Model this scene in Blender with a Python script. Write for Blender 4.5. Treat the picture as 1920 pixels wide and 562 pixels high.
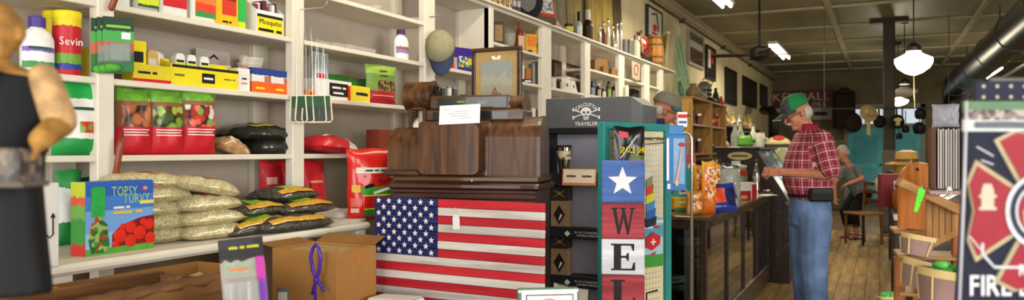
import bpy, math, random
from mathutils import Vector, Matrix, Euler
random.seed(7)
for o in list(bpy.data.objects): bpy.data.objects.remove(o)
SC = bpy.context.scene
COL = SC.collection
R = math.radians
# ---------------------------------------------------------------- camera
FPX = 1400.0; CAMH = 1.42; TH = math.atan(690/FPX); SN, CS = math.sin(TH), math.cos(TH)
cam = bpy.data.cameras.new('camera'); cam.sensor_width = 36; cam.sensor_fit = 'HORIZONTAL'
cam.lens = 36*FPX/1920; cam.clip_start = .05; cam.clip_end = 200
cam.dof.use_dof = True; cam.dof.focus_distance = 3.7; cam.dof.aperture_fstop = 2.8
co = bpy.data.objects.new('camera', cam); COL.objects.link(co)
co.location = (0, 0, CAMH); co.rotation_euler = (R(90), 0, TH); SC.camera = co
# ---------------------------------------------------------------- world, daylight through the shop-front windows, exposure
W = bpy.data.worlds.new('world'); SC.world = W; W.use_nodes = True
bg = W.node_tree.nodes['Background']; bg.inputs[0].default_value = (.75, .86, 1, 1); bg.inputs[1].default_value = 1.0
ROOM = dict(x0=-2.9, x1=5.2, y0=-3.0, y1=23.6, h=3.7)
def area(name, loc, rot, sx, sy, power, col):
    l = bpy.data.lights.new(name, 'AREA'); l.shape = 'RECTANGLE'; l.size = sx; l.size_y = sy; l.energy = power; l.color = col
    o = bpy.data.objects.new(name, l); COL.objects.link(o); o.location = loc; o.rotation_euler = rot; return o
# daylight just outside the three shop-front windows behind the camera
area('daylight_window_a', (-.9, -3.25, 1.9), (R(90), 0, 0), 3.0, 2.4, 190, (1, .975, .94))
area('daylight_window_b', (3.4, -3.25, 1.9), (R(90), 0, 0), 3.0, 2.4, 230, (1, .975, .94))
area('daylight_side_window', (5.45, 1.2, 1.9), (R(90), 0, R(90)), 3.6, 2.2, 260, (1, .975, .94))
vs = SC.view_settings; vs.view_transform = 'Standard'; vs.look = 'None'; vs.gamma = 1; vs.use_curve_mapping = False; vs.exposure = 0.12
# ---------------------------------------------------------------- photograph -> place
def at(px, py, z):
    u = (px-960)/FPX
    return Vector((z*(-SN+u*CS), z*(CS+u*SN), CAMH-(py-281)*z/FPX))
def zX(px, X): return X/((px-960)/FPX*CS-SN)
def onX(px, py, X): return at(px, py, zX(px, X))
def zY(px, Y): return Y/(CS+(px-960)/FPX*SN)
def onY(px, py, Y): return at(px, py, zY(px, Y))
def yX(px, X): return onX(px, 0, X).y
FACE = math.degrees(TH)      # z-rotation that turns a thing's front to the camera
# ---------------------------------------------------------------- materials
def lin(c):
    if isinstance(c, str):
        c = c.lstrip('#'); c = [int(c[i:i+2], 16)/255 for i in (0, 2, 4)]
        c = [x/12.92 if x <= .04045 else ((x+.055)/1.055)**2.4 for x in c]
    return tuple(c)+(1,) if len(c) == 3 else tuple(c)
_M = {}
def base(name):
    m = bpy.data.materials.new(name); m.use_nodes = True
    nt = m.node_tree; return m, nt, nt.nodes['Principled BSDF']
def P(b, **k):
    for a, v in k.items():
        n = a.replace('_', ' ')
        if n in b.inputs: b.inputs[n].default_value = v
def mt(col, rough=.55, var=.12, scale=25, metal=0, coat=0, bump=0, stretch=(1, 1, 1), emit=0):
    key = (col, rough, var, scale, metal, coat, bump, stretch, emit)
    if key in _M: return _M[key]
    m, nt, b = base('surface_'+str(len(_M)))
    c = lin(col); L = nt.links.new
    tc = nt.nodes.new('ShaderNodeTexCoord'); mp = nt.nodes.new('ShaderNodeMapping'); mp.inputs['Scale'].default_value = stretch
    L(tc.outputs['Object'], mp.inputs[0])
    nz = nt.nodes.new('ShaderNodeTexNoise'); nz.inputs['Scale'].default_value = scale; nz.inputs['Detail'].default_value = 4
    L(mp.outputs[0], nz.inputs[0])
    rp = nt.nodes.new('ShaderNodeValToRGB'); e = rp.color_ramp.elements
    e[0].position = .3; e[1].position = .7
    e[0].color = tuple(max(0, x*(1-var)) for x in c[:3])+(1,); e[1].color = tuple(min(1, x*(1+var)) for x in c[:3])+(1,)
    L(nz.outputs[0], rp.inputs[0]); L(rp.outputs[0], b.inputs['Base Color'])
    P(b, Roughness=rough, Metallic=metal, Coat_Weight=coat*.6, Specular_IOR_Level=.5 if metal else .22)
    if bump:
        bp = nt.nodes.new('ShaderNodeBump'); bp.inputs['Strength'].default_value = bump; bp.inputs['Distance'].default_value = .01
        L(nz.outputs[0], bp.inputs['Height']); L(bp.outputs[0], b.inputs['Normal'])
    if emit:
        b.inputs['Emission Color'].default_value = c; b.inputs['Emission Strength'].default_value = emit
    _M[key] = m; return m
def wood(c1, c2, axis='Z', scale=8, rough=.5, coat=0, dist=2.5):
    key = ('wood', c1, c2, axis, scale, rough, coat, dist)
    if key in _M: return _M[key]
    m, nt, b = base('wood_'+str(len(_M))); L = nt.links.new
    tc = nt.nodes.new('ShaderNodeTexCoord'); mp = nt.nodes.new('ShaderNodeMapping')
    s = [6, 6, 6]; s['XYZ'.index(axis)] = .5; mp.inputs['Scale'].default_value = s; L(tc.outputs['Object'], mp.inputs[0])
    nz = nt.nodes.new('ShaderNodeTexNoise'); nz.inputs['Scale'].default_value = scale; nz.inputs['Detail'].default_value = 6; nz.inputs['Distortion'].default_value = dist*.3
    L(mp.outputs[0], nz.inputs[0])
    rp = nt.nodes.new('ShaderNodeValToRGB'); e = rp.color_ramp.elements; e[0].position = .35; e[1].position = .68; e[0].color = lin(c1); e[1].color = lin(c2)
    L(nz.outputs[0], rp.inputs[0]); L(rp.outputs[0], b.inputs['Base Color']); P(b, Roughness=rough, Coat_Weight=coat*.7, Specular_IOR_Level=.25)
    bp = nt.nodes.new('ShaderNodeBump'); bp.inputs['Strength'].default_value = .15; bp.inputs['Distance'].default_value = .005
    L(nz.outputs[0], bp.inputs['Height']); L(bp.outputs[0], b.inputs['Normal'])
    _M[key] = m; return m
def bands(stops, rough=.5, axis='Z', coat=.06, wob=.05, scale=7):
    """flat colour print on a pack: colour zones along one axis of the pack (Generated), edges slightly wavy"""
    key = ('bands', tuple(stops), rough, axis, coat, wob, scale)
    if key in _M: return _M[key]
    m, nt, b = base('print_'+str(len(_M))); L = nt.links.new
    tc = nt.nodes.new('ShaderNodeTexCoord'); sp = nt.nodes.new('ShaderNodeSeparateXYZ'); L(tc.outputs['Generated'], sp.inputs[0])
    nz = nt.nodes.new('ShaderNodeTexNoise'); nz.inputs['Scale'].default_value = scale; L(tc.outputs['Generated'], nz.inputs[0])
    ma = nt.nodes.new('ShaderNodeMath'); ma.operation = 'MULTIPLY_ADD'; ma.inputs[1].default_value = wob*2; L(nz.outputs[0], ma.inputs[0])
    sb = nt.nodes.new('ShaderNodeMath'); sb.operation = 'SUBTRACT'; sb.inputs[1].default_value = wob; L(sp.outputs[axis], sb.inputs[0]); L(sb.outputs[0], ma.inputs[2])
    rp = nt.nodes.new('ShaderNodeValToRGB'); rp.color_ramp.interpolation = 'CONSTANT'; e = rp.color_ramp.elements
    while len(e) < len(stops): e.new(.5)
    for el, (p, c) in zip(e, sorted(stops)): el.position = p; el.color = lin(c)
    L(ma.outputs[0], rp.inputs[0]); L(rp.outputs[0], b.inputs['Base Color']); P(b, Roughness=rough, Coat_Weight=coat, Specular_IOR_Level=.25)
    _M[key] = m; return m
def cells(cols, scale=20, rough=.4, coat=.2, rnd=1, edge=None, gen=False):
    """printed picture of many round pieces (produce, candy, seed): one flat colour per voronoi cell"""
    key = ('cells', tuple(cols), scale, rough, coat, rnd, edge)
    if key in _M: return _M[key]
    m, nt, b = base('cells_'+str(len(_M))); L = nt.links.new
    tc = nt.nodes.new('ShaderNodeTexCoord'); vo = nt.nodes.new('ShaderNodeTexVoronoi'); vo.inputs['Scale'].default_value = scale; vo.inputs['Randomness'].default_value = rnd
    L(tc.outputs['Generated' if gen else 'Object'], vo.inputs[0])
    sp = nt.nodes.new('ShaderNodeSeparateColor'); L(vo.outputs['Color'], sp.inputs[0])
    rp = nt.nodes.new('ShaderNodeValToRGB'); rp.color_ramp.interpolation = 'CONSTANT'; e = rp.color_ramp.elements
    while len(e) < len(cols): e.new(.5)
    for i, c in enumerate(cols): e[i].position = i/len(cols); e[i].color = lin(c)
    L(sp.outputs[0], rp.inputs[0]); out = rp.outputs[0]
    if edge:
        r2 = nt.nodes.new('ShaderNodeValToRGB'); r2.color_ramp.elements[0].position = .5; r2.color_ramp.elements[1].position = .8
        L(vo.outputs['Distance'], r2.inputs[0])
        mx = nt.nodes.new('ShaderNodeMixRGB'); L(r2.outputs[0], mx.inputs[0]); L(out, mx.inputs[1]); mx.inputs[2].default_value = lin(edge); out = mx.outputs[0]
    L(out, b.inputs['Base Color']); P(b, Roughness=max(rough, .4), Coat_Weight=coat*.5, Specular_IOR_Level=.25)
    _M[key] = m; return m
def glass(col='#ffffff', alpha=.12, rough=.03):
    key = ('glass', col, alpha, rough)
    if key in _M: return _M[key]
    m = bpy.data.materials.new('glass_'+str(len(_M))); m.use_nodes = True; nt = m.node_tree; nt.nodes.clear(); L = nt.links.new
    tr = nt.nodes.new('ShaderNodeBsdfTransparent'); tr.inputs[0].default_value = lin(col)
    gl = nt.nodes.new('ShaderNodeBsdfGlossy'); gl.inputs['Roughness'].default_value = rough
    lw = nt.nodes.new('ShaderNodeLayerWeight'); lw.inputs['Blend'].default_value = .35
    ma = nt.nodes.new('ShaderNodeMath'); ma.operation = 'ADD'; ma.use_clamp = True; ma.inputs[1].default_value = alpha; L(lw.outputs['Fresnel'], ma.inputs[0])
    mx = nt.nodes.new('ShaderNodeMixShader'); L(ma.outputs[0], mx.inputs[0]); L(tr.outputs[0], mx.inputs[1]); L(gl.outputs[0], mx.inputs[2])
    ou = nt.nodes.new('ShaderNodeOutputMaterial'); L(mx.outputs[0], ou.inputs[0])
    _M[key] = m; return m
def film(col, mixv=.5, rough=.25):
    """clear or tinted plastic film: half see-through, half glossy plastic"""
    key = ('film', col, mixv, rough)
    if key in _M: return _M[key]
    m, nt, b = base('film_'+str(len(_M))); L = nt.links.new; b.inputs['Base Color'].default_value = lin(col); P(b, Roughness=rough, Coat_Weight=.0, Specular_IOR_Level=.4)
    tr = nt.nodes.new('ShaderNodeBsdfTransparent'); mx = nt.nodes.new('ShaderNodeMixShader'); mx.inputs[0].default_value = mixv
    L(tr.outputs[0], mx.inputs[1]); L(b.outputs[0], mx.inputs[2]); L(mx.outputs[0], nt.nodes['Material Output'].inputs[0])
    _M[key] = m; return m
# ---------------------------------------------------------------- mesh builder
class G:
    def __init__(s): s.v = []; s.f = []
    def add(s, v, f):
        n = len(s.v); s.v += [tuple(p) for p in v]; s.f += [tuple(i+n for i in q) for q in f]; return s
    def box(s, x0, x1, y0, y1, z0, z1, b=0):
        if not b:
            v = [(x, y, z) for z in (z0, z1) for y in (y0, y1) for x in (x0, x1)]
            return s.add(v, [(0, 2, 3, 1), (4, 5, 7, 6), (0, 1, 5, 4), (2, 6, 7, 3), (0, 4, 6, 2), (1, 3, 7, 5)])
        b = min(b, (x1-x0)*.45, (y1-y0)*.45, (z1-z0)*.45)
        v = []; idx = {}
        for i, (x, sx) in enumerate(((x0, 1), (x1, -1))):
            for j, (y, sy) in enumerate(((y0, 1), (y1, -1))):
                for k, (z, sz) in enumerate(((z0, 1), (z1, -1))):
                    for a in range(3):
                        p = [x+sx*b, y+sy*b, z+sz*b]; p[a] = (x, y, z)[a]
                        idx[i, j, k, a] = len(v); v.append(tuple(p))
        f = []; I = idx
        for e in (0, 1):
            f += [(I[e, 0, 0, 0], I[e, 0, 1, 0], I[e, 1, 1, 0], I[e, 1, 0, 0]), (I[0, e, 0, 1], I[0, e, 1, 1], I[1, e, 1, 1], I[1, e, 0, 1]), (I[0, 0, e, 2], I[0, 1, e, 2], I[1, 1, e, 2], I[1, 0, e, 2])]
        for p in (0, 1):
            for q in (0, 1):
                f += [(I[p, q, 0, 0], I[p, q, 1, 0], I[p, q, 1, 1], I[p, q, 0, 1]), (I[p, 0, q, 0], I[p, 1, q, 0], I[p, 1, q, 2], I[p, 0, q, 2]), (I[0, p, q, 1], I[1, p, q, 1], I[1, p, q, 2], I[0, p, q, 2])]
                for r in (0, 1): f.append((I[p, q, r, 0], I[p, q, r, 1], I[p, q, r, 2]))
        return s.add(v, f)
    def lathe(s, prof, n=16, c=(0, 0, 0), sx=1, sy=1):
        v = []; f = []; m = len(prof)
        for r, z in prof:
            for k in range(n):
                a = 2*math.pi*k/n; v.append((c[0]+r*sx*math.cos(a), c[1]+r*sy*math.sin(a), c[2]+z))
        for i in range(m-1):
            for k in range(n): f.append((i*n+k, i*n+(k+1) % n, (i+1)*n+(k+1) % n, (i+1)*n+k))
        f.append(tuple(range(n-1, -1, -1))); f.append(tuple(range((m-1)*n, m*n)))
        return s.add(v, f)
    def tube(s, pts, r, n=8):
        pts = [Vector(p) for p in pts]; m = len(pts); rs = r if isinstance(r, (list, tuple)) else [r]*m
        v = []; f = []; up = None
        for i, p in enumerate(pts):
            t = (pts[min(i+1, m-1)]-pts[max(i-1, 0)]).normalized()
            if up is None:
                up = t.orthogonal().normalized()
            else:
                up = (up-t*up.dot(t)); up = up.normalized() if up.length > 1e-6 else t.orthogonal().normalized()
            w = t.cross(up)
            for k in range(n):
                a = 2*math.pi*k/n; v.append(p+(up*math.cos(a)+w*math.sin(a))*rs[i])
        for i in range(m-1):
            for k in range(n): f.append((i*n+k, i*n+(k+1) % n, (i+1)*n+(k+1) % n, (i+1)*n+k))
        f.append(tuple(range(n-1, -1, -1))); f.append(tuple(range((m-1)*n, m*n)))
        return s.add(v, f)
    def prism(s, poly, y0, y1):
        n = len(poly); v = [(x, y0, z) for x, z in poly]+[(x, y1, z) for x, z in poly]
        f = [tuple(range(n)), tuple(range(2*n-1, n-1, -1))]+[((i+1) % n, i, i+n, (i+1) % n+n) for i in range(n)]
        return s.add(v, f)
    def ell(s, c, r, n=14, m=8):
        v = [(c[0], c[1], c[2]-r[2])]; f = []
        for i in range(1, m):
            t = -math.pi/2+math.pi*i/m
            for k in range(n):
                a = 2*math.pi*k/n; v.append((c[0]+r[0]*math.cos(t)*math.cos(a), c[1]+r[1]*math.cos(t)*math.sin(a), c[2]+r[2]*math.sin(t)))
        v.append((c[0], c[1], c[2]+r[2])); L = len(v)-1
        for k in range(n):
            f.append((0, 1+(k+1) % n, 1+k)); f.append((L, 1+(m-2)*n+k, 1+(m-2)*n+(k+1) % n))
            for i in range(m-2): f.append((1+i*n+k, 1+i*n+(k+1) % n, 1+(i+1)*n+(k+1) % n, 1+(i+1)*n+k))
        return s.add(v, f)
    def rings(s, rings, caps=True):
        n = len(rings[0]); v = [p for r in rings for p in r]; f = []
        for i in range(len(rings)-1):
            for k in range(n): f.append((i*n+k, i*n+(k+1) % n, (i+1)*n+(k+1) % n, (i+1)*n+k))
        if caps: f.append(tuple(range(n-1, -1, -1))); f.append(tuple(range((len(rings)-1)*n, len(rings)*n)))
        return s.add(v, f)
    def tf(s, M): s.v = [tuple(M @ Vector(p)) for p in s.v]; return s
    def mesh(s, name, mat, smooth=False):
        me = bpy.data.meshes.new(name); me.from_pydata(s.v, [], s.f); me.validate(); me.update()
        import bmesh
        bm = bmesh.new(); bm.from_mesh(me); bmesh.ops.recalc_face_normals(bm, faces=bm.faces); bm.to_mesh(me); bm.free()
        if mat: me.materials.append(mat)
        if smooth:
            me.polygons.foreach_set('use_smooth', [True]*len(me.polygons))
            if smooth is not True: me.set_sharp_from_angle(angle=R(smooth))
        return me
    def build(s, name, mat, parent=None, loc=(0, 0, 0), rot=(0, 0, 0), smooth=False):
        return place(s.mesh(name, mat, smooth), name, parent, loc, rot)
def place(me, name, parent=None, loc=(0, 0, 0), rot=(0, 0, 0)):
    o = bpy.data.objects.new(name, me); COL.objects.link(o); o.location = loc; o.rotation_euler = rot
    if parent: o.parent = parent
    return o
def tag(o, label, cat, group=None):
    o['label'] = label; o['category'] = cat
    if group: o['group'] = group
    return o
def thing(name, label, cat, loc=(0, 0, 0), rz=0, group=None):
    o = bpy.data.objects.new(name, None); o.empty_display_size = .05; COL.objects.link(o)
    o.location = loc; o.rotation_euler = (0, 0, R(rz)); return tag(o, label, cat, group)
def struct(o): o['kind'] = 'structure'; return o
def dup(root, loc, rz, label=None, rot=None):
    def cp(o, par):
        c = o.copy(); COL.objects.link(c); c.parent = par
        for ch in KIDS.get(o.name) or [x for x in COL.objects if x.parent == o]: cp(ch, c)
        return c
    r = cp(root, None); r.location = loc; r.rotation_euler = rot or (0, 0, R(rz))
    if label: r['label'] = label
    return r
KIDS = {}
# lettering: outlines of the built-in typeface, laid flat on the thing that carries them
_GL = {}
def glyphs():
    obs = {}
    for ch in "ABCDEFGHIJKLMNOPQRSTUVWXYZabcdefghijklmnopqrstuvwxyz0123456789%$.,'&!-®":
        cu = bpy.data.curves.new('g', 'FONT'); cu.body = ch; cu.size = 1; cu.resolution_u = 2
        o = bpy.data.objects.new('g', cu); COL.objects.link(o); obs[ch] = o
    dg = bpy.context.evaluated_depsgraph_get(); dg.update()
    for ch, o in obs.items():
        me = bpy.data.meshes.new_from_object(o.evaluated_get(dg))
        v = [(p.co.x, p.co.y) for p in me.vertices]; f = [tuple(p.vertices) for p in me.polygons]
        _GL[ch] = (v, f, max([p[0] for p in v] or [.3])); bpy.data.meshes.remove(me)
    for o in obs.values():
        cu = o.data; bpy.data.objects.remove(o); bpy.data.curves.remove(cu)
glyphs()
def txt(s, h, mat, parent, loc=(0, 0, 0), w=None, rot=(0, 0, 0), bold=0, shear=0, arc=0, name='lettering', gap=.06, split=False):
    """centred line of lettering in the local xz plane, front towards -y; h = capital height"""
    if s[0] == '~':      # small print too blurred to read in the photograph: a run of short ink strokes, one per word
        n = int(s[1:]); w = w or h*3*n; g = G(); ww = [1+.5*math.sin(2.3*i+n) for i in range(n)]; tot = sum(ww)+.25*(n-1); x = -w/2
        for q in ww:
            a = q/tot*w; g.prism([(x, -h*.32), (x+a, -h*.36), (x+a, h*.28), (x+a*.6, h*.36), (x, h*.32)], 0, .0004); x += a+.25/tot*w
        o = g.build('print_line', mat, parent, loc, rot)
        if n > 1: o['kind'] = 'stuff'
        return o
    g = G(); x = 0; cuts = []
    for ch in s:
        if ch == ' ': x += .32; continue
        v, f, wd = _GL.get(ch, _GL['-']); cuts.append((len(g.v), len(g.f))); g.add([(x+a+shear*b, 0, b) for a, b in v], f); x += wd+gap
    x -= gap; sc = h/.7; sw = sc if w is None else w/max(x, .01)
    out = []
    for a, _, b in g.v:
        a = (a-x/2)*sw; b = (b-.35)*sc
        if arc: t = a/arc; a, b = (arc+b)*math.sin(t), (arc+b)*math.cos(t)-arc
        out.append((a, 0, b))
    g.v = out
    if split:
        cuts.append((len(g.v), len(g.f)))
        for (a, fa), (b, fb_) in zip(cuts[:-1], cuts[1:]):
            h_ = G(); vv = g.v[a:b]; ff = [tuple(i-a for i in q) for q in g.f[fa:fb_]]
            for j, (dx, dz) in enumerate(((0, 0), (bold, 0), (0, bold), (bold, bold))[:4 if bold else 1]): h_.add([(p+dx, -.00008*j, q+dz) for p, _, q in vv], ff)
            h_.build('letter', mat, parent, loc, rot)
        return None
    if bold:
        v0, f0 = list(g.v), list(g.f)
        for i, (dx, dz) in enumerate(((bold, 0), (0, bold), (bold, bold))): g.add([(a+dx, -.00008*(i+1), b+dz) for a, _, b in v0], f0)
    return g.build(name, mat, parent, loc, rot)
def quad(parent, name, mat, x0, x1, z0, z1, y, t=.0006):
    return G().box(x0, x1, y-t, y, z0, z1).build(name, mat, parent)
def star(r, ri=None, n=5, rot=0, cx=0, cz=0):
    ri = ri or r*.4
    return [(cx+(r if k % 2 == 0 else ri)*math.sin(math.pi*k/n+rot), cz+(r if k % 2 == 0 else ri)*math.cos(math.pi*k/n+rot)) for k in range(2*n)]
INK = '#1b1a19'
# ================================================================ the room
RX0, RX1, RY0, RY1, RH = ROOM['x0'], ROOM['x1'], ROOM['y0'], ROOM['y1'], ROOM['h']
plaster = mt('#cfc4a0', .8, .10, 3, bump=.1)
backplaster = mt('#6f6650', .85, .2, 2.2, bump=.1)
o = struct(G().box(RX0-.2, RX0, RY0, RY1, 0, RH).build('wall_left', plaster))
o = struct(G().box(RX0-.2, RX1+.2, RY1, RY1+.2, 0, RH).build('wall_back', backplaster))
g = G()   # right wall with a side window near the shop front
for a in ((RY0, -.8, 0, RH), (3.2, RY1, 0, RH), (-.8, 3.2, 0, .7), (-.8, 3.2, 3.1, RH)): g.box(RX1, RX1+.2, a[0], a[1], a[2], a[3])
struct(g.build('wall_right', plaster))
g = G()
for a in ((RX0-.2, -2.5, 0, RH), (.7, 1.8, 0, RH), (5.0, RX1+.2, 0, RH), (-2.5, .7, 0, .6), (-2.5, .7, 3.2, RH), (1.8, 5.0, 0, .6), (1.8, 5.0, 3.2, RH)): g.box(a[0], a[1], RY0-.2, RY0, a[2], a[3])
struct(g.build('wall_front', plaster))
white_paint = mt('#cdc6b4', .5, .06, 6)
for i, (x0, x1) in enumerate(((-2.5, .7), (1.8, 5.0))):
    g = G(); g.box(x0, x0+.07, RY0-.13, RY0-.05, .6, 3.2); g.box(x1-.07, x1, RY0-.13, RY0-.05, .6, 3.2); g.box(x0, x1, RY0-.13, RY0-.05, .6, .67); g.box(x0, x1, RY0-.13, RY0-.05, 3.13, 3.2); g.box((x0+x1)/2-.03, (x0+x1)/2+.03, RY0-.12, RY0-.06, .6, 3.2)
    struct(g.build('window_%d' % (i+1), white_paint))
g = G(); g.box(RX1+.05, RX1+.13, -.8, -.73, .7, 3.1); g.box(RX1+.05, RX1+.13, 3.13, 3.2, .7, 3.1); g.box(RX1+.05, RX1+.13, -.8, 3.2, .7, .77); g.box(RX1+.05, RX1+.13, -.8, 3.2, 3.03, 3.1); g.box(RX1+.06, RX1+.12, 1.17, 1.23, .7, 3.1)
struct(g.build('window_3', white_paint))
# floor: worn boards along the room; those in the aisle that show are single planks
floor = struct(G().box(RX0-.2, RX1+.2, RY0-.2, RY1+.2, -.1, -.012).build('floor', wood('#4c3d28', '#6b573a', 'Y', 3)))
fm = [wood('#7a6238', '#a38552', 'Y', 3, .5), wood('#846a40', '#ad905c', 'Y', 3, .5), wood('#6d5730', '#967a4a', 'Y', 3, .5)]
pm = {}
for k, m in enumerate(fm): pm[k] = G().box(-.066, .066, -1.495, 1.495, -.012, 0, .002).mesh('plank', m)
nx = int((1.6+1.35)/.135)
for i in range(nx):
    x = -1.35+.135*(i+.5)
    for j in range(4):
        y = 2.2+3.0*j+1.5+(i*1.37 % 1.5)-.75
        place(pm[(i*7+j*5+i*j) % 3], 'plank', floor, (x, y, 0))
# ceiling: pressed boards between battens
ceil = struct(G().box(RX0-.2, RX1+.2, RY0-.2, RY1+.2, RH, RH+.15).build('ceiling', mt('#857f66', .5, .25, 1.2, stretch=(1, .35, 1))))
bat = mt('#a09a7c', .6, .15, 4)
for x in (-2.86, -.73, 1.46, 3.65):
    G().box(x-.05, x+.05, RY0, RY1, RH-.045, RH, .01).build('batten', bat, ceil)
mb = G().box(RX0, RX1, -.045, .045, RH-.04, RH, .01).mesh('batten', bat)
for k in range(13): place(mb, 'batten', ceil, (0, -1.2+2.0*k, 0))
# crown rail along the left wall
g = G().box(RX0, RX0+.05, RY0, RY1, RH-.12, RH, .01); struct(g.build('trim_1', mt('#a59b7e', .6)))
g = G().tube([(RX0+.06, 3, 3.5), (RX0+.06, RY1, 3.5)], .018, 8)
pipe = g.build('conduit_pipe', mt('#4a453a', .5), smooth=True); tag(pipe, 'thin dark conduit pipe running high along the cream wall', 'pipe')
for y in (5, 8.5, 12, 15.5, 19): G().box(RX0+.001, RX0+.085, y-.03, y+.03, 3.465, 3.535).build('bracket', mt('#3f3a32', .5), pipe)
# column in the aisle
c = at(1667, 281, 13.0)
col_ = struct(G().box(c.x-.095, c.x+.095, c.y-.095, c.y+.095, 0, RH, .02).build('column', mt('#3a352b', .6, .2, 4)))
G().box(c.x-.11, c.x+.11, c.y-.11, c.y+.11, .0, 1.42, .01).build('column_casing', mt('#5e5c52', .55, .15, 5), col_)
G().box(c.x-.3, c.x+.3, c.y-.12, c.y+.12, RH-.07, RH, .02).build('column_cap', mt('#3a352b', .6, .2, 4), col_)
# back wall: teal double door with a window strip above
k = 64.
d0 = onY(1590, 281, RY1-.02); d1 = onY(1727, 281, RY1-.02)
x0, x1 = d0.x, d1.x; ZT = onY(1640, 240, RY1).z; ZW0 = onY(1640, 232, RY1).z; ZW1 = onY(1640, 203, RY1).z
frame = struct(G().box(x0-.1, x0, RY1-.08, RY1, 0, ZW1+.1).box(x1, x1+.1, RY1-.08, RY1, 0, ZW1+.1).box(x0-.1, x1+.1, RY1-.08, RY1, ZW1, ZW1+.12).box(x0, x1, RY1-.08, RY1, ZT, ZW0).build('trim_2', mt('#8e9088', .6)))
teal = mt('#57b6c6', .5, .1, 4)
xm = (x0+x1)/2
for i, (a, b) in enumerate(((x0, xm-.01), (xm+.01, x1))):
    d = struct(G().box(a, b, RY1-.06, RY1-.005, 0, ZT, .005).build('door_%d' % (i+1), teal))
    for z0, z1 in ((.2, .9), (1.05, ZT-.2)):
        G().box(a+.15, b-.15, RY1-.075, RY1-.055, z0, z1, .015).build('door_panel', mt('#4fa9b8', .5, .1, 4), d)
    G().ell(((b-.07) if i == 0 else a+.07, RY1-.1, 1.0), (.03, .04, .03)).build('knob', mt('#2b2b2b', .4, metal=.8), d, smooth=True)
w = struct(G().box(x0, x1, RY1-.04, RY1-.03, ZW0, ZW1).build('window_4', mt('#b9c6d2', .2, .05, emit=.9)))  # pane glows by itself in place of daylight from outside
n = 4
for i in range(1, n): G().box(x0+(x1-x0)*i/n-.025, x0+(x1-x0)*i/n+.025, RY1-.07, RY1-.03, ZW0, ZW1).build('glazing_bar', mt('#8e9088', .6), w)
# ================================================================ wall shelving along the left wall
XF, XB = -2.6, -2.9          # front of the shelves, back
SH = [1.40, 1.69, 1.975, 2.235, 2.50]
cream = mt('#d9d2c2', .5, .06, 6, bump=.05)
creamd = mt('#cbc3b2', .55, .08, 5)
shelv = thing('wall_shelving', 'cream painted wooden wall shelving with open bays of mixed goods', 'shelving', (XF, 3, 0))
def sp(g, name, mat): return g.build(name, mat, shelv, (-XF, -3, 0))
posts = [(-330, -300), (183, 215), (549, 571), (797, 816), (918, 926), (1018, 1034), (1097, 1107), (1161, 1171), (1209, 1218), (1238, 1244)]
pY = [(yX(a, XF), yX(b, XF)) for a, b in posts]
for a, b in pY: sp(G().box(XF-.05, XF, a, b, 0, 2.50, .004), 'post', cream)
levels = [[0, 1, 2], [0, 1, 2], [0, 1, 2, 3], [0, 1, 2, 4], [0, 1, 2, 3, 4], [0, 1, 2, 4], [0, 1, 2, 3, 4], [0, 1, 2, 3, 4], [0, 1, 2, 3, 4]]
for i, lv in enumerate(levels):
    ya, yb = (pY[i][0]+pY[i][1])/2, (pY[i+1][0]+pY[i+1][1])/2
    for l in lv: sp(G().box(XB+.012, XF-.004, ya+.002, yb-.002, SH[l]-.024, SH[l], .003), 'shelf', cream)
    sp(G().box(XB+.001, XB+.012, ya, yb, 0, 2.5), 'back_panel', mt('#a99e90', .7, .08, 4))
    if i > 0: sp(G().box(XB+.012, XB+.05, ya-.05, ya+.05, 1.1, 2.47, .003), 'back_batten', creamd)
sp(G().box(XB+.012, XF+.03, pY[3][0], pY[-1][1], 2.501, 2.52, .003), 'top_board', cream)
sp(G().box(XB+.012, XF-.01, pY[4][0]+.0, pY[4][0]+.02, 1.98, 2.475), 'end_panel', cream)
# counter below the shelves
XC = -2.25; CT = 1.066
cY0, cY1 = yX(92, XC), 3.0
counter = thing('shop_counter', 'long cream painted counter under the left wall shelves', 'counter', (XC, 1.5, 0))
def cp_(g, name, mat): return g.build(name, mat, counter, (-XC, -1.5, 0))
cp_(G().box(XB+.06, XC, cY0, cY1, CT-.035, CT, .012), 'worktop', cream)
cp_(G().box(XC-.12, XC-.02, cY0+.02, cY0+.09, 0, CT-.035, .004), 'leg', cream)
cp_(G().box(XC-.12, XC-.02, cY1-.09, cY1-.02, 0, CT-.035, .004), 'leg', cream)
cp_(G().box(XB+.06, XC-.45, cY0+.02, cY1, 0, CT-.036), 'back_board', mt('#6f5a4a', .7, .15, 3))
cp_(G().box(XB+.06, XC-.02, cY0+.02, cY1, .30, .325), 'lower_shelf', creamd)
# white end board with a black hooked arrow
e0 = onX(88, 420, XC+.01)
b = thing('white_board', 'narrow white board with black hooked arrow at counter end', 'board', (XC+.012, yX(94, XC+.012), CT), 90)
G().box(-.028, .028, 0, .012, 0, .255, .003).build('panel', mt('#d7d3cc', .4, .04), b)
G().tube([(-.012, -.001, .10), (-.002, -.001, .09), (.008, -.001, .10), (.008, -.001, .155)], .0022, 6).build('arrow_stem', mt(INK), b)
G().prism([(0, .15), (.016, .15), (.008, .165)], -.002, 0).build('arrow_head', mt(INK), b)
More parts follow.
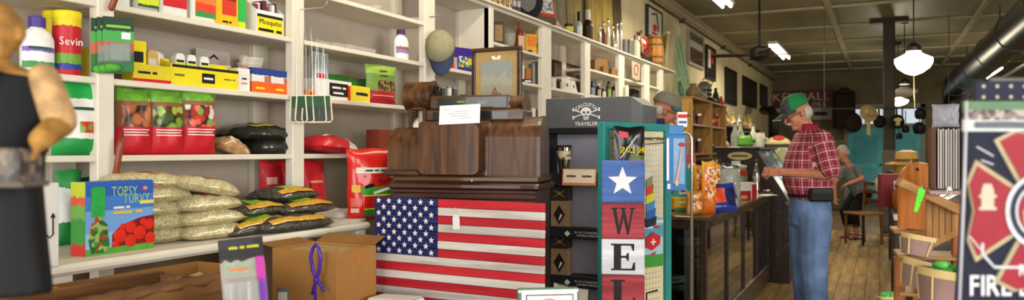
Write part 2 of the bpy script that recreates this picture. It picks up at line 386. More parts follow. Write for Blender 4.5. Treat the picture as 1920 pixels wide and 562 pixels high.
# ================================================================ antique cash register on its cabinet
YR = 3.0
def rx(px): return onY(px, 281, YR).x
def rz(px, py): return onY(px, py, YR).z
def gx(poly, x0, x1):       # profile in (y, z) extruded along x
    g = G().prism([(y, z) for y, z in poly], x0, x1); g.v = [(y, x, z) for x, y, z in g.v]; return g
def arch(y0, y1, z0, z1, n=10):
    r = (y1-y0)/2; return [(y0, z0), (y1, z0)]+[((y0+y1)/2+r*math.cos(math.pi*k/n), z1-r+r*math.sin(math.pi*k/n)) for k in range(n+1)]
oak = wood('#3a2210', '#67401f', 'Z', 6, .5, .12); oakd = wood('#331d0e', '#57351b', 'X', 6, .4, .3); darkg = mt('#1d211f', .15, .1, coat=.4)
XR = rx(865)
zb = rz(865, 343)
reg = thing('cash_register', 'antique carved oak cash register with rounded drum and paper on front', 'cash register', (XR+.022, YR+.02, zb), 12)
def rp(g, name, mat, par=None, sm=False): return g.build(name, mat, par or reg, (-XR, 0, -zb) if par is None else (0, 0, 0), smooth=sm)
def L(px): return rx(px)
rp(G().box(L(738), L(991), 0, .28, zb, zb+.035, .01), 'base_moulding', oakd)
rp(gx(arch(.03, .27, zb+.03, rz(865, 236)), L(727), L(780)), 'left_drum', oak, sm=40)
rp(G().box(L(724), L(783), -.005, .28, zb+.03, zb+.06, .008), 'left_drum_foot', oakd)
rp(G().box(L(778), L(902), .03, .28, zb+.03, rz(865, 226), .01), 'body', oak)
rp(G().box(L(732), L(958), .2, .28, zb+.03, zb+.16, .01), 'back_body', oakd)
ct = []
x0, x1, z0, z1, r = L(787), L(889), zb+.04, rz(838, 233), .03
for cx, cz, a0 in ((x1-r, z1-r, 0), (x0+r, z1-r, 90), (x0+r, z0+r, 180), (x1-r, z0+r, 270)):
    for k in range(5): a = R(a0+22.5*k); ct.append((cx+r*math.cos(a), cz+r*math.sin(a)))
rp(G().prism(ct, -.05, .05), 'front_panel', oak, sm=30)
rp(gx(arch(.02, .22, zb+.03, rz(950, 216)), L(897), L(984)), 'right_drum', oak, sm=40)
rp(gx(arch(.014, .226, zb+.03, rz(950, 214)), L(984), L(990)), 'right_drum_rim', oakd, sm=40)
rp(gx(arch(.014, .226, zb+.03, rz(950, 214)), L(893), L(898)), 'right_drum_band', oakd, sm=40)
# display with indicator windows
rp(G().box(L(788), L(955), .05, .27, rz(865, 226), rz(865, 203), .008), 'display_base', oakd)
rp(G().box(L(800), L(930), .048, .052, rz(865, 222), rz(865, 208)), 'lower_window', darkg)
rp(G().box(L(792), L(932), .07, .26, rz(865, 204), rz(865, 176), .008), 'display_housing', oakd)
dw = rp(G().box(L(806), L(926), .064, .072, rz(865, 199), rz(865, 180)), 'indicator_window', darkg)
txt('CASH', .016, mt('#b9ae8a', .5), reg, (L(884)-XR, .0625, rz(884, 189)-zb), w=.045)
txt('~2', .012, mt('#8d8a3a', .5), reg, (L(850)-XR, .0625, rz(850, 189)-zb), w=.06)
g = G(); cy, cz, rr = .165, rz(865, 192), .04
g = gx([(cy+.095*math.cos(2*math.pi*k/20), cz+rr*math.sin(2*math.pi*k/20)) for k in range(20)], L(928), L(953)); rp(g, 'display_end', oak, sm=40)
# receipt spool on its bracket
sc_ = ((L(745)+L(785))/2, .2, rz(768, 176)); r = .072
def drum(x0, x1, r0, cy, cz, n=24): return gx([(cy+r0*math.cos(2*math.pi*k/n), cz+r0*math.sin(2*math.pi*k/n)) for k in range(n)], x0, x1)
rp(drum(L(738), L(781), r, .2, sc_[2]), 'receipt_spool', oak, sm=40)
rp(drum(L(781), L(785), r+.004, .2, sc_[2]), 'spool_rim', oakd, sm=40)
rp(drum(L(787), L(792), .028, .2, sc_[2]), 'spool_hub', mt('#1c1410', .5), sm=40)
for k in range(6):
    a = k*math.pi/3; rp(G().tube([(L(788), .2, sc_[2]), (L(788), .2+.055*math.cos(a), sc_[2]+.055*math.sin(a))], .006, 6), 'spoke', mt('#20150d', .5))
zb2 = rz(765, 238); zt2 = rz(765, 196)
rp(G().box(L(744), L(752), .16, .24, zb2-.02, zt2, .003).box(L(768), L(776), .16, .24, zb2-.02, zt2, .003).box(L(744), L(776), .16, .24, zt2-.02, zt2, .003), 'spool_bracket', oak)
rp(G().ell((L(872), -.0, zb+.012), (.007, .006, .007)), 'lock_stud', mt('#c9c4b4', .3, metal=.6), sm=True)
pc = thing('paper_note', 'white typed paper resting against top of antique register', 'paper', onY(861, 232, YR-.045)+Vector((0, 0, 0)), 12)
G().box(-.098, .098, 0, .0015, 0, .09).tf(Matrix.Rotation(R(-12), 4, 'X')).tf(Matrix.Rotation(R(-2), 4, 'Y')).build('sheet', mt('#e6e6ea', .6, .02), pc)
for k, (x, w_) in enumerate(((-.06, .04), (.01, .07), (-.01, .1), (.0, .08), (.03, .05))):
    g = G().box(x-w_/2, x+w_/2, -.0012, -.0004, .07-.011*k, .0715-.011*k).tf(Matrix.Rotation(R(-12), 4, 'X')).tf(Matrix.Rotation(R(-2), 4, 'Y')); g.build('typed_line', mt('#8f9bb4', .6), pc)
cab = thing('register_cabinet', 'dark reddish oak cabinet carrying the antique cash register', 'cabinet', (XR+.022, YR+.02, 0), 12)
mah = wood('#2d140c', '#4b2415', 'X', 5, .4, .3)
def cb(g, n, m): return g.build(n, m, cab, (-XR, -YR, 0))
cb(G().box(L(736), L(994), YR-.03, YR+.32, zb-.03, zb, .008), 'top', mah)
cb(G().box(L(738), L(986), YR-.005, YR+.3, .08, zb-.03, .004), 'body', mah)
for z0, z1 in ((zb-.075, zb-.045), (zb-.13, zb-.09)): cb(G().box(L(742), L(986), YR-.02, YR-.004, z0, z1, .006), 'drawer_front', mah)
cb(G().box(L(745), L(983), YR-.015, YR-.004, .15, zb-.15, .006), 'door', mah)
cb(G().box(L(734), L(990), YR-.02, YR+.31, 0, .08, .01), 'plinth', mah)
# ================================================================ display table (top just below the frame) and the wooden flag
TT = .78
tab = thing('display_table', 'low dark display table under the wooden flag and carton', 'table', (-1.4, 2.0, 0))
G().box(-.79, .30, -.95, .86, TT-.03, TT, .006).build('tabletop', wood('#3a2a1c', '#5b4430', 'Y', 4), tab)
for x in (-.74, .25):
    for y in (-.9, .8): G().box(x-.03, x+.03, y-.03, y+.03, 0, TT-.03).build('leg', wood('#3a2a1c', '#5b4430', 'Z', 4), tab)
YFL = 2.6
f0, f1 = onY(705, 367, YFL), onY(1022, 381, YFL)
FW, FT = f1.x-f0.x, (f0.z+f1.z)/2; FH = FT-TT-.002; sh_ = FH/13
flag = thing('wooden_flag', 'wooden plank american flag with weathered white and red stripes', 'wooden sign', ((f0.x+f1.x)/2, YFL, TT+.002), 0)
red = [wood('#b01c28', '#d03038', 'X', 4, .5), wood('#a31824', '#c42a33', 'X', 5, .5)]
wht = [wood('#b9b0a8', '#e6dfd6', 'X', 3, .5), wood('#a9a09a', '#ded7cd', 'X', 4, .5)]
blu = [wood('#141a48', '#242b66', 'X', 4, .5), wood('#181d50', '#202760', 'X', 5, .5)]
cx1 = onY(823, 370, YFL).x-(f0.x+f1.x)/2
for k in range(13):
    zt = FH-sh_*k; m = (red if k % 2 == 0 else wht)[(k//2) % 2]
    xa = cx1+.001 if k < 7 else -FW/2
    G().box(xa, FW/2, -.014-.001*(k % 3), .0, zt-sh_+.0008, zt-.0008, .0015).build('plank', m, flag, rot=(0, R(.35), 0))
    if k < 7: G().box(-FW/2, cx1-.001, -.0145-.001*((k+1) % 2), .0, zt-sh_+.0008, zt-.0008, .0015).build('plank', blu[k % 2], flag, rot=(0, R(.35), 0))
for q in (-FW/2+.07, FW/2-.07): G().box(q-.02, q+.02, .0, .012, .02, FH-.03).build('back_batten', wood('#8a6a48', '#a98a63', 'Z'), flag)
sm_ = G().prism(star(.0135, .0062), -.0005, 0).mesh('painted_star', mt('#dad8d8', .6, .05))
for r_ in range(9):
    n = 6 if r_ % 2 == 0 else 5
    for c_ in range(n):
        x = -FW/2+(cx1+FW/2)*((c_+.5)/6+(0 if n == 6 else 1/12)); z = FH-sh_*7*(r_+.6)/9.2
        place(sm_, 'painted_star', flag, (x, -.0166, z-(x)*.0061), (0, R(random.uniform(-8, 8)), 0))
tg = G().prism([(-.016, 0), (.016, 0), (.016, .048), (.008, .06), (-.008, .06), (-.016, .048)], -.001, 0)
t_ = tg.build('price_tag', mt('#dfe0e2', .6, .03), None, onY(856, 430, YFL-.018), (0, R(-3), 0)); tag(t_, 'small white price tag hanging on the wooden flag', 'tag')
G().tube([(0, -.001, .057), (.002, -.002, .075), (0, .0, .09)], .0008, 5).build('string', mt('#c9c2b0'), t_)
# white folded carton in front of the flag
wb = onY(748, 562, 2.45)
wbx = thing('white_carton', 'low white carton lying in front of wooden flag', 'carton', (wb.x, 2.44, TT))
G().box(-.105, .09, -.06, .06, 0, .058, .006).build('body', mt('#dcdad6', .5, .03), wbx)
G().box(-.1, .085, -.05, .05, .0585, .061, .001).build('lid_flap', mt('#e4e2de', .5, .03), wbx, rot=(0, R(-1.5), 0))
# corrugated carton with a purple balloon ribbon
bx = thing('cardboard_carton', 'open brown cardboard carton under the counter by flag', 'box', (-2.01, 2.37, TT))
kraft = mt('#a5763f', .8, .06, 12); kraftd = mt('#8f6434', .8, .08, 12)
w_, d_, h_ = .16, .125, 1.03-TT
G().box(-w_, w_, -d_, -d_+.005, 0, h_).build('front_wall', kraft, bx); G().box(w_-.005, w_, -d_+.005, d_, 0, h_).build('side_wall', kraft, bx)
G().box(-w_, w_-.005, d_-.005, d_, 0, h_).build('back_wall', kraft, bx); G().box(-w_, -w_+.005, -d_+.005, d_-.005, 0, h_).build('side_wall', kraft, bx)
G().box(-w_+.005, w_-.005, -d_+.005, d_-.005, 0, .006).build('bottom', kraft, bx)
G().box(-w_+.006, w_-.006, -d_+.006, d_-.006, h_-.03, h_-.012, .004).build('packing_sheet', mt('#a89468', .8, .2, 30), bx)
G().box(-w_-.09, -w_, -d_+.01, d_-.01, 0, .004).tf(Matrix.Translation((-w_, 0, h_))@Matrix.Rotation(R(8), 4, 'Y')@Matrix.Translation((w_, 0, 0))).build('flap', kraftd, bx)
G().box(-w_+.01, w_-.01, d_, d_+.08, 0, .004).tf(Matrix.Translation((0, d_, h_))@Matrix.Rotation(R(20), 4, 'X')@Matrix.Translation((0, -d_, 0))).build('flap', kraftd, bx)
G().box(w_, w_+.0008, -.02, .02, h_-.05, h_).build('tape', mt('#b0703a', .3), bx)
pur = mt('#4a2a9a', .3, .1, 20, coat=.5)
pts = [(-.012, 0, .0), (.0, 0, .05), (.014, 0, .09), (.02, -.002, .14), (.012, -.002, .175), (0, 0, .19), (-.012, .002, .175), (-.02, .002, .14), (-.012, .004, .09), (.004, .006, .055), (.028, .004, .02), (.034, 0, .012)]
bp_ = onX(590, 545, -1.83); bo = G().tube(pts, [.007]*10+[.006, .003], 10).build('balloon_ribbon', pur, None, onY(592, 552, 2.20), (0, 0, R(20)), smooth=True)
tag(bo, 'purple twisted balloon loop in front of brown carton', 'balloon')
G().tube([(.004, .002, .052), (-.004, .002, .03), (.0, 0, -.03)], .006, 8).build('tail', pur, bo, smooth=True)
G().ell((.002, .002, .055), (.013, .01, .01)).build('knot', pur, bo, smooth=True)
# ================================================================ black tumbler display rack
YK = 4.2
def K(px, py): return onY(px, py, YK)
xa, xb = K(1016, 281).x, K(1186, 281).x; XK = (xa+xb)/2; hw = (xb-xa)/2
rack = thing('tumbler_display_rack', 'black floor display rack with grey skull header card', 'display rack', (XK, YK, 0))
blk = mt('#1d1e22', .45, .1); gry = mt('#55575b', .55, .06); lav = mt('#bdbdd0', .5, .05)
zt = K(1100, 240).z; zh = K(1100, 183).z
G().box(-hw, -hw+.02, 0, .36, 0, zt).build('side_panel', blk, rack); G().box(hw-.02, hw, 0, .36, 0, zt).build('side_panel', blk, rack)
G().box(-hw+.02, hw-.02, .33, .36, 0, zt).build('back_panel', blk, rack)
G().box(-hw+.02, hw-.02, .20, .205, .35, zt-.03).build('liner_panel', lav, rack)
hd = G().box(-hw+.03, hw-.01, -.01, .3, zt, zh, .004).build('header_box', gry, rack)
G().prism([(hw-.01, zt), (hw+.06, zt-.0), (hw+.06, zh-.05), (hw-.01, zh)], .0, .3).build('header_wing', mt('#616367', .55, .06), rack)
G().box(-hw, hw, -.005, .36, zt-.025, zt).build('top_rail', blk, rack)
lt = mt('#d9d9d6', .6, .04)
cxh = K(1100, 0).x-XK; 
txt('CALCUTTA', .020, lt, hd, (cxh, -.0112, K(1100, 196).z), w=.15, arc=.085, bold=.001, split=True)
txt('TRAVELER', .022, lt, hd, (cxh, -.0112, K(1100, 232).z), w=.145, bold=.001, split=True)
zs = K(1100, 211).z
g = G().prism([(cxh+.033*math.sin(2*math.pi*k/18), zs+.004+.028*math.cos(2*math.pi*k/18)) for k in range(18)], -.0125, -.0115)
g.prism([(cxh-.017, zs-.018), (cxh+.017, zs-.018), (cxh+.014, zs-.043), (cxh-.014, zs-.043)], -.0125, -.0116); g.build('skull_emblem', lt, hd)
g = G()
for s in (-1, 1):
    g.prism([(cxh+s*.013+.009*math.sin(2*math.pi*k/10), zs+.001+.008*math.cos(2*math.pi*k/10)) for k in range(10)], -.0135, -.0126)
g.prism([(cxh-.004, zs-.014), (cxh+.004, zs-.014), (cxh, zs-.006)], -.0135, -.0126)
for x in (-.008, 0, .008): g.box(cxh+x-.0012, cxh+x+.0012, -.0135, -.0126, zs-.041, zs-.024)
g.build('skull_features', gry, hd)
g = G()
for s in (-1, 1):
    for q in (-1, 1):
        g.tube([(cxh+s*.03, -.0115, zs+q*.006-.006), (cxh+s*.078, -.0115, zs+q*.022-.006)], .0035, 6)
        for e in (-1, 1): g.ell((cxh+s*.082, -.0115, zs+q*.024-.006+e*.005), (.006, .002, .006), 8, 6)
g.build('crossed_bones', lt, hd)
shz = [K(1100, 330).z, K(1100, 432).z, K(1100, 524).z, .33]
for k, z in enumerate(shz):
    s_ = G().box(-hw+.02, hw-.02, .0, .33, z-.012, z, .002).build('shelf', blk, rack)
    G().box(-hw+.02, hw-.02, -.012, 0, z-.055, z+.018, .003).build('shelf_lip', mt('#232429', .4, .1), s_)
    if k in (1, 2):
        txt('30 OZ STAINLESS STEEL', .011, lt, s_, (.03, -.0125, z-.012), w=.2); txt('DOUBLE INSULATED', .011, lt, s_, (.03, -.0125, z-.030), w=.17)
        for q in (-.115, .175): G().prism([(q, z-.004), (q+.02, z-.022), (q, z-.04), (q-.02, z-.022)], -.0135, -.0122).build('diamond_emblem', lt, s_)
    else:
        txt('TRAVELER', .014, mt('#6a6b72'), s_, (.08, -.0125, z-.02), w=.16)
# tumbler and its cartons
tp = K(1051, 330); steel = mt('#b9aca0', .18, .05, 10, metal=1)
tm = thing('steel_tumbler', 'shiny steel tumbler with dark lid on top rack shelf', 'tumbler', (tp.x, YK+.06, shz[0]))
G().lathe([(.030, 0), (.034, .06), (.042, .1), (.046, .165), (.046, .17)], 24).build('body', steel, tm, smooth=50)
G().lathe([(.0475, .170), (.0475, .182), (.043, .186)], 24).build('lid', mt('#2b2624', .3), tm, smooth=50)
G().lathe([(.0425, .098), (.0468, .135), (.0468, .15)], 24).build('sleeve_band', cells(['#8d6f55', '#c9b7a2', '#5e4b3d', '#d8c7b0'], 60, .3), tm, smooth=50)
kr2 = mt('#8a6f50', .7, .06)
for k, (px, py, lab) in enumerate(((1038, 432, 'kraft tumbler carton with black skull top on middle rack shelf'), (1038, 524, 'kraft tumbler carton with black diamond on low rack shelf'))):
    q = thing('tumbler_carton', lab, 'carton', (K(px, py).x+.015, YK+.09, shz[k+1]), 8, 'tumbler cartons on the rack')
    G().box(-.055, .055, -.055, .055, 0, .17, .002).build('body', kr2, q)
    G().box(-.0565, .0565, -.0565, .0565, .17, .255, .002).build('lid', mt('#2e2721', .6), q)
    G().prism([(0, .145), (.036, .085), (0, .025), (-.036, .085)], -.0562, -.0552).build('diamond_print', mt(INK), q)
    G().prism([(.008, .09), (.02, .085), (0, .05), (-.004, .055)], -.0568, -.0563).build('diamond_glint', mt('#d8d4cc'), q)
    g = G().prism([(.012*math.sin(k2*.6283), .215+.012*math.cos(k2*.6283)) for k2 in range(10)], -.0575, -.0566)
    g.tube([(-.035, -.057, .235), (.035, -.057, .193)], .003, 5); g.tube([(.035, -.057, .235), (-.035, -.057, .193)], .003, 5); g.build('skull_print', mt('#8a6f50'), q)
pt = K(1088, 330)
tg2 = thing('price_placard', 'cream price placard with orange border clipped to rack shelf', 'price tag', (pt.x, YK-.02, pt.z+.0), 0)
G().box(-.108, .108, 0, .003, -.055, .045, .001).tf(Matrix.Rotation(R(-8), 4, 'X')).build('border_card', mt('#d9825a', .6, .05), tg2)
G().box(-.100, .100, -.0012, 0, -.04, .040).tf(Matrix.Rotation(R(-8), 4, 'X')).build('face', mt('#e8dcc8', .6, .04), tg2)
for i, (x, s) in enumerate(((-.05, '~1'), (.05, '~1'))): txt(s, .018, mt('#7b5a50'), tg2, (x, -.003, .0), w=.06)
pt2 = K(1072, 545)
tg3 = thing('price_card', 'white handwritten price card leaning on low rack shelf', 'price tag', (pt2.x, YK-.03, shz[2]-.12), 3)
G().box(-.11, .11, 0, .002, 0, .1).tf(Matrix.Rotation(R(-15), 4, 'X')).build('card', mt('#dcdacb', .6, .03), tg3)
txt('~2', .012, mt('#55584f'), tg3, (-.03, .0185, .082), w=.1, rot=(R(-15), 0, 0)); txt('~2', .018, mt('#55584f'), tg3, (0, .012, .055), w=.09, rot=(R(-15), 0, 0))
# green framed picture at the bottom edge
gp = at(1030, 562, 2.35)
gf = thing('green_picture_frame', 'green and white framed picture in front of the rack', 'picture frame', (gp.x, gp.y, .79), 33)
fw, fh = .098, gp.z+.036-.79
grn = mt('#5a7a66', .5); 
G().box(-fw, fw, 0, .02, 0, fh, .004).build('frame', grn, gf, rot=(R(-6), 0, 0))
G().box(-fw+.012, fw-.006, -.0015, 0, .01, fh-.006).build('white_border', mt('#dcdcd8', .5), gf, rot=(R(-6), 0, 0))
G().box(-fw+.026, fw-.018, -.003, -.0014, .02, fh-.021).build('black_line', mt('#20231f', .5), gf, rot=(R(-6), 0, 0))
G().box(-fw+.029, fw-.021, -.004, -.0029, .02, fh-.024).build('print', mt('#d9d3d6', .4, .03), gf, rot=(R(-6), 0, 0))
g = G().tube([(.035*math.cos(a*.314), -.005, fh-.065+.03*math.sin(a*.314)) for a in range(21)], .003, 5); g.build('rosette_print', mt('#c99aa2', .5), gf, rot=(R(-6), 0, 0))
for s in (-1, 1): G().box(s*(fw-.006)-.004, s*(fw-.006)+.004, -.003, 0, fh-.014, fh-.006).build('corner_dot', mt('#e6e6e2'), gf, rot=(R(-6), 0, 0))
fs = thing('low_pedestal', 'low wooden pedestal under the green picture frame', 'pedestal', (gp.x+.0, gp.y+.02, 0), 33)
G().box(-.13, .13, -.08, .1, .75, .79, .004).build('top', wood('#4a3522', '#6b5036', 'X'), fs); G().box(-.1, .1, -.05, .07, 0, .75).build('body', wood('#4a3522', '#6b5036', 'Z'), fs)
# ================================================================ pegboard panel with teal frame
A = 70; pl = at(1126, 281, 3.3)
ca, sa = math.cos(R(A)), math.sin(R(A)); PW = .52; PT = 1.545
peg = thing('pegboard_stand', 'cream pegboard panel in teal frame on floor stand', 'pegboard', (pl.x+ca*PW/2, pl.y+sa*PW/2, 0), A)
tl = mt('#2f8480', .5, .1, 10)
for s in (-1, 1): G().box(s*(PW/2-.022)-.022, s*(PW/2-.022)+.022, -.02, .02, 0, PT, .004).build('upright', tl, peg)
G().box(-PW/2+.044, PW/2-.044, -.02, .02, PT-.035, PT, .004).build('top_rail', tl, peg)
G().box(-PW/2+.044, PW/2-.044, -.02, .02, .1, .14, .004).build('bottom_rail', tl, peg)
brd = G().box(-PW/2+.044, PW/2-.044, .0, .008, .14, PT-.035).build('perforated_board', mt('#d5cba6', .6, .06), peg)
g = G()
for i in range(16):
    for j in range(50):
        x = -PW/2+.06+.0254*i; z = .2+.0254*j
        if z < PT-.05 and x < PW/2-.05: g.box(x-.0028, x+.0028, -.0006, 0, z-.0028, z+.0028)
h_ = g.build('peg_holes', mt('#5d563f', .8), brd); h_['kind'] = 'stuff'
for s in (-1, 1): G().box(s*(PW/2-.022)-.02, s*(PW/2-.022)+.02, -.18, .18, 0, .03).build('foot', tl, peg)
wire = mt('#a9a79c', .3, metal=.9)
G().tube([(-PW/2+.06, -.012, PT-.07), (PW/2+.1, -.03, PT-.07)], .004, 6).build('hang_wire', wire, peg)
def pegpt(u, d, z):   # point on the board: u from its left end 0..1, d in front
    return Vector((pl.x+ca*PW*u+sa*d, pl.y+sa*PW*u-ca*d, z))
for u in (.62, .82): G().tube([(-PW/2+PW*u, 0, PT-.075), (-PW/2+PW*u, -.07, PT-.08), (-PW/2+PW*u, -.08, PT-.065)], .0035, 6).build('peg_hook', wire, peg)
# ================================================================ tall vertical welcome sign
sgp = at(1168, 300, 3.08); STOP = sgp.z
sg = thing('welcome_sign', 'tall blue red and white vertical board reading welcome', 'wooden sign', (sgp.x, sgp.y, 0), 20)
sw = .088
rw = wood('#8e2f38', '#b2434c', 'X', 6, .55); bw = wood('#3a5a9a', '#4f70b2', 'X', 6, .55); ww = wood('#c9cdd6', '#e8eaee', 'X', 6, .55)
def serif(ch):
    t, s, r = .30, .10, .06     # thick, thin, serif
    if ch == 'E': return [[(.0, 0), (1, 0), (1, .30), (.93, .30), (.85, .07), (.42, .07), (.42, .47), (.62, .47), (.68, .36), (.74, .36), (.74, .66), (.68, .66), (.62, .55), (.42, .55), (.42, .93), (.82, .93), (.9, .74), (.96, .74), (.96, 1), (0, 1), (0, .94), (.12, .93), (.12, .07), (0, .06)]]
    if ch == 'L': return [[(0, 0), (1, 0), (1, .34), (.93, .34), (.84, .07), (.44, .07), (.44, .93), (.58, .94), (.58, 1), (0, 1), (0, .94), (.12, .93), (.12, .07), (0, .06)]]
    if ch == 'W': return [[(.0, 1), (.3, 1), (.3, .95), (.22, .94), (.34, .3), (.47, .8), (.44, .94), (.36, .95), (.36, 1), (.64, 1), (.64, .95), (.57, .94), (.72, .3), (.84, .94), (.76, .95), (.76, 1), (1, 1), (1, .95), (.92, .94), (.74, 0), (.66, 0), (.52, .62), (.36, 0), (.28, 0), (.08, .94), (0, .95)]]
    return None
hs = [.176]+[.148]*7; z = STOP; names = ['*', 'W', 'E', 'L', 'C', 'O', 'M', 'E']
for k, (ch, h) in enumerate(zip(names, hs)):
    m = bw if ch == '*' else (ww if k % 2 == 0 else rw)
    blk_ = G().box(-sw, sw, -.01, .01, z-h+.001, z-.001, .004).build('painted_board', m, sg)
    if ch == '*':
        G().prism(star(.062, .026, cz=z-h/2, cx=-.002), -.0112, -.0098).build('white_star', mt('#e4e4e6', .6, .04), blk_)
    else:
        bh, bw2 = h*.74, sw*1.12; z0 = z-h/2-bh/2; polys = serif(ch)
        if polys:
            for q in polys: G().prism([(-bw2/2+x*bw2, z0+y*bh) for x, y in q], -.0112, -.0098).build('lettering', mt('#2a2022', .6), blk_)
        else: txt(ch, bh, mt('#2a2022', .6), blk_, (0, -.0112, z-h/2), w=bw2)
    z -= h
G().box(-sw, sw, -.01, .01, 0, z-.001, .004).build('foot_board', bw, sg)
# ================================================================ glass display case with the dark wood top
def glass_case(name, label, x0, x1, y0, y1, top, nseg, leg=.0):
    t = thing(name, label, 'display case', ((x0+x1)/2, (y0+y1)/2, 0)); ox, oy = (x0+x1)/2, (y0+y1)/2
    wd = wood('#22140c', '#3d2718', 'Y', 5, .35, .4)
    def b(n, m, *a, bev=.005): return G().box(a[0]-ox, a[1]-ox, a[2]-oy, a[3]-oy, a[4], a[5], bev).build(n, m, t)
    b('top_board', wood('#3a2819', '#5d452f', 'Y', 5, .3, .5), x0-.03, x1+.03, y0-.03, y1+.03, top-.03, top)
    b('base', wd, x0, x1, y0, y1, .06, .24); b('plinth', wd, x0+.03, x1-.03, y0+.03, y1-.03, 0, .06)
    for x in (x0, x1-.045):
        for y in (y0, y1-.045): b('corner_post', wd, x, x+.045, y, y+.045, .24, top-.03)
    b('top_rail', wd, x1-.04, x1, y0+.045, y1-.045, top-.09, top-.03); b('top_rail', wd, x0+.045, x1-.045, y0, y0+.04, top-.09, top-.03)
    gl = glass('#cfd8d2', .2)
    for i in range(nseg):
        ya, yb = y0+.045+(y1-y0-.09)*i/nseg, y0+.045+(y1-y0-.09)*(i+1)/nseg
        b('front_pane', gl, x1-.02, x1-.016, ya+.012, yb-.012, .24, top-.09, bev=0)
        if i: b('mullion', wd, x1-.03, x1, ya-.012, ya+.012, .24, top-.09, bev=.002)
    b('end_pane', gl, x0+.045, x1-.045, y0+.016, y0+.02, .24, top-.09, bev=0)
    b('back_panel', wood('#4a3623', '#6b4f33', 'Y', 5, .5), x0, x0+.015, y0+.045, y1-.045, .24, top-.03, bev=0)
    for z in (.47, .70): b('glass_shelf', glass('#c4d4cc', .12), x0+.02, x1-.06, y0+.03, y1-.03, z-.006, z, bev=0)
    return t
CX0, CX1, CY0, CY1, CTOP = -1.47, -1.03, 5.0, 8.15, .98
glass_case('display_case', 'long dark wood and glass display case with crowded top', CX0, CX1, CY0, CY1, CTOP, 4)
# ================================================================ goods: builders
def fpow(a, p): return max(0, 1-abs(a)**p)
def bag_pt(u, v, w, h, t, side, seed=0, gus=.35):
    a, b = 2*u-1, 2*v-1
    f = (fpow(a, 3)**.7)*(fpow(b, 6)**.6)*(1.15-.35*v)
    y = side*(t/2)*f + .10*t*math.sin(9*u+seed)*math.sin(7*v+2*seed)*f
    x = (u-.5)*w*(1-.05*fpow(b, 2)+.02*math.sin(11*v+seed)); z = v*h+.012*h*math.sin(8*u+seed)*(v > .9)
    return (x, y, z)
def bag_mesh(w, h, t, seed=0, n=12, m=14):
    g = G()
    for side in (-1, 1):
        v = [bag_pt(i/n, j/m, w, h, t, side, seed) for j in range(m+1) for i in range(n+1)]
        f = [(j*(n+1)+i, j*(n+1)+i+1, (j+1)*(n+1)+i+1, (j+1)*(n+1)+i) for j in range(m) for i in range(n)]
        if side > 0: f = [q[::-1] for q in f]
        g.add(v, f)
    return g
def patch(w, h, t, seed, u0, u1, v0, v1, off=.0015, n=8):
    g = G(); v = []
    for j in range(n+1):
        for i in range(n+1):
            p = bag_pt(u0+(u1-u0)*i/n, v0+(v1-v0)*j/n, w, h, t, -1, seed); v.append((p[0], p[1]-off, p[2]))
    return g.add(v, [(j*(n+1)+i, j*(n+1)+i+1, (j+1)*(n+1)+i+1, (j+1)*(n+1)+i) for j in range(n) for i in range(n)])
def bag(label, loc, rz, w, h, t, mat, prints=(), texts=(), name='bag', cat='bag', seed=None, tilt=0, group=None):
    seed = random.random()*6 if seed is None else seed
    o = thing(name, label, cat, loc, rz, group); o.rotation_euler = Euler((R(tilt), 0, R(rz)))
    bag_mesh(w, h, t, seed).build('pouch', mat, o, smooth=True)
    for nm, m, u0, u1, v0, v1 in prints: patch(w, h, t, seed, u0, u1, v0, v1).build(nm, m, o, smooth=True)
    for s, hh, m, u, v, ww in texts:
        p = bag_pt(u, v, w, h, t, -1, seed); txt(s, hh, m, o, (p[0], p[1]-.006, p[2]), w=ww)
    return o
def pillow_mesh(w, d, t, seed=0, n=16, m=10):
    """bag lying flat: length along x, pinched seams at both ends, thickness t"""
    g = G()
    for side in (0, 1):
        v = []
        for j in range(m+1):
            for i in range(n+1):
                a, b = 2*i/n-1, 2*j/m-1
                f = (fpow(a, 2.6)**.62)*(fpow(b, 4)**.55)
                y = b*d/2*(1-.10*abs(a)**3+.03*math.sin(9*a+seed)); x = a*w/2*(1+.015*math.sin(7*b+seed))
                wr = 1+.07*math.sin(6*a+3*b+seed)+.05*math.sin(13*a-7*b+2*seed)
                v.append((x, y, t*.34+(t*.66*f*wr if side else -t*.34*f**.5)))
        f = [(j*(n+1)+i, j*(n+1)+i+1, (j+1)*(n+1)+i+1, (j+1)*(n+1)+i) for j in range(m) for i in range(n)]
        g.add(v, f if side else [q[::-1] for q in f])
    return g
def pillow_patch(w, d, t, seed, a0, a1, b0, b1, off=.002, n=8):
    g = G(); v = []
    for j in range(n+1):
        for i in range(n+1):
            a = a0+(a1-a0)*i/n; b = b0+(b1-b0)*j/n; f = (fpow(a, 2.6)**.62)*(fpow(b, 4)**.55)
            wr = 1+.07*math.sin(6*a+3*b+seed)+.05*math.sin(13*a-7*b+2*seed)
            v.append((a*w/2*(1+.015*math.sin(7*b+seed)), b*d/2*(1-.10*abs(a)**3+.03*math.sin(9*a+seed)), t*.34+t*.66*f*wr+off))
    return g.add(v, [(j*(n+1)+i, j*(n+1)+i+1, (j+1)*(n+1)+i+1, (j+1)*(n+1)+i) for j in range(n) for i in range(n)])
def flatbag(label, loc, rz, w, d, t, mat, prints=(), seed=None, tilt=(0, 0), group=None, name='seed_bag', cat='bag'):
    seed = random.random()*6 if seed is None else seed
    o = thing(name, label, cat, loc, rz, group); o.rotation_euler = Euler((R(tilt[0]), R(tilt[1]), R(rz)))
    pillow_mesh(w, d, t, seed).build('pouch', mat, o, smooth=True)
    for nm, m, a0, a1, b0, b1 in prints: pillow_patch(w, d, t, seed, a0, a1, b0, b1).build(nm, m, o, smooth=True)
    return o
def sl(px0, px1, pyt, lev, X=-2.66):
    y0, y1 = yX(px0, X), yX(px1, X); Z = SH[lev] if isinstance(lev, int) else lev
    return Vector((X, (y0+y1)/2, Z)), y1-y0, onX((px0+px1)/2, pyt, X).z-Z
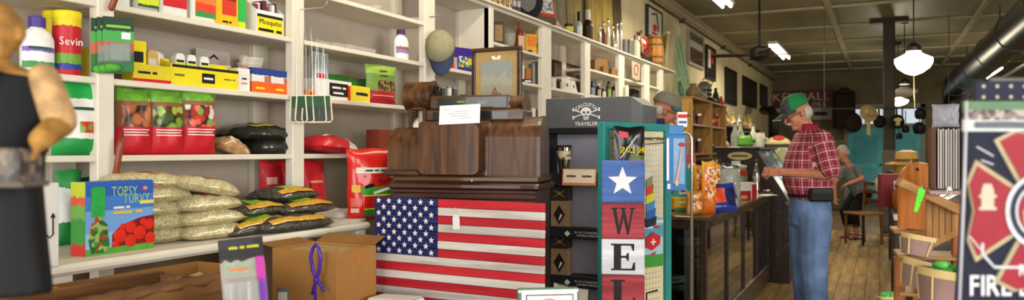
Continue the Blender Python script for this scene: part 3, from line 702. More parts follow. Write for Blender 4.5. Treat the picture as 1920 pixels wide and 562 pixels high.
def jug(label, px0, px1, pyt, lev, col, capc, lab, X=-2.7, a=70, name='jug', cat='jug', prints=(), flat=.6, texts=(), handle=False, cap_h=.16):
    p, w, h = sl(px0, px1, pyt, lev, X); w = (px1-px0)*zX((px0+px1)/2, X)/FPX; p.x = max(p.x, -2.89+w/2*max(flat, .7)); o = thing(name, label, cat, p, a); r = w/2
    hb = h*(1-cap_h)
    G().lathe([(r*.92, 0), (r, .01), (r, hb*.7), (r*.8, hb*.86), (r*.42, hb*.95), (r*.42, hb)], 20, sy=flat).build('body', mt(col, .4, .04, coat=.2), o, smooth=40)
    G().lathe([(r*.5, hb*.97), (r*.5, h*.985), (r*.44, h)], 18, sy=1 if flat > .9 else .9).build('cap', mt(capc, .4, .05), o, smooth=40)
    if lab:
        g = G(); n = 10; v = []
        for j in range(2):
            for i in range(n+1):
                t = R(-155+130*i/n); v.append((r*1.012*math.cos(t), r*flat*1.02*math.sin(t), hb*(.10+.55*j)))
        g.add(v, [(i, i+1, n+2+i, n+1+i) for i in range(n)]).build('label', lab, o, smooth=True)
    for s, hh, m, x, z, ww in texts: txt(s, hh, m, o, (x*r, -r*flat*1.03-.001, z*hb), w=ww)
    if handle: G().tube([(r*.7, 0, hb*.9), (r*1.05, 0, hb*.85), (r*1.1, 0, hb*.6), (r*.95, 0, hb*.5)], r*.14, 8).build('handle', mt(col, .4, .04, coat=.2), o, smooth=True)
    return o
def can(label, px0, px1, pyt, lev, mat, lidm=None, X=-2.7, a=70, name='can', cat='can', lid=.07, texts=(), bands_=(), group=None):
    p, w, h = sl(px0, px1, pyt, lev, X); w = (px1-px0)*zX((px0+px1)/2, X)/FPX; p.x = max(p.x, -2.885+w/2); o = thing(name, label, cat, p, a, group); r = w/2
    G().lathe([(r*.97, 0), (r, h*.02), (r, h*(1-lid)), (r*.96, h*(1-lid))], 20).build('body', mat, o, smooth=40)
    if lidm: G().lathe([(r*1.03, h*(1-lid)), (r*1.03, h*.985), (r*.95, h)], 20).build('lid', lidm, o, smooth=40)
    for nm, m, z0, z1 in bands_: G().lathe([(r*1.012, h*z0), (r*1.012, h*z1)], 20).build(nm, m, o, smooth=40)
    for s, hh, m, z, ww in texts: txt(s, hh, m, o, (0, -r*1.03-.001, z*h), w=ww)
    return o
def box(label, loc, rz, w, d, h, mat, prints=(), texts=(), name='box', cat='box', tilt=0, group=None, bev=.002, sides=()):
    """carton: front towards -y at y=0, depth behind it; prints (name, mat, x0, x1, z0, z1) as fractions"""
    o = thing(name, label, cat, loc, rz, group); o.rotation_euler = Euler((R(tilt), 0, R(rz)))
    G().box(-w/2, w/2, 0, d, 0, h, bev).build('carton' if name != 'carton' else 'body', mat, o)
    for i, (nm, m, x0, x1, z0, z1) in enumerate(prints): quad(o, nm, m, (x0-.5)*w, (x1-.5)*w, z0*h, z1*h, -.0004-.0007*i)
    for nm, m, y0, y1, z0, z1 in sides: G().box(-w/2-.0008, -w/2-.0001, y0*d, y1*d, z0*h, z1*h).build(nm, m, o)
    for s, hh, m, x, z, ww in texts: txt(s, hh*h, m, o, ((x-.5)*w, -.0008-.0007*len(prints), z*h), w=ww*w)
    return o
def sbox(label, px0, px1, pyt, lev, mat, X=-2.66, a=90, d=.08, dz=0, **k):
    p, w, h = sl(px0, px1, pyt, lev, X); p.z += dz
    if px0 > 880: w = .92*(px1-px0)*zX((px0+px1)/2, X)/FPX; a = 48; d = min(d, .12)
    return box(label, p, a, w, d, h-dz, mat, **k)
K_ = mt(INK, .5); WH = mt('#e2e0dc', .45, .03); YE = mt('#e6d225', .4, .05); RE = mt('#c32128', .4, .06); GR = mt('#2f8a35', .4, .1); BL = mt('#2b4a9a', .4, .08); OR = mt('#e8651f', .4, .06); GRL = mt('#7fb83a', .4, .1); DG = mt('#1d4a2a', .45, .1)
# ---------------------------------------------------------------- bay at the far left
jug('white weed killer jug with purple cap and leaf label', 40, 98, 32, 1, '#dcdcd8', '#4a3a8a', bands([(0, '#3f8a45'), (.25, '#dedede'), (.62, '#7a5ab0'), (.8, '#dedede')], wob=.06), X=-2.66, a=75, texts=(('~1', .014, DG, 0, .52, .07),))
can('yellow capped green garden dust canister behind white jug', 82, 118, 22, 1, bands([(0, '#2f7a35'), (.5, '#d8c31f')]), mt('#e3cc1e'), X=-2.79, a=75, name='dust_canister', cat='canister')
can('red garden dust canister with yellow lid and white lettering', 101, 149, 22, 1, bands([(0, '#b81f2a'), (.1, '#2d3f8a'), (.2, '#6d9a3a'), (.38, '#b81f2a'), (.86, '#d9c520')], wob=.04), mt('#e3cc1e'), X=-2.66, a=72, name='dust_canister', cat='canister', lid=.12, texts=(('Sevin', .028, WH, .52, .075),))
can('plain yellow tub behind the red dust canister', 148, 180, 90, 1, mt('#c9b32a'), mt('#d3bd2e'), X=-2.76, name='tub', cat='tub')
p, w, h = sl(98, 186, 150, 0); bag('green and white lawn food bag with tomato print', p, 85, w, h, .07, bands([(0, '#1f8a3f'), (.22, '#dcdad2'), (.74, '#1f9a45')], wob=.02), prints=(('tomato_print', cells(['#c2352c', '#d86a3a', '#6f9a3a'], 30), .45, .85, .30, .45),), name='fertilizer_bag', texts=(('~1', .016, DG, .5, .62, .09),))
bag('dark green fertilizer bag standing low beside the blue box', onX(150, 335, -2.75)*1+Vector((0, 0, -.0))-Vector((0, 0, onX(150, 335, -2.75).z-CT)), 90, .14, .25, .05, bands([(0, '#1f7a3a'), (.25, '#c9d6c2'), (.7, '#1d5a2d')]), name='fertilizer_bag')
bag('pale green lawn bag at the counter end behind box', Vector((-2.72, yX(128, -2.72), CT)), 88, .1, .28, .05, bands([(0, '#1d7a38'), (.3, '#dcdedb'), (.75, '#2a8a42')]), name='fertilizer_bag')
# ---------------------------------------------------------------- planter box with tomatoes on the counter
XB_ = -2.36; q0, q1 = yX(160, XB_), yX(288, XB_); hh = onX(224, 339, XB_).z-CT; ww = q1-q0
pb = box('blue planter box with red tomatoes print on the counter', Vector((XB_, (q0+q1)/2, CT)), 90, ww, .075, hh, bands([(0, '#8fb6e2'), (.3, '#6f9ed8'), (.6, '#4277c2'), (.8, '#2c5bb0')], wob=.02),
    prints=(('grass_strip', mt('#5a9a3a', .4), 0, 1, 0, .09),), texts=(('TOPSY', .13, mt('#9ccf7a'), .55, .86, .38), ('TURVY', .13, mt('#9ccf7a'), .73, .75, .40), ('~2', .045, WH, .51, .63, .24), ('~2', .06, mt('#d8b04a'), .60, .56, .44)), name='planter_box',
    sides=(('side_panel', bands([(0, '#b8352f'), (.16, '#3c8a3e'), (.5, '#6aa04a'), (.68, '#c9563f'), (.8, '#b6c23a')], wob=.08), 0, 1, 0, 1),))
quad(pb, 'yellow_strip', mt('#d9cf6a'), .28*ww, .5*ww, .66*hh, .71*hh, -.0012)
G().prism([(-.42*ww, .52*hh), (-.24*ww, .52*hh)]+[(-.33*ww+.10*ww*math.cos(R(a)), .90*hh+.035*hh*math.sin(R(a))) for a in range(0, 181, 30)], -.002, -.0004).build('planter_print', mt('#2fa24a', .4, .15, 60), pb)
G().prism([(-.36*ww, .52*hh), (-.30*ww, .52*hh), (-.2*ww, .4*hh), (-.17*ww, .12*hh), (-.24*ww, .03*hh), (-.42*ww, .03*hh), (-.46*ww, .2*hh), (-.42*ww, .42*hh)], -.0022, -.0004).build('vine_print', cells(['#2f6a33', '#3f8a3a', '#b03a2a', '#8fae5a', '#2a5a2c'], 70), pb)
G().prism([(-.13*ww, .09*hh), (.5*ww, .09*hh), (.5*ww, .49*hh), (.3*ww, .47*hh), (.1*ww, .41*hh), (-.05*ww, .34*hh), (-.13*ww, .26*hh)], -.0022, -.0004).build('tomato_backing', mt('#7a1612'), pb)
tm_ = mt('#d02a1c', .3, .12, 30, coat=.4)
for tx, tz, tr in ((-.02, .24, .1), (.14, .34, .085), (.28, .25, .1), (.14, .15, .09), (.42, .36, .08), (.44, .16, .085), (.33, .40, .05), (-.08, .13, .05), (.02, .36, .045)):
    g = G().ell((tx*ww, -.0024, tz*hh), (tr*ww*.95, .0012, tr*ww*.95), 16, 8); g.build('tomato_print', tm_, pb, smooth=True)
g = G().ell((.36*ww, -.001, .88*hh), (.045*ww, .001, .03*ww), 14, 8); g.build('red_badge', RE, pb); txt('TV', .012, WH, pb, (.36*ww, -.0022, .88*hh), w=.016, bold=.0006)
# ---------------------------------------------------------------- hanging cards and tool handles on the first post
for k in range(3):
    c_ = onX(184+9*k, 60, XF+.02+.012*k)
    o = thing('seed_card', ['nearest green blister card hanging on first shelf post', 'middle green blister card hanging on first shelf post', 'rear green blister card hanging on first shelf post'][2-k], 'blister card', Vector((XF+.03+.016*k, yX(212, XF+.03)-.025+.012*k, 1.705+.004*k)), 62, 'green cards hanging on the post')
    G().box(-.052, .052, 0, .002, 0, .2, .001).build('card', bands([(0, '#2c6a34'), (.35, '#b85a3a'), (.55, '#3f9a48'), (.75, '#1d3a26')], wob=.05), o)
    G().box(-.032, .04, -.018, -.0005, .035, .105, .006).build('blister', film('#9aa6a0', .45), o)
    txt('~1', .014, GRL, o, (0, -.0012, .165), w=.08); quad(o, 'white_patch', WH, .01, .04, .12, .145, -.0006)
    G().ell((-.02, -.008, .012), (.03, .01, .016), 10, 6).build('leaf_print', mt('#4f9a35', .5, .3, 60), o, smooth=True)
hd_ = wood('#6a2f1a', '#9a4f2c', 'Z', 6, .4, .3)
for (px, pz, lab) in ((207, 20, 'short brown wooden tool handle at top of first post'), (216, 332, 'reddish wooden tool handle hanging low on first post')):
    q = onX(px, pz, XF+.03)
    t_ = thing('hand_tool', lab, 'tool', q, 60)
    G().lathe([(.006, 0), (.012, .01), (.011, .06), (.013, .11), (.010, .14), (.006, .15)], 12).build('grip', hd_, t_, rot=(R(4), R(8 if pz > 100 else 18), 0), smooth=True)
    G().tube([(0, 0, .14), (.003, 0, .165), (0, .012, .175)], .003, 6).build('strap_loop', mt('#4a2a18', .7), t_, rot=(R(4), R(8 if pz > 100 else 18), 0))
# ---------------------------------------------------------------- first bay, top visible shelf (only the lower halves are in view)
HX = -2.655
def tall(px0, px1, col, lab, label, hgt=.22, cap='#d8d8d6', kind='jug'):
    p, w, _ = sl(px0, px1, 0, 2, -2.68); o = thing('spray_jug' if kind == 'jug' else 'powder_box', label, 'jug' if kind == 'jug' else 'box', p, 86); r = w/2
    if kind == 'jug':
        G().box(-r, r, 0, .07, 0, hgt*.8, .012).build('body', mt(col, .35, .04, coat=.3), o)
        G().lathe([(r*.4, hgt*.8), (r*.4, hgt*.92), (r*.3, hgt)], 14, c=(0, .035, 0)).build('cap', mt(cap, .4), o, smooth=40)
    else: G().box(-r, r, 0, .07, 0, hgt, .004).build('carton', mt(col, .4, .05), o)
    for nm, m, x0, x1, z0, z1 in lab: quad(o, nm, m, (x0-.5)*w, (x1-.5)*w, z0*hgt, z1*hgt, -.0006)
    return o
tall(208, 246, '#d8d6d0', (), 'plain white jug against first post on upper shelf')
tall(254, 298, '#a9aca4', (('label', bands([(0, '#31502f'), (.08, '#c6d832')]), .12, .96, .12, .7),), 'grey jug with lime label on upper shelf')
tall(303, 353, '#dcdad4', (('label', bands([(0, '#c2242a'), (.35, '#e0a02a'), (.6, '#c2242a')]), .08, .92, .22, .75),), 'white jug with red and orange label on upper shelf')
o = tall(361, 404, '#dcdad4', (('label', bands([(0, '#3f8a45'), (.18, '#d8402a'), (.45, '#e8763a'), (.6, '#4f9a45')], wob=.12), .14, .98, .14, .75),), 'white jug with tomato coloured label on upper shelf')
o = tall(404, 446, '#e2b426', (('red_panel', bands([(0, '#c83a24'), (.5, '#8a1f1c')]), .3, .9, .28, .9),), 'yellow and red insect powder box on upper shelf', kind='box'); txt('~2', .012, K_, o, (0, -.002, .03), w=.05)
tall(446, 461, '#c9d62a', (('green_panel', mt('#2fae4a'), .05, .95, .2, 1),), 'slim green and yellow pack on upper shelf', kind='box')
p, w, h = sl(481, 531, 22, 2, -2.66)
mb_ = thing('mosquito_display_box', 'white and yellow mosquito netting counter box on upper shelf', 'display box', p, 88)
G().box(-w/2, w/2, 0, .004, 0, h).build('front_panel', WH, mb_)
for s in (-1, 1): g = gx([(0, 0), (.12, 0), (.12, h+.09), (0, h)], s*w/2-.002, s*w/2+.002); g.build('side_panel', WH, mb_)
G().box(-w/2, w/2, .116, .12, 0, h+.09).build('back_panel', WH, mb_)
quad(mb_, 'yellow_label', YE, -.46*w, .46*w, .04*h, .72*h, -.0005); quad(mb_, 'black_strip', K_, -.46*w, .46*w, .72*h, .84*h, -.0005)
txt('Mosquito', .024, K_, mb_, (0, -.0016, .54*h), w=.8*w, bold=.0008); txt('~2', .02, K_, mb_, (0, -.0016, .2*h), w=.84*w, bold=.0006)
for k in range(6): G().box(-w*.42+w*.15*k, -w*.31+w*.15*k, .02+.015*(k % 2), .10, .01, h+.03+.012*(k % 3), .003).build('packet', mt(['#8a2f4a', '#d8d4d0', '#5a2a3a'][k % 3], .4), mb_)
# ---------------------------------------------------------------- first bay, second shelf
def tray(label, px0, px1, pyt, lev, col, X, d=.09, a=88, front=.5):
    p, w, h = sl(px0, px1, pyt, lev, X); o = thing('display_tray', label, 'display tray', p, a); m = mt(col, .45, .05)
    G().box(-w/2, w/2, 0, .003, 0, h).build('front_panel', m, o); G().box(-w/2, w/2, d-.003, d, 0, h*1.3).build('back_panel', m, o)
    for s in (-1, 1): gx([(.003, 0), (d-.003, 0), (d-.003, h*1.3), (.003, h)], s*(w/2-.0015)-.0015, s*(w/2-.0015)+.0015).build('side_panel', m, o)
    G().box(-w/2+.003, w/2-.003, .003, d-.003, 0, .003).build('bottom', m, o)
    return o, w, h, p
t1, w, h, p = tray('yellow red bottomed tray of rodent bait cards', 252, 318, 122, 1, '#d8c52e', -2.63, .08, 84)
quad(t1, 'red_strip', RE, -w/2, w/2, 0, .2*h, -.0005); txt('~2', .014, K_, t1, (-.02, -.001, .55*h), w=.5*w)
for k in range(2): 
    c = G().box(-w*.48, -w*.12, .01+.02*k, .013+.02*k, .004, h*2.3-.01*k, .001).build('card', YE, t1); quad(c, 'black_print', K_, -w*.44, -w*.2, h*1.1, h*1.7, .0095+.02*k)
for k in range(6):
    q = onX(296+7*k, 120, -2.70); 
    o = thing('bait_bottle', 'white flat bait bottle %s in the bait tray' % ['first', 'second', 'third', 'fourth', 'fifth', 'sixth'][k], 'bottle', Vector((-2.675-.012*k, yX(284+6.5*k, -2.68), SH[1]+.004)), 80, 'white bait bottles in the tray')
    G().prism([(-.02, 0), (.02, 0), (.02, .118), (.012, .135), (-.012, .135), (-.02, .118)], 0, .010).build('body', WH if k > 1 else mt('#c9a55a'), o)
    quad(o, 'label', mt('#c9c6b8'), -.015, .015, .07, .1, -.0003)
t2, w, h, p = tray('long yellow tray of white bottles on second shelf', 322, 445, 126, 1, '#e3d226', -2.625, .075, 88)
quad(t2, 'black_stripe', K_, -.48*w, .5*w, .86*h, .99*h, -.0005); quad(t2, 'black_badge', K_, -.06*w, .13*w, .22*h, .7*h, -.0005); txt('~1', .014, WH, t2, (.035*w, -.0015, .45*h), w=.14*w)
txt('~1', .013, mt('#6a6a3a'), t2, (-.38*w, -.001, .5*h), w=.14*w); txt('~2', .008, mt('#6a6a3a'), t2, (.36*w, -.001, .5*h), w=.18*w)
G().box(.2*w, .5*w, -.002, .07, -.012+.012, .002).build('base_liner', WH, t2)
for k, px in enumerate((338, 360, 384)):
    o = thing('spray_bottle', 'small white bottle with lime label %s in long yellow tray' % ['leftmost', 'second', 'third'][k], 'bottle', Vector((-2.66, yX(px, -2.66), SH[1]+.004)), 86, 'white bottles in the long tray')
    G().prism([(-.022, 0), (.022, 0), (.022, .12), (.014, .135), (-.014, .135), (-.022, .12)], 0, .03).build('body', WH, o)
    quad(o, 'lime_label', mt('#c3d23a'), -.018, .018, .065, .098, -.0004); quad(o, 'black_band', K_, -.018, .018, .098, .108, -.0004)
for k, px in enumerate((412, 431, 457)):
    o = thing('doll_bottle', ['pinkish small bottle in clear cup near carton sign', 'second pinkish bottle in clear cup on the tray', 'pinkish bottle in clear cup over white box'][k], 'bottle', Vector((-2.70+.02*k, yX(px, -2.68), SH[1]+(.035 if k < 2 else .088))), 86, 'pink bottles')
    G().lathe([(.013, 0), (.014, .04), (.008, .055), (.01, .07), (.004, .08)], 12, c=(0, .02, 0)).build('body', mt('#d8a79a', .4), o, smooth=True)
    G().lathe([(.014, .02), (.0145, .04)], 12, c=(0, .02, 0)).build('label', mt('#a83a3a', .4), o, smooth=True)
    G().lathe([(.020, 0), (.021, .07), (.018, .085)], 14, c=(0, .02, 0)).build('clear_cup', film('#d8d8d6', .25, .1), o, smooth=True)
sbox('white small carton with dark stamp on second shelf', 447, 469, 128, 1, WH, X=-2.64, d=.05, texts=(('~1', .1, K_, .5, .55, .4), ('~1', .06, RE, .5, .35, .5)))
sg_ = box('grey cardboard sign with black diamond logo on second shelf', Vector((-2.84, (yX(368, -2.84)+yX(432, -2.84))/2, SH[1])), 90, yX(432, -2.84)-yX(368, -2.84), .006, .205, mt('#b5a9a0', .6, .04), texts=(('~1', .09, K_, .5, .62, .45), ('~2', .05, mt('#6a625c'), .5, .26, .5)), name='cardboard_sign', cat='sign')
G().prism([(0, .185), (.03, .162), (.018, .162), (0, .174), (-.018, .162), (-.03, .162)], -.0022, -.001).build('diamond_top', K_, sg_); G().prism([(0, .075), (.025, .105), (-.025, .105)], -.0022, -.001).build('diamond_base', K_, sg_)
for k in range(4):
    o = thing('plastic_lid_tub', ['bottom', 'second', 'third', 'topmost'][k]+' cream tub in stack behind small cartons', 'tub', Vector((-2.80, yX(462+3*k, -2.8), SH[1]+.05*k if k == 0 else SH[1]+.10+.028*(k-1))), 90, 'stacked cream tubs')
    G().lathe([(.055, 0), (.06, .1 if k == 0 else .02)], 18).build('tub', mt('#d6d0bc', .4), o, smooth=40); G().lathe([(.064, .1 if k == 0 else .02), (.064, .112 if k == 0 else .027)], 18).build('lid', mt('#ddd24a' if k < 2 else '#dcd8c8', .4), o, smooth=40)
for k, (a_, b_) in enumerate(((474, 513), (512, 548))):
    sbox(['blue white and orange trap box on second shelf', 'orange trap box with hand print against second post'][k], a_, b_, 128+5*k, 1, bands([(0, '#e85f22'), (.45, '#dcdad6'), (.72, '#2b3f8a')], wob=.08), X=-2.64, a=86, d=.1, texts=(('~1', .12, YE, .35, .2, .4),), prints=(('hand_print', mt('#b3705a'), .55, .85, .45, .7),), name='trap_box')
# ---------------------------------------------------------------- first bay, third shelf: potting bags
pot = ((219, 279, 165, 'onion bulb bag with green top and red foot', ['#a85f3f', '#c47a50', '#8d4a30', '#b56c48']), (279, 339, 168, 'middle bulb bag with glossy red foot and green top', ['#3f5a2a', '#7a9a3a', '#5a3a24', '#a3b34a']), (339, 399, 165, 'tomato plant food bag with green top beside bulb bags', ['#c23a2c', '#d86a5a', '#7a9a4a', '#d8d4cc', '#9a2a24']))
for k, (a_, b_, t_, lab, cc) in enumerate(pot):
    p, w, h = sl(a_, b_, t_, 0, -2.66+.008*k); o = bag(lab, p, 84, w*1.06, h, .075, bands([(0, '#c01f2c'), (.42, '#8a5a3a'), (.8, '#5f9a35')], wob=.03), prints=(('picture', cells(cc, 26 if k == 0 else 34, .3, .4, edge='#2a1c12'), .08, .92, .42, .74), ('green_header', mt('#6aa336', .35, .3, 30, coat=.4), .02, .98, .80, .995), ('white_line', WH, .12, .88, .37, .385), ('white_line', WH, .12, .8, .33, .345), ('white_line', WH, .12, .86, .29, .305)), name='bulb_bag', seed=1.3*k, group='bulb and plant food bags')
flatbag('clear bag of brown seed with pale label on shelf', onX(428, 280, -2.7)*1-Vector((0, 0, onX(428, 280, -2.7).z-SH[0])), 80, .17, .12, .075, mt('#a8835a', .25, .3, 60, coat=.5), (('pale_label', mt('#d8c9a0'), -.5, .3, -.8, .2),), tilt=(0, 20), name='seed_bag')
for k, (px, py, w_, t_, lab) in enumerate(((500, 284, .34, .062, 'lower black seed sack lying on third shelf'), (478, 250, .36, .06, 'upper black seed sack on shelf pile'), (515, 256, .26, .05, 'black sack with yellow print beside second post'))):
    flatbag(lab, Vector((-2.74, yX(px, -2.74), SH[0]+(.002 if k == 0 else .066 if k == 1 else .060))), 90, w_, .22 if k != 2 else .2, t_+.02, mt('#23241f', .25, .4, 40, coat=.5), (('yellow_print', mt('#a99a35', .4, .3, 40), -.6, .3, -.75, -.4), ('green_print', mt('#3f5a2a', .4, .3, 40), -.2, .5, -.3, .2)), seed=k*2.1, tilt=(0, 0 if k < 2 else 3), name='seed_sack')
# ---------------------------------------------------------------- seed bags piled on the counter
seedm = cells(['#c9bf95', '#b7ac80', '#d6cdaa', '#a89c70', '#c3b88c'], 170, .3, .6)
seedp = mt('#b8694a', .35, .2, 30, coat=.5)
ords = ['bottom', 'second', 'third', 'fourth', 'topmost']
ya, yb = yX(222, -2.5), yX(340, -2.5)
for k in range(5):
    flatbag(ords[k]+' pale seed bag of the pile behind planter box', Vector((-2.52+.012*(k % 2), (ya+yb)/2-.02*k/4+.008*(k % 2), CT+.001+.052*k)), 90+(k*37 % 5)-2, yb-ya, .21, .062, seedm, (('reddish_label', seedp, -.4, .2, -.6, .1),), seed=k*1.7, tilt=(0, 4 if k == 4 else 0), group='pale seed bags piled behind the box')
ya, yb = yX(329, -2.44), yX(441, -2.44)
for k in range(4):
    flatbag(ords[k if k < 3 else 4]+' pale seed bag of the front pile on counter', Vector((-2.45, (ya+yb)/2-.012*k, CT+.001+.056*k+(.012 if k == 3 else 0))), 90+(k*29 % 7)-3, (yb-ya)*(1 if k < 2 else .94), .22, .066, seedm, (('reddish_label', seedp, -.35, .25, -.7, .0),), seed=k*2.3+.6, tilt=(0, 11 if k == 3 else 0), group='pale seed bags of the front pile')
# ---------------------------------------------------------------- sunflower seed sacks in front of second post
darks = cells(['#4a473f', '#35332d', '#5d594f', '#2c2a25'], 140, .25, .6)
dk = (((470, 598), -2.36, 0, 'bottom dark sunflower seed sack on counter edge', -4), ((404, 530), -2.42, .0, 'dark seed sack with yellow strip beside pale seed bags', 0), ((498, 612), -2.46, .055, 'dark seed sack with yellow strip under red bag', 3), ((420, 520), -2.48, .062, 'dark seed sack with lime patch on the pile', 4), ((480, 580), -2.52, .115, 'topmost dark seed sack with lime patch by second post', 6))
for k, ((a_, b_), X, dz, lab, rr) in enumerate(dk):
    y0, y1 = yX(a_, X), yX(b_, X)
    pr = [('yellow_strip', mt('#c9982a', .35, .25, 60, coat=.5), -.75, .7, -.93, -.66)]
    if k > 0: pr.append(('lime_patch', mt('#86bd2f', .3, .2, 20, coat=.5), -.45, .35, -.64, .1))
    flatbag(lab, Vector((X, (y0+y1)/2, CT+.001+dz)), 90+rr, y1-y0, .2, .068, darks, pr, seed=k*1.1, tilt=(0, -3 if k == 1 else 0), name='seed_sack', group='dark seed sacks on the counter')
# ---------------------------------------------------------------- red bags
redb = bands([(0, '#2f8a35'), (.1, '#c41f26'), (.6, '#b01a22'), (.9, '#cf2a2c')], wob=.05)
p = Vector((-2.79, yX(508, -2.79), CT)); bag('red lawn food bag behind second post', p, 85, .15, .30, .07, redb, (('white_text_block', mt('#d8a79a'), .15, .6, .6, .72), ('red_shade', mt('#a3161e'), .6, .95, .3, .8)), name='fertilizer_bag', seed=.4)
p = Vector((-2.775, yX(540, -2.775), CT)); bag('red lawn food bag with figure picture by second post', p, 80, .15, .30, .07, redb, (('picture', cells(['#d8b04a', '#3f6a2f', '#a3202a', '#d8d0c0'], 40), .5, .95, .35, .85),), name='fertilizer_bag', seed=2.4)
p = Vector((-2.66, yX(590, -2.66), CT)); bag('red bag with green foot leaning just past second post', p, 80, .17, .30, .07, bands([(0, '#2f9a3a'), (.22, '#c8222a')], wob=.1), (('white_text_block', mt('#d8938a'), .3, .8, .6, .64), ('figure_picture', cells(['#2a1c1a', '#d8a080', '#8a1a1f'], 40), .1, .3, .3, .6)), name='fertilizer_bag', seed=4.4, tilt=-6)
flatbag('white paper sack lying behind big red bag', Vector((-2.5, yX(634, -2.5), CT+.001)), 90, .22, .2, .05, mt('#cfc9c4', .5, .05, 12), (('red_mark', RE, .2, .5, -.3, .2),), name='paper_sack')
bk_ = thing('booklet', 'thin cream catalogue under seed sacks on counter', 'booklet', Vector((-2.36, yX(640, -2.36), CT)), 92)
G().box(-.16, .12, -.06, .1, 0, .012, .002).build('pages', mt('#d3ccba', .6), bk_); G().box(-.16, .12, -.062, .1, .012, .014, .0005).build('cover', mt('#dcd6c6', .5), bk_)
# big red bag in front
p = onX(690, 405, -2.28); p = Vector((-2.32, yX(694, -2.32), CT))
brd_ = thing('red_sack', 'large red bag with handle slot and green swoosh at counter end', 'bag', p, 62); bw_, bh_ = .255, .36
sd = 3.3
bag_mesh(bw_, bh_, .12, sd, 16, 18).build('pouch', mt('#c9241f', .28, .12, 12, coat=.6), brd_, smooth=True)
for nm, m, u0, u1, v0, v1 in (('white_arc', mt('#e0d6c4', .4), .12, .92, .66, .74), ('green_swoosh', mt('#3f9a35', .35), .22, .98, .36, .47), ('green_foot', mt('#2f8a32', .35), .25, .98, .07, .16), ('yellow_line', YE, .22, .98, .345, .365), ('yellow_line', YE, .25, .98, .16, .175), ('side_print', mt('#d86a5a', .4), .03, .17, .2, .32), ('side_print', mt('#d8b4a0', .4), .03, .15, .12, .18), ('gold_print', mt('#d8a83a', .4), .05, .2, .4, .5), ('text_block', mt('#e0a898', .4), .65, .93, .22, .3)):
    patch(bw_, bh_, .12, sd, u0, u1, v0, v1, .002).build(nm, m, brd_, smooth=True)
pp = bag_pt(.6, .52, bw_, bh_, .12, -1, sd); txt('Taste', .026, K_, brd_, (pp[0]+.025, pp[1]-.012, pp[2]+.012), w=.085, rot=(0, R(-14), 0), bold=.001, shear=.2); txt('~1', .024, K_, brd_, (pp[0]-.06, pp[1]-.008, pp[2]-.012), w=.05, rot=(0, R(-14), 0))
pp = bag_pt(.55, .70, bw_, bh_, .12, -1, sd); txt('~3', .012, DG, brd_, (pp[0], pp[1]-.008, pp[2]), w=.14)
pp = bag_pt(.5, .42, bw_, bh_, .12, -1, sd); txt('~1', .02, WH, brd_, (pp[0]+.03, pp[1]-.012, pp[2]), w=.09, rot=(0, R(-16), 0), shear=.2)
G().box(-.035, .035, -.011, -.009, bh_*.9, bh_*.94, .001).build('handle_slot', mt('#3a1512', .7), brd_)
# ---------------------------------------------------------------- second bay
for k in range(3):
    q = Vector((-2.70+.02*k, yX(612+28*k, -2.7), SH[2]))
    o = thing('clear_tray', ['small clear plastic dish next to second post', 'middle clear plastic dish on upper shelf', 'long clear plastic dish on upper shelf'][k], 'plastic tray', q, 90, 'clear trays on the upper shelf'); w_ = .06+.035*k
    m = film('#cfcbc0', .22, .1)
    G().box(-w_, w_, 0, .1, 0, .003).build('bottom', m, o); G().box(-w_, w_, 0, .002, .003, .035).build('front_wall', m, o); G().box(-w_, w_, .098, .1, .003, .035).build('back_wall', m, o)
    for s in (-1, 1): G().box(s*w_-.001, s*w_+.001, .002, .098, .003, .035).build('side_wall', m, o)
jug('white bottle with purple label alone on upper shelf', 735, 768, 56, 2, '#e2e0e0', '#4a3566', bands([(0, '#dcdce0'), (.3, '#8a7ab0'), (.55, '#9a5a4a'), (.75, '#e0e0e0')], wob=.1), X=-2.68, a=75, name='bottle', cat='bottle', cap_h=.13)
for k, (px, hh_) in enumerate(((700, .03), (780, .03))):
    o = thing('glass_dish', ['low clear dish on topmost shelf', 'low clear dish near third post on topmost shelf'][k], 'dish', Vector((-2.68, yX(px, -2.68), SH[3])), 90); G().lathe([(.03, 0), (.05, .03), (.047, .03), (.028, .004)], 16).build('bowl', film('#d3d0c8', .3, .1), o, smooth=True)
sbox('grey blister pack standing next to second post', 588, 616, 98, 1, mt('#9aa09c', .4, .3, 60), X=-2.68, d=.02, prints=(('clear_dome', film('#c9d2d6', .5), .1, .9, .1, .7), ('red_print', RE, .2, .8, .45, .55)), name='blister_pack', cat='blister pack')
sbox('white and black carton with red end on second shelf', 592, 661, 150, 1, WH, X=-2.63, a=92, d=.09, prints=(('black_panel', K_, .35, .88, .18, .85), ('red_end', RE, .88, 1, .0, .8)), texts=(('~2', .16, WH, .62, .62, .4), ('~1', .16, WH, .6, .35, .3)), name='trap_carton')
sbox('small orange box beside white trap carton', 577, 592, 168, 1, mt('#d88a3a'), X=-2.61, d=.04, prints=(('red_dot', RE, .3, .7, .3, .7),), name='small_box')
sbox('amber topped small bottle box near hanging fly swatters', 574, 587, 148, 1, mt('#d8c07a'), X=-2.70, d=.04, name='small_box')
for k, (a_, b_, t_) in enumerate(((612, 650, 140), (636, 690, 146))):
    p, w, h = sl(a_, b_, t_, 1, -2.78+.02*k); bag(['green soft pack behind white trap carton', 'green pack with red patch behind yellow box'][k], p, 88, w, h, .05, mt('#3f7a33', .4, .3, 30), (('red_patch', RE, .4, .95, .2, .6),) if k else (), name='soft_pack')
sbox('small yellow box with black word on second shelf', 661, 696, 162, 1, YE, X=-2.62, a=95, d=.06, texts=(('~1', .28, K_, .5, .5, .7),), name='small_box')
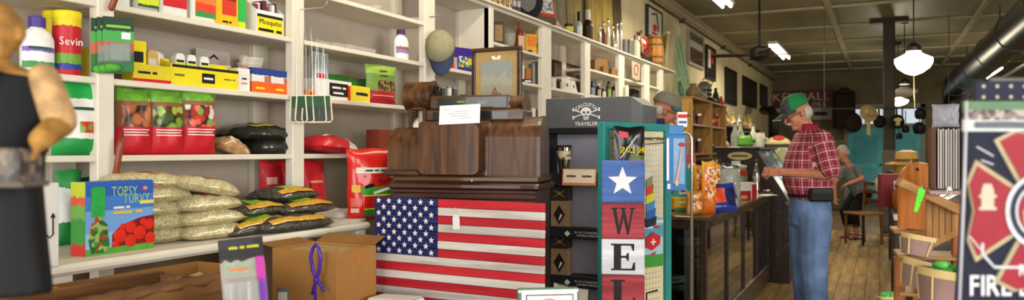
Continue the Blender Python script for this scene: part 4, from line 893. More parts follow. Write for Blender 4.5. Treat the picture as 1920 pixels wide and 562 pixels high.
p, w, h = sl(690, 737, 122, 1, -2.64); bag('green stand-up bag with brown soil picture and red foot', p, 80, w, h, .05, bands([(0, '#a81f28'), (.32, '#6a8a3a'), (.75, '#8fae4a')], wob=.03), (('soil_picture', cells(['#5a3a24', '#7a5a3a', '#3f2a1a', '#8a7a4a'], 60), .3, .95, .34, .6), ('white_line', mt('#d8a8a0'), .15, .85, .2, .22)), name='plant_food_bag', texts=(('~1', .012, mt('#5a2a2a'), .5, .84, .06), ('~1', .01, mt('#3a3a1a'), .5, .72, .06)))
flatbag('red and white soft bag lying on third shelf', Vector((-2.68, yX(612, -2.68), SH[0]+.001)), 90, yX(655, -2.6)-yX(572, -2.6), .2, .095, bands([(0, '#c2242e'), (.72, '#dcd6d4')], axis='X', wob=.1, rough=.3), (('white_text', mt('#e0b8b8'), -.5, .1, -.6, -.35),), name='soft_bag', tilt=(0, 4))
sbox('low red brick coloured box on shelf beside register', 712, 736, 243, 0, mt('#8a3a2a', .6), X=-2.66, d=.1, name='small_box')
# fly swatters on wire hooks at the second post
for k in range(5):
    px = 540+13*k; X = XF+.05+.02*k
    q = Vector((X, yX(558, XF)+(-.05+.022*k), 0)); zt_ = onX(px, 178, X).z; zb_ = onX(px, 228, X).z
    o = thing('fly_swatter', ['leftmost', 'second', 'middle', 'fourth', 'rightmost'][k]+' cream framed fly swatter hanging on second post', 'fly swatter', (q.x, q.y, zb_), [20, 50, 60, 35, 25][k], 'fly swatters hanging on the post')
    hgt = zt_-zb_; w_ = .045
    G().tube([(-w_*.8, 0, hgt), (-w_, 0, .012), (-w_*.8, 0, 0), (w_*.8, 0, 0), (w_, 0, .012), (w_*.8, 0, hgt), (-w_*.8, 0, hgt)], .0042, 6).build('frame', mt('#d8ceb2', .5), o)
    G().box(-w_*.75, w_*.75, -.003, .003, hgt*.55, hgt+.002, .001).build('binding', DG, o)
    G().box(-w_*.8, w_*.8, -.0007, .0007, .004, hgt*.55).build('mesh_panel', film('#35463c', .45, .5), o)
    top = onX(560, 20+12*k, X).z-zb_
    G().tube([(-.008, 0, hgt), (-.006, .0, top*.7), (0, 0, top), (.006, 0, top*.7), (.008, 0, hgt)], .0016, 5).build('wire_handle', mt('#b9b7ae', .3, metal=.9), o)
hk = onX(562, 18, XF)
ho = G().tube([(0, 0, 0), (.05, 0, .0), (.14, .01, .0), (.16, .01, .012), (.165, .01, .03)], .0028, 6).build('wire_hook', mt('#c9c7c0', .3, metal=.9), None, hk+Vector((0, 0, .0))); tag(ho, 'chrome wire hook near top of second shelf post', 'hook')
# ================================================================ third bay and on
def onZ(px, py, Z): return at(px, py, (CAMH-Z)*FPX/(py-281))
# ball cap hanging on the third post
def cap_meshes(parent, crown, bill, r=.095, face=-1, panel=None):
    """ball cap: crown dome with a bill towards -y"""
    rings = []
    for j in range(9):
        t = j/8*math.pi/2; rr = r*math.cos(t)**.8 if j < 8 else .004; z = r*1.05*math.sin(t)
        rings.append([(rr*.92*math.cos(a), rr*1.12*math.sin(a), z) for a in [2*math.pi*k/20 for k in range(20)]])
    c = G().rings(rings).build('crown', crown, parent, smooth=True)
    v = []; f = []; n = 12; m = 5
    for side in (0, 1):
        for j in range(m+1):
            for i in range(n+1):
                a = R(200+140*i/n); s = j/m
                rx_, ry_ = r*.93, r*1.12; L_ = r*.85*math.sin(math.pi*i/n)**.6
                x = rx_*math.cos(a)*(1-.12*s); y = ry_*math.sin(a)-L_*s; z = .006-.018*s-.25*(x*x/r)*(s*.5+.3)-.003*side
                v.append((x, y, z))
    k = (n+1)*(m+1)
    for side in (0, 1):
        for j in range(m):
            for i in range(n):
                q = (j*(n+1)+i, j*(n+1)+i+1, (j+1)*(n+1)+i+1, (j+1)*(n+1)+i); f.append(tuple(a+k*side for a in (q if side else q[::-1])))
    edge = list(range(n+1))
    for i in range(n): a = m*(n+1)+i; f.append((a, a+1, a+1+k, a+k))
    G().add(v, f).build('bill', bill, parent, smooth=True)
    G().ell((0, 0, r*1.05), (.008, .008, .005), 8, 6).build('button', crown, parent, smooth=True)
    if panel:
        v = []; n = 8; m = 6
        for j in range(m+1):
            for i in range(n+1):
                a = R(215+110*i/n); t = (.05+.85*j/m)*math.pi/2; rr = r*1.015*math.cos(t)**.8; v.append((rr*.92*math.cos(a), rr*1.12*math.sin(a), r*1.065*math.sin(t)))
        G().add(v, [(j*(n+1)+i, j*(n+1)+i+1, (j+1)*(n+1)+i+1, (j+1)*(n+1)+i) for j in range(m) for i in range(n)]).build('front_panel', panel, parent, smooth=True)
    return c
q = onX(826, 90, XF+.08)
hc = thing('ball_cap', 'tan ball cap with navy bill hanging on third shelf post', 'cap', q, 30); hc.rotation_euler = Euler((R(62), R(-8), R(20)))
cap_meshes(hc, mt('#8f8a6d', .85, .1, 40), mt('#2f3a52', .8, .1, 40), .105)
kh = G().tube([(0, 0, 0), (.05, 0, 0), (.055, 0, .02)], .004, 6).build('peg', mt('#8a8a84', .4, metal=.8), None, onX(806, 32, XF)); tag(kh, 'small metal peg holding the tan ball cap', 'hook')
sbox('small red tin with white digits beside hanging cap', 823, 847, 100, 2, RE, X=-2.66, a=75, d=.06, texts=(('10', .3, WH, .6, .5, .5),), name='tin', cat='tin')
can('clear tumbler glass between red tin and purple box', 845, 858, 106, 2, film('#cfd0cc', .4, .1), None, X=-2.68, name='drinking_glass', cat='glass')
sbox('purple tea box with green and yellow print on shelf', 859, 886, 90, 2, mt('#3f2a86', .4, .1), X=-2.66, a=72, d=.07, prints=(('picture', cells(['#d8c13a', '#3f7a3a', '#c9d2d8', '#6a3a9a'], 60), .2, .85, .2, .65),), name='tea_box')
for k, (px, c, t_) in enumerate(((818, '#c9a08a', 161), (830, '#3a3f4a', 163), (842, '#d8d4cc', 162), (852, '#4a4a52', 164))):
    can(['pinkish little jar', 'dark little jar', 'white little jar', 'grey little jar'][k]+' in row behind receipt spool', px-5, px+5, t_, 1, mt(c, .4), mt('#8a8a86', .4), X=-2.68, name='small_jar', cat='jar')
vz = thing('green_vase', 'small dark green vase on shelf behind framed picture', 'vase', Vector((-2.74, yX(870, -2.74), SH[1])), 0); G().lathe([(.02, 0), (.035, .03), (.03, .08), (.015, .1), (.03, .13)], 16).build('body', mt('#3a4a2f', .3), vz, smooth=True); G().lathe([(.031, .125), (.034, .135), (.028, .135)], 16).build('lip', mt('#6a6a3a', .3), vz, smooth=True)
# framed scenic picture leaning behind the register
YP = 3.56
a0, a1 = onY(886, 78, YP), onY(978, 100, YP); pw = a1.x-a0.x; pz0 = CAMH+.05; ph = (a0.z+a1.z)/2-pz0
fp = thing('framed_picture', 'framed scenic print with gold mat standing behind register', 'picture frame', ((a0.x+a1.x)/2, YP, pz0), 0)
fd = wood('#2a190f', '#4a3020', 'X', 6, .4, .3); gold = mt('#a98d5a', .4, .1, 20)
t_ = .022
for nm, b_ in (('frame_rail', (-pw/2, pw/2, ph-t_, ph)), ('frame_rail', (-pw/2, pw/2, 0, t_)), ('frame_stile', (-pw/2, -pw/2+t_, t_, ph-t_)), ('frame_stile', (pw/2-t_, pw/2, t_, ph-t_))): G().box(b_[0], b_[1], -.015, .015, b_[2], b_[3], .004).build(nm, fd, fp)
G().box(-pw/2+t_, pw/2-t_, -.004, .01, t_, ph-t_).build('mat_board', gold, fp)
G().box(-pw/2+.055, pw/2-.05, -.007, -.0041, .05, ph-.075).build('scenic_print', bands([(0, '#5f543f'), (.22, '#6f634a'), (.36, '#807660'), (.5, '#969180'), (.66, '#9c9b8c'), (.8, '#8b928d')], wob=.2, rough=.3, scale=5), fp)
g = G(); cxp = 0.005
for x_, w_, h_ in ((-.04, .022, .14), (-.012, .03, .19), (.02, .026, .16), (.05, .02, .10)): g.prism([(cxp+x_-w_, .1), (cxp+x_+w_, .1), (cxp+x_+w_*.7, .1+h_*.8), (cxp+x_, .1+h_), (cxp+x_-w_*.7, .1+h_*.8)], -.009, -.0072)
g.build('castle_print', mt('#7a5f4a', .3, .3, 60), fp)['kind'] = 'stuff'
G().prism([(.0, ph-.058), (.016, ph-.044), (.03, ph-.048), (.022, ph-.062), (.012, ph-.068), (0, ph-.064), (-.012, ph-.068), (-.022, ph-.062), (-.03, ph-.048), (-.016, ph-.044)], -.0068, -.0042).build('white_butterfly', WH, fp)
st_ = thing('picture_stand', 'dark box under the framed picture behind register', 'box', ((a0.x+a1.x)/2, YP, 0)); G().box(-pw/2+.03, pw/2-.03, .0, .06, 0, pz0, .004).build('body', mah, st_); G().box(-pw/2+.02, pw/2-.02, -.02, .07, pz0-.02, pz0, .003).build('top', mah, st_)
# fourth bay
sbox('old brown label tin leaning on upper right shelf', 923, 947, 40, 3, mt('#3a2a1c', .4), X=-2.64, a=70, d=.02, prints=(('oval_label', mt('#8a6f45'), .15, .85, .15, .85),), name='label_tin', cat='tin')
dsh = thing('glass_dish', 'tall clear glass dish beside the label tin', 'dish', Vector((-2.7, yX(955, -2.7), SH[3])), 0); G().lathe([(.03, 0), (.05, .06), (.055, .13), (.05, .13), (.03, .01)], 16).build('bowl', film('#b9b9a8', .4, .1), dsh, smooth=True)
jug('reddish brown bottle with round stopper on upper shelf', 966, 984, 40, 3, '#7a2f1c', '#8a5a35', mt('#c9a58a'), X=-2.68, flat=1, name='bottle', cat='bottle', cap_h=.22)
sbox('yellow orange cereal box on upper shelf of fourth bay', 983, 1008, 64, 3, mt('#d8a028', .4), X=-2.66, a=80, d=.05, prints=(('orange_panel', mt('#d8752a'), .2, .95, .4, .9), ('black_oval', K_, .2, .6, .08, .2)), name='cereal_box')
can('yellow cylinder tin beside cereal box', 1003, 1018, 56, 3, bands([(0, '#d8c23a'), (.3, '#4a8a5a'), (.5, '#d8c23a')]), mt('#c9b22e'), X=-2.66, name='cylinder_tin', cat='tin')
for k, (x0_, x1_, t_, c) in enumerate(((979, 984, 122, '#c9c2a8'), (985, 997, 128, '#a8622f'), (998, 1004, 118, '#8a8a80'), (1004, 1012, 115, '#6f7268'))):
    sbox(['cream slim book', 'orange brown tin', 'grey upright book', 'slanted grey book'][k]+' on middle shelf of fourth bay', x0_, x1_, t_, 2, mt(c, .5), X=-2.68, a=85, d=.1, name='book' if k != 1 else 'tin', cat='book' if k != 1 else 'tin')
sbox('small dark blue box with white word before tins', 980, 1000, 148, 2, mt('#1f2440'), X=-2.63, a=80, d=.03, texts=(('~1', .5, WH, .5, .5, .7),), name='small_box')
for k, px in enumerate((982, 991, 1000, 1009)):
    can(['first', 'second', 'third', 'fourth'][k]+' little spice can in row behind framed picture', px-4, px+4, 203, 1, mt(['#b9b4a8', '#3f4a52', '#d8d4cc', '#8a5a3a'][k]), mt('#c9c9c4', .4), X=-2.66, name='spice_can', cat='can', group='spice cans')
# fifth bay
dp = thing('dark_picture', 'dark framed still life behind the white cups', 'picture frame', Vector((-2.86, (yX(1040, -2.86)+yX(1090, -2.86))/2, SH[2])), 90); w_ = yX(1090, -2.86)-yX(1036, -2.86); h_ = .33
G().box(-w_/2, w_/2, -.0, .02, 0, h_, .006).build('frame', mt('#1e1712', .5), dp); G().box(-w_/2+.03, w_/2-.03, -.003, 0, .03, h_-.03).build('painting', cells(['#2a1c14', '#4a2f20', '#6a4028', '#1f1712'], 6, .5), dp)
for k, (px, pt) in enumerate(((1037, 146), (1056, 152))):
    can(['nearer white mug on shelf below black box', 'white mug next to the photo cards'][k], px-6, px+6, pt, 2, mt('#cfcabc', .4), None, X=-2.66, name='mug', cat='mug')
for k, px in enumerate((1065, 1078)):
    c_ = box(['white card with dark emblem tilted beside mug', 'second white card with dark emblem on shelf'][k], Vector((-2.64, yX(px, -2.64), SH[2])), 70+15*k, .12, .003, .13-.01*k, mt('#c9c5b9', .5), tilt=-14, prints=(('emblem', K_, .4, .62, .35, .6),), name='photo_card', cat='card')
for k, (x0_, x1_, t_) in enumerate(((1079, 1098, 153),)):
    sbox('black rectangular box high in the fifth bay', 1078, 1098, 153, 2.13, mt('#1a1a1b', .6), X=-2.72, d=.12, name='black_box', bev=.004)
sp(G().box(XB+.012, XF-.1, yX(1072, -2.65), yX(1097, -2.65), 2.105, 2.129, .003), 'shelf', cream)
# sixth bay: kraft cartons, bottles
for k, (x0_, x1_, t_, X, lv) in enumerate(((1112, 1142, 111, -2.68, 3), (1116, 1130, 133, -2.66, 3), (1130, 1142, 124, -2.62, 3), (1146, 1160, 128, -2.64, 3))):
    sbox(['larger kraft carton', 'flat kraft carton', 'small cube kraft carton', 'kraft carton by the post'][k]+' on upper shelf of sixth bay', x0_, x1_, t_, lv, mt('#9a7448', .7, .08), X=X, a=80, d=.14, prints=(('stamp', mt('#6a4a2c'), .6, .75, .4, .6),), name='kraft_carton', cat='carton')
for k, px in enumerate((1110, 1122, 1131, 1141, 1150, 1157)):
    jug(['dark blue plate shaped flask', 'dark amber bottle with white neck', 'squat dark jar', 'green glass bottle', 'dark brown bottle', 'tan small bottle'][k]+' in row of the sixth bay', px-5, px+5, 152+k % 3*5, 2, ['#1f2840', '#3a2415', '#2a2622', '#2f4a22', '#2f1c12', '#8a7a55'][k], ['#2a2a2a', '#c9c5b8', '#8a8a84', '#2a2a28', '#c9b58a', '#3a3a38'][k], mt(['#8a93a8', '#a9a08a', '#c9c4b8', '#8a9a5a', '#b9a98a', '#6a6248'][k]), X=-2.68, flat=1, name='bottle', cat='bottle', cap_h=.12)
# seventh bay: hanging tag, dark sack, bright packs
tg4 = thing('cloth_tag', 'tan cloth tag with red ring hanging over shelf edge', 'tag', onX(1192, 150, XF+.02), 85); G().prism([(-.12, .02), (0, 0), (.12, .01), (.13, .2), (-.13, .22)], -.004, 0).build('cloth', mt('#a89f8a', .8, .1), tg4); G().tube([(.06*math.cos(a*.393), -.006, .12+.06*math.sin(a*.393)) for a in range(17)], .006, 6).build('red_ring', mt('#a8322f', .6), tg4)
bag('dark cloth sack on upper shelf of last bay', Vector((-2.74, yX(1188, -2.74), SH[2])), 88, .34, .2, .1, mt('#2a261f', .8, .3), name='cloth_sack')
for k, px in enumerate((1180, 1189, 1199, 1206)):
    sbox(['first', 'second', 'third', 'fourth'][k]+' lime seed packet in last shelving bay', px-5, px+5, 192, 1, mt(['#a8b82f', '#c9d24a', '#7a9a2a', '#b8c03a'][k], .5, .3, 40), X=-2.66, d=.04, name='seed_packet', cat='packet', prints=(('print', mt(['#5a6a1f', '#8a3a2a', '#d8d49a', '#4a6a2a'][k]), .15, .85, .3, .7),))
# post finial
fn = thing('paper_roll', 'white paper roll standing against seventh shelf post', 'roll', Vector((XF+.03, yX(1170, XF), SH[1]+.15)), 0); G().lathe([(.025, 0), (.025, .3), (.018, .31)], 14).build('roll', mt('#cfcbc2', .5), fn, smooth=40); G().lathe([(.02, -.02), (.02, 0)], 12).build('core', mt('#a89878', .7), fn)
# ---------------------------------------------------------------- on top of the shelving
TOP = 2.52
def ttop(px0, px1, pyt, X): 
    y0, y1 = yX(px0, X), yX(px1, X); return Vector((X, (y0+y1)/2, TOP)), y1-y0, onX((px0+px1)/2, pyt, X).z-TOP
for k, (a_, b_, c1) in enumerate(((926, 942, '#a87a35'), (943, 960, '#8a5a2a'))):
    p, w, h = ttop(a_, b_, -22, -2.66); box(['yellow brown ammunition box', 'brown ammunition box with label'][k]+' on shelving top', p, 85, w, .12, h, mt(c1, .5), prints=(('label', cells(['#c9a24a', '#5a2a1a', '#3a2a1c', '#d8c9a0'], 50), .1, .9, .1, .9),), name='tin_box', cat='tin')
p, w, h = ttop(960, 976, -16, -2.66)
for k in range(2):
    can(['grey oil can on shelving top next to tire', 'second grey oil can on shelving top'][k], 960+8*k, 968+8*k, -12, TOP, bands([(0, '#3a3f42'), (.4, '#a8aaa6'), (.7, '#4a4f52')]), mt('#7a7a76', .4), X=-2.66, name='oil_can', cat='can')
tr = thing('rubber_hoop', 'small black rubber tire standing on shelving top', 'tire', onX(988, 22, -2.68)*1, 60); tr.location.z = TOP
g = G()
rings = []
for a in range(25):
    t = 2*math.pi*a/24; rings.append([((.13+.035*math.cos(b))*math.cos(t), .03*math.sin(b), .165+(.13+.035*math.cos(b))*math.sin(t)) for b in [2*math.pi*k/10 for k in range(10)]])
G().rings(rings, False).build('tread', mt('#1e1e1d', .8), tr, smooth=True); G().lathe([(.09, -.01), (.09, .01)], 20).tf(Matrix.Rotation(R(90), 4, 'X')).build('hub', mt('#8a8a86', .4, metal=.6), tr, loc=(0, 0, .165))
mg = box('red and black case with white label leaning on shelving top', Vector((-2.60, yX(1022, -2.60), TOP)), 60, .24, .04, .30, bands([(0, '#5a4a42'), (.2, '#b83a22'), (.5, '#c8552a')], wob=.05), prints=(('white_label', cells(['#c9cbc8', '#6a6a6a', '#c9cbc8', '#a9aba8'], 50), .3, .95, .3, .98),), name='tool_case', cat='case', tilt=-12)
wk = thing('wooden_wedge', 'small orange wooden wedge on shelving top', 'wedge', Vector((-2.62, yX(1050, -2.62), TOP)), 85); G().prism([(-.09, 0), (.09, 0), (-.06, .08)], 0, .08).build('block', wood('#8a5a35', '#b07a4a', 'X'), wk); G().box(-.09, .09, -.001, 0, 0, .01).build('edge_strip', mt('#7a4a2a'), wk)
can('little yellow and black tin on shelving top', 1058, 1075, 45, TOP, bands([(0, '#8a7f35'), (.25, '#c9b84a'), (.75, '#2a2a22')]), mt('#2a2a26'), X=-2.64, name='little_tin', cat='tin')
jug('blue grey flat flask with black stopper on shelving top', 1078, 1093, 22, TOP, '#8a98a2', '#1a1a1c', mt('#b9c2c4'), X=-2.64, name='flask', cat='bottle', cap_h=.35)
jug('dark brown growler with chrome cap on shelving top', 1092, 1112, 18, TOP, '#2a1710', '#b9b5aa', mt('#3a2418'), X=-2.66, flat=1, name='growler', cat='bottle', cap_h=.3)
for k, (a_, b_, c1, c2) in enumerate(((1030, 1060, '#4f4638', '#7a6d55'), (1062, 1090, '#5a4c2c', '#8f7d4a'), (1104, 1128, '#6a5526', '#a08a45'), (1129, 1149, '#7d672e', '#b39a52'), (1150, 1166, '#3a2f22', '#5a4a35'))):
    y0, y1 = yX(a_, -2.8), yX(b_, -2.8)
    o = thing('barn_board', ['grey weathered', 'olive weathered', 'yellowish weathered', 'golden weathered', 'dark brown'][k]+' board leaning on wall over shelving', 'wooden board', Vector((-2.80, (y0+y1)/2, TOP)), 90, 'weathered boards over the shelving'); o.rotation_euler = Euler((R(-2.5), 0, R(90)))
    w_ = y1-y0
    pr_ = [(-w_/2, 0), (w_/2, 0), (w_*.48, .5), (w_/2, .9), (w_*.4, 1.05), (-w_*.42, 1.07), (-w_/2, .8), (-w_*.47, .4)]
    G().prism(pr_, -.02, .02).build('plank', wood(c1, c2, 'Z', 5, .8, 0, 4), o); G().box(-w_*.42, w_*.42, -.0215, -.0201, .02, .05).build('dark_end_strip', mt('#3a2f20', .8), o)  # narrow strip across the foot, darker than the board
for k, (px, pt, hcol) in enumerate(((1124, 48, '#b5b3ac'), (1132, 40, '#6a2f22'), (1140, 34, '#c4c2bc'), (1149, 46, '#8a8780'), (1157, 40, '#c9c7c2'), (1164, 38, '#a9a7a0'), (1152, 76, '#c2c0ba'))):
    p, w, h = ttop(px-5, px+5, pt, -2.60 if k == 6 else -2.66+.015*(k % 3))
    o = thing('candlestick_bottle', ['first', 'second', 'third', 'fourth', 'fifth', 'sixth', 'short front'][k]+' metal topped candlestick bottle in the shelving top cluster', 'candlestick', p, 0, 'chrome topped bottles on the shelving top'); r = .03
    G().lathe([(r*1.1, 0), (r*1.1, h*.04), (r*.7, h*.06), (r*.75, h*.5), (r*.5, h*.62), (r*.35, h*.7)], 14).build('body', mt(hcol, .25, .1, metal=.5 if k != 1 else 0), o, smooth=40)
    G().lathe([(r*.35, h*.7), (r*.6, h*.74), (r*.3, h*.8), (r*.55, h*.86), (r*.4, h*.92), (r*.15, h)], 12).build('top_piece', mt('#c9c7c0', .15, .1, metal=.9), o, smooth=True)
for k, px in enumerate((1172, 1181)):
    can(['grey metal canister at end of trophy cluster', 'second grey canister at end of trophy cluster'][k], px-5, px+5, 74, TOP, mt('#6f6d64', .4, metal=.4), mt('#8a877c', .4, metal=.5), X=-2.64, name='metal_canister', cat='canister')
jug('pale enamel pitcher on shelving top', 1184, 1200, 66, TOP, '#b9b5a2', '#6a6a62', None, X=-2.64, flat=1, name='pitcher', cat='pitcher', handle=True)
rs = box('small red tin sign with white word over shelving', onX(1203, 84, -2.62), 80, .30, .006, .12, mt('#b0262a', .4), texts=(('~1', .5, WH, .5, .5, .7),), name='tin_sign', cat='sign'); rs.rotation_euler = Euler((0, R(12), R(80)))
for k in range(4):
    p = Vector((-2.62+.01*k, yX(1203+3*k, -2.62), TOP)); o = thing('red_flower', ['first', 'second', 'third', 'fourth'][k]+' dark red flower head below tin sign', 'flower', p, 20*k, 'dark red flowers')
    G().tube([(0, 0, 0), (.01, 0, .06+.03*k)], .004, 5).build('stem', mt('#4a4a2a'), o)
    for j in range(5): a = j*1.257; G().ell((.01+.025*math.cos(a), .025*math.sin(a), .075+.03*k), (.024, .024, .02), 8, 6).build('petal', mt('#7a1f24', .6, .2, 40), o, smooth=True)
hm = thing('hammer', 'hammer with pale wooden handle leaning on barrel', 'hammer', Vector((-2.60, yX(1207, -2.6), TOP)), 90); hm.rotation_euler = Euler((0, R(-25), R(90)))
G().lathe([(.012, 0), (.014, .2), (.011, .34)], 10).build('handle', wood('#9a835a', '#bda478', 'Z'), hm, smooth=True); G().box(-.05, .05, -.014, .014, .33, .365, .004).build('head', mt('#5a5a56', .4, metal=.7), hm)
# barrel keg with staves and hoops
p = Vector((-2.66, yX(1228, -2.66), TOP)); kz = zX(1228, -2.66)/FPX; rb = 15*kz; hb_ = onX(1228, 68, -2.66).z-TOP
kg = thing('wooden_keg', 'honey coloured wooden keg with hoops on shelving end', 'keg', p, 0)
n = 16; km = [wood('#9a6a2c', '#c08a42', 'Z', 5), wood('#8a5c26', '#b07c3a', 'Z', 5)]
def rad(t): return rb*(.86+.14*math.sin(math.pi*t))
for k in range(n):
    a0_, a1_ = 2*math.pi*(k+.03)/n, 2*math.pi*(k+.97)/n; rr = []
    for j in range(7):
        t = j/6; r_ = rad(t); z = hb_*t; rr.append([((r_-.02)*math.cos(a0_), (r_-.02)*math.sin(a0_), z), (r_*math.cos(a0_), r_*math.sin(a0_), z), (r_*math.cos(a1_), r_*math.sin(a1_), z), ((r_-.02)*math.cos(a1_), (r_-.02)*math.sin(a1_), z)])
    G().rings(rr).build('stave', km[k % 2], kg)
for t in (.1, .3, .7, .93): G().lathe([(rad(t)+.002, hb_*t-.012), (rad(t)+.006, hb_*t-.012), (rad(t)+.006, hb_*t+.012), (rad(t)+.002, hb_*t+.012)], 24).build('hoop', mt('#6a4a24', .5), kg, smooth=40)
G().lathe([(rb*.82, hb_*.93), (rb*.82, hb_*.95)], 24).build('keg_head', km[0], kg)
for k in range(5):
    o = thing('iron_finial', ['first', 'second', 'third', 'fourth', 'fifth'][k]+' dark little iron fitting on shelving end', 'iron fitting', Vector((-2.585+.01*(k % 2), yX(1206+4*k, -2.585), TOP)), 0, 'iron fittings'); G().lathe([(.02, 0), (.02, .02), (.01, .03)], 10).build('base', mt('#2a2622', .5), o); G().ell((0, 0, .05), (.022, .022, .022), 10, 6).build('ball', mt(['#2f2a24', '#6a2a22', '#3a3630'][k % 3], .4), o, smooth=True)
# ================================================================ things hung on the pegboard and around it
sb_ = pegpt(.36, .05, 1.13)
ssp = bag('black snack bag with yellow lettering hanging on pegboard', at(1180, 352, 3.3), 45, .155, .27, .04, mt('#141316', .25, .1, coat=.5), prints=(('red_oval', mt('#c4485a', .4), .12, .4, .82, .92), ('orange_print', mt('#d8602a', .4), .45, .95, .36, .46), ('green_print', mt('#5f7a35', .4), .5, .95, .46, .53)), name='toy_bag', seed=1.0)
pp = bag_pt(.5, .62, .155, .27, .04, -1, 1.0); txt('SPACE SHU', .026, mt('#e0d02a'), ssp, (pp[0]+.005, pp[1]-.006, pp[2]), w=.13, bold=.001, split=True)
g = G().tube([(-.06, -.03, .13), (.02, -.034, .23)], .003, 5); g.build('dart_toy', mt('#c9c9c6', .3), ssp)
tp_ = thing('folded_pennant', 'striped red yellow and blue pennant hanging behind sign', 'pennant', at(1222, 418, 3.28), 50)
cols = ['#1f2238', '#2f5fa8', '#3f86b8', '#d8cf2e', '#c8402a', '#8a8f6a']
for k, c in enumerate(cols):
    z0, z1 = .035*k-.02, .035*(k+1)-.02; G().prism([(-.03, z0), (.02-.004*k, z0+.012), (.024-.004*k, z1+.016), (-.03, z1)], -.003, .003).build('stripe', mt(c, .5), tp_)
wbag = bag('clear plastic bag hanging beside pennant on pegboard', at(1216, 410, 3.36), 55, .14, .33, .02, film('#d8d8d0', .3, .15), name='plastic_bag')
# toy first-aid pack on the board
tk = box('blue toy pack with red first aid kit on pegboard', at(1224, 500, 3.32), 58, .125, .03, .215, bands([(0, '#3f9a3a'), (.25, '#a9cfd8'), (.6, '#4aa3c0'), (.85, '#7ab8cc')], wob=.06), prints=(('white_header', mt('#c9d8dc'), 0, 1, .9, .96),), texts=(('~1', .07, WH, .3, .82, .4), ('~1', .07, RE, .68, .82, .3)), name='toy_pack', cat='toy pack')
G().prism([(-.045, .09), (-.01, .075), (.035, .1), (.04, .135), (-.005, .155), (-.045, .13)], -.008, -.001).build('red_case', mt('#c8282e', .4), tk)
G().prism([(x-.005, z+.112) for x, z in ((-.004, -.015), (.004, -.015), (.004, -.004), (.015, -.004), (.015, .004), (.004, .004), (.004, .015), (-.004, .015), (-.004, .004), (-.015, .004), (-.015, -.004), (-.004, -.004))], -.0095, -.008).build('white_cross', WH, tk)
G().prism([(-.02, .055), (.02, .07), (.005, .05)], -.003, -.001).build('red_plane', mt('#b83a44'), tk)
wk2 = thing('peg_bracket', 'small black wire bracket low on pegboard', 'bracket', at(1222, 548, 3.28), 58); G().tube([(-.03, 0, -.04), (-.03, 0, 0), (.03, 0, .006)], .004, 6).build('wire', K_, wk2); G().ell((.03, 0, .006), (.005, .005, .005), 8, 6).build('tip', K_, wk2)
# blue back-scratcher pack on the chrome hook stand
hs_ = at(1297, 281, 3.05)
hk2 = thing('hook_stand', 'slim chrome floor stand with curved hook top', 'display stand', (hs_.x, hs_.y, 0), FACE)
hz = at(1297, 250, 3.05).z; 
G().tube([(0, 0, .02), (0, 0, hz-.03)]+[(-.028+.028*math.cos(R(a)), 0, hz-.03+.035*math.sin(R(a))) for a in range(20, 181, 20)]+[(-.056, 0, hz-.06)], .0065, 8).build('rod', mt('#b5afa0', .25, .05, metal=.9), hk2, smooth=True)
G().lathe([(.12, 0), (.12, .012), (.02, .02)], 20).build('foot', mt('#8a857a', .4, metal=.6), hk2, smooth=40)
G().tube([(-.2, 0, hz-.045), (-.02, 0, hz-.03)], .003, 6).build('cross_wire', wire, hk2)
bp2 = box('blue hanging pack with pink scratcher on hook stand', at(1268, 357, 3.0)+Vector((0, 0, 0)), 30, .082, .02, .225, mt('#2f6fb0', .35, .08, coat=.3), prints=(('white_strip', WH, .02, .14, .18, .93), ('window', mt('#7fa3c4', .2), .35, .92, .12, .93), ('barcode', WH, .05, .2, .03, .12)), name='scratcher_pack', cat='hanging pack', )
g = G().tube([(.0, -.006, .04), (.012, -.006, .1), (.02, -.006, .17)], [.006, .004, .003], 6); g.build('scratcher_handle', mt('#d8a9a0', .4), bp2)
G().ell((.022, -.006, .185), (.014, .005, .008), 10, 6).build('scratcher_head', mt('#c82a4a', .4), bp2, smooth=True); G().ell((.0, -.006, .03), (.008, .005, .014), 10, 6).build('scratcher_hand', mt('#e0b8a8', .4), bp2, smooth=True)
G().box(-.03, .03, 0, .004, .225, .262, .003).build('hanger_tab', mt('#3f7ab0', .35), bp2)
wr = box('white and red packet perched on hook stand top', at(1280, 238, 3.08), 30, .04, .02, .062, WH, prints=(('red_band', RE, 0, 1, .6, .85), ('blue_band', BL, .1, .9, .25, .4)), name='small_packet', cat='packet')
lp = thing('white_loop', 'white plastic band curled over hook stand', 'plastic band', at(1283, 262, 3.1), 30); G().tube([(.03*math.cos(R(a))-.0, 0, .03*math.sin(R(a))) for a in range(-20, 201, 20)], .006, 8).build('band', WH, lp, smooth=True); G().ell((.03, 0, -.012), (.008, .008, .008), 8, 6).build('clip', mt('#b9b9b4'), lp)
# ================================================================ on the glass case
def ct_(px, py): return onZ(px, py, CTOP)
tl_ = thing('teal_scoop', 'teal plastic scoop bin on near end of case', 'scoop bin', ct_(1284, 394), 35)
G().prism([(-.09, .10), (.03, .10), (.08, .16), (.06, .26), (-.02, .34), (-.05, .33), (-.02, .2)], -.04, .05).build('shell', mt('#2fa09a', .4, .1), tl_, smooth=30); quad(tl_, 'white_sticker', WH, -.06, .0, .12, .16, -.041); quad(tl_, 'red_stripe', RE, -.05, -.01, .135, .15, -.0416)
G().box(-.1, .1, -.05, .06, .0, .10, .01).build('base_bin', mt('#d8ae2c', .4, .1), tl_); quad(tl_, 'green_strip', mt('#3f8a5a'), -.1, .1, .005, .025, -.0505); txt('~2', .02, WH, tl_, (0, -.052, .062), w=.13)
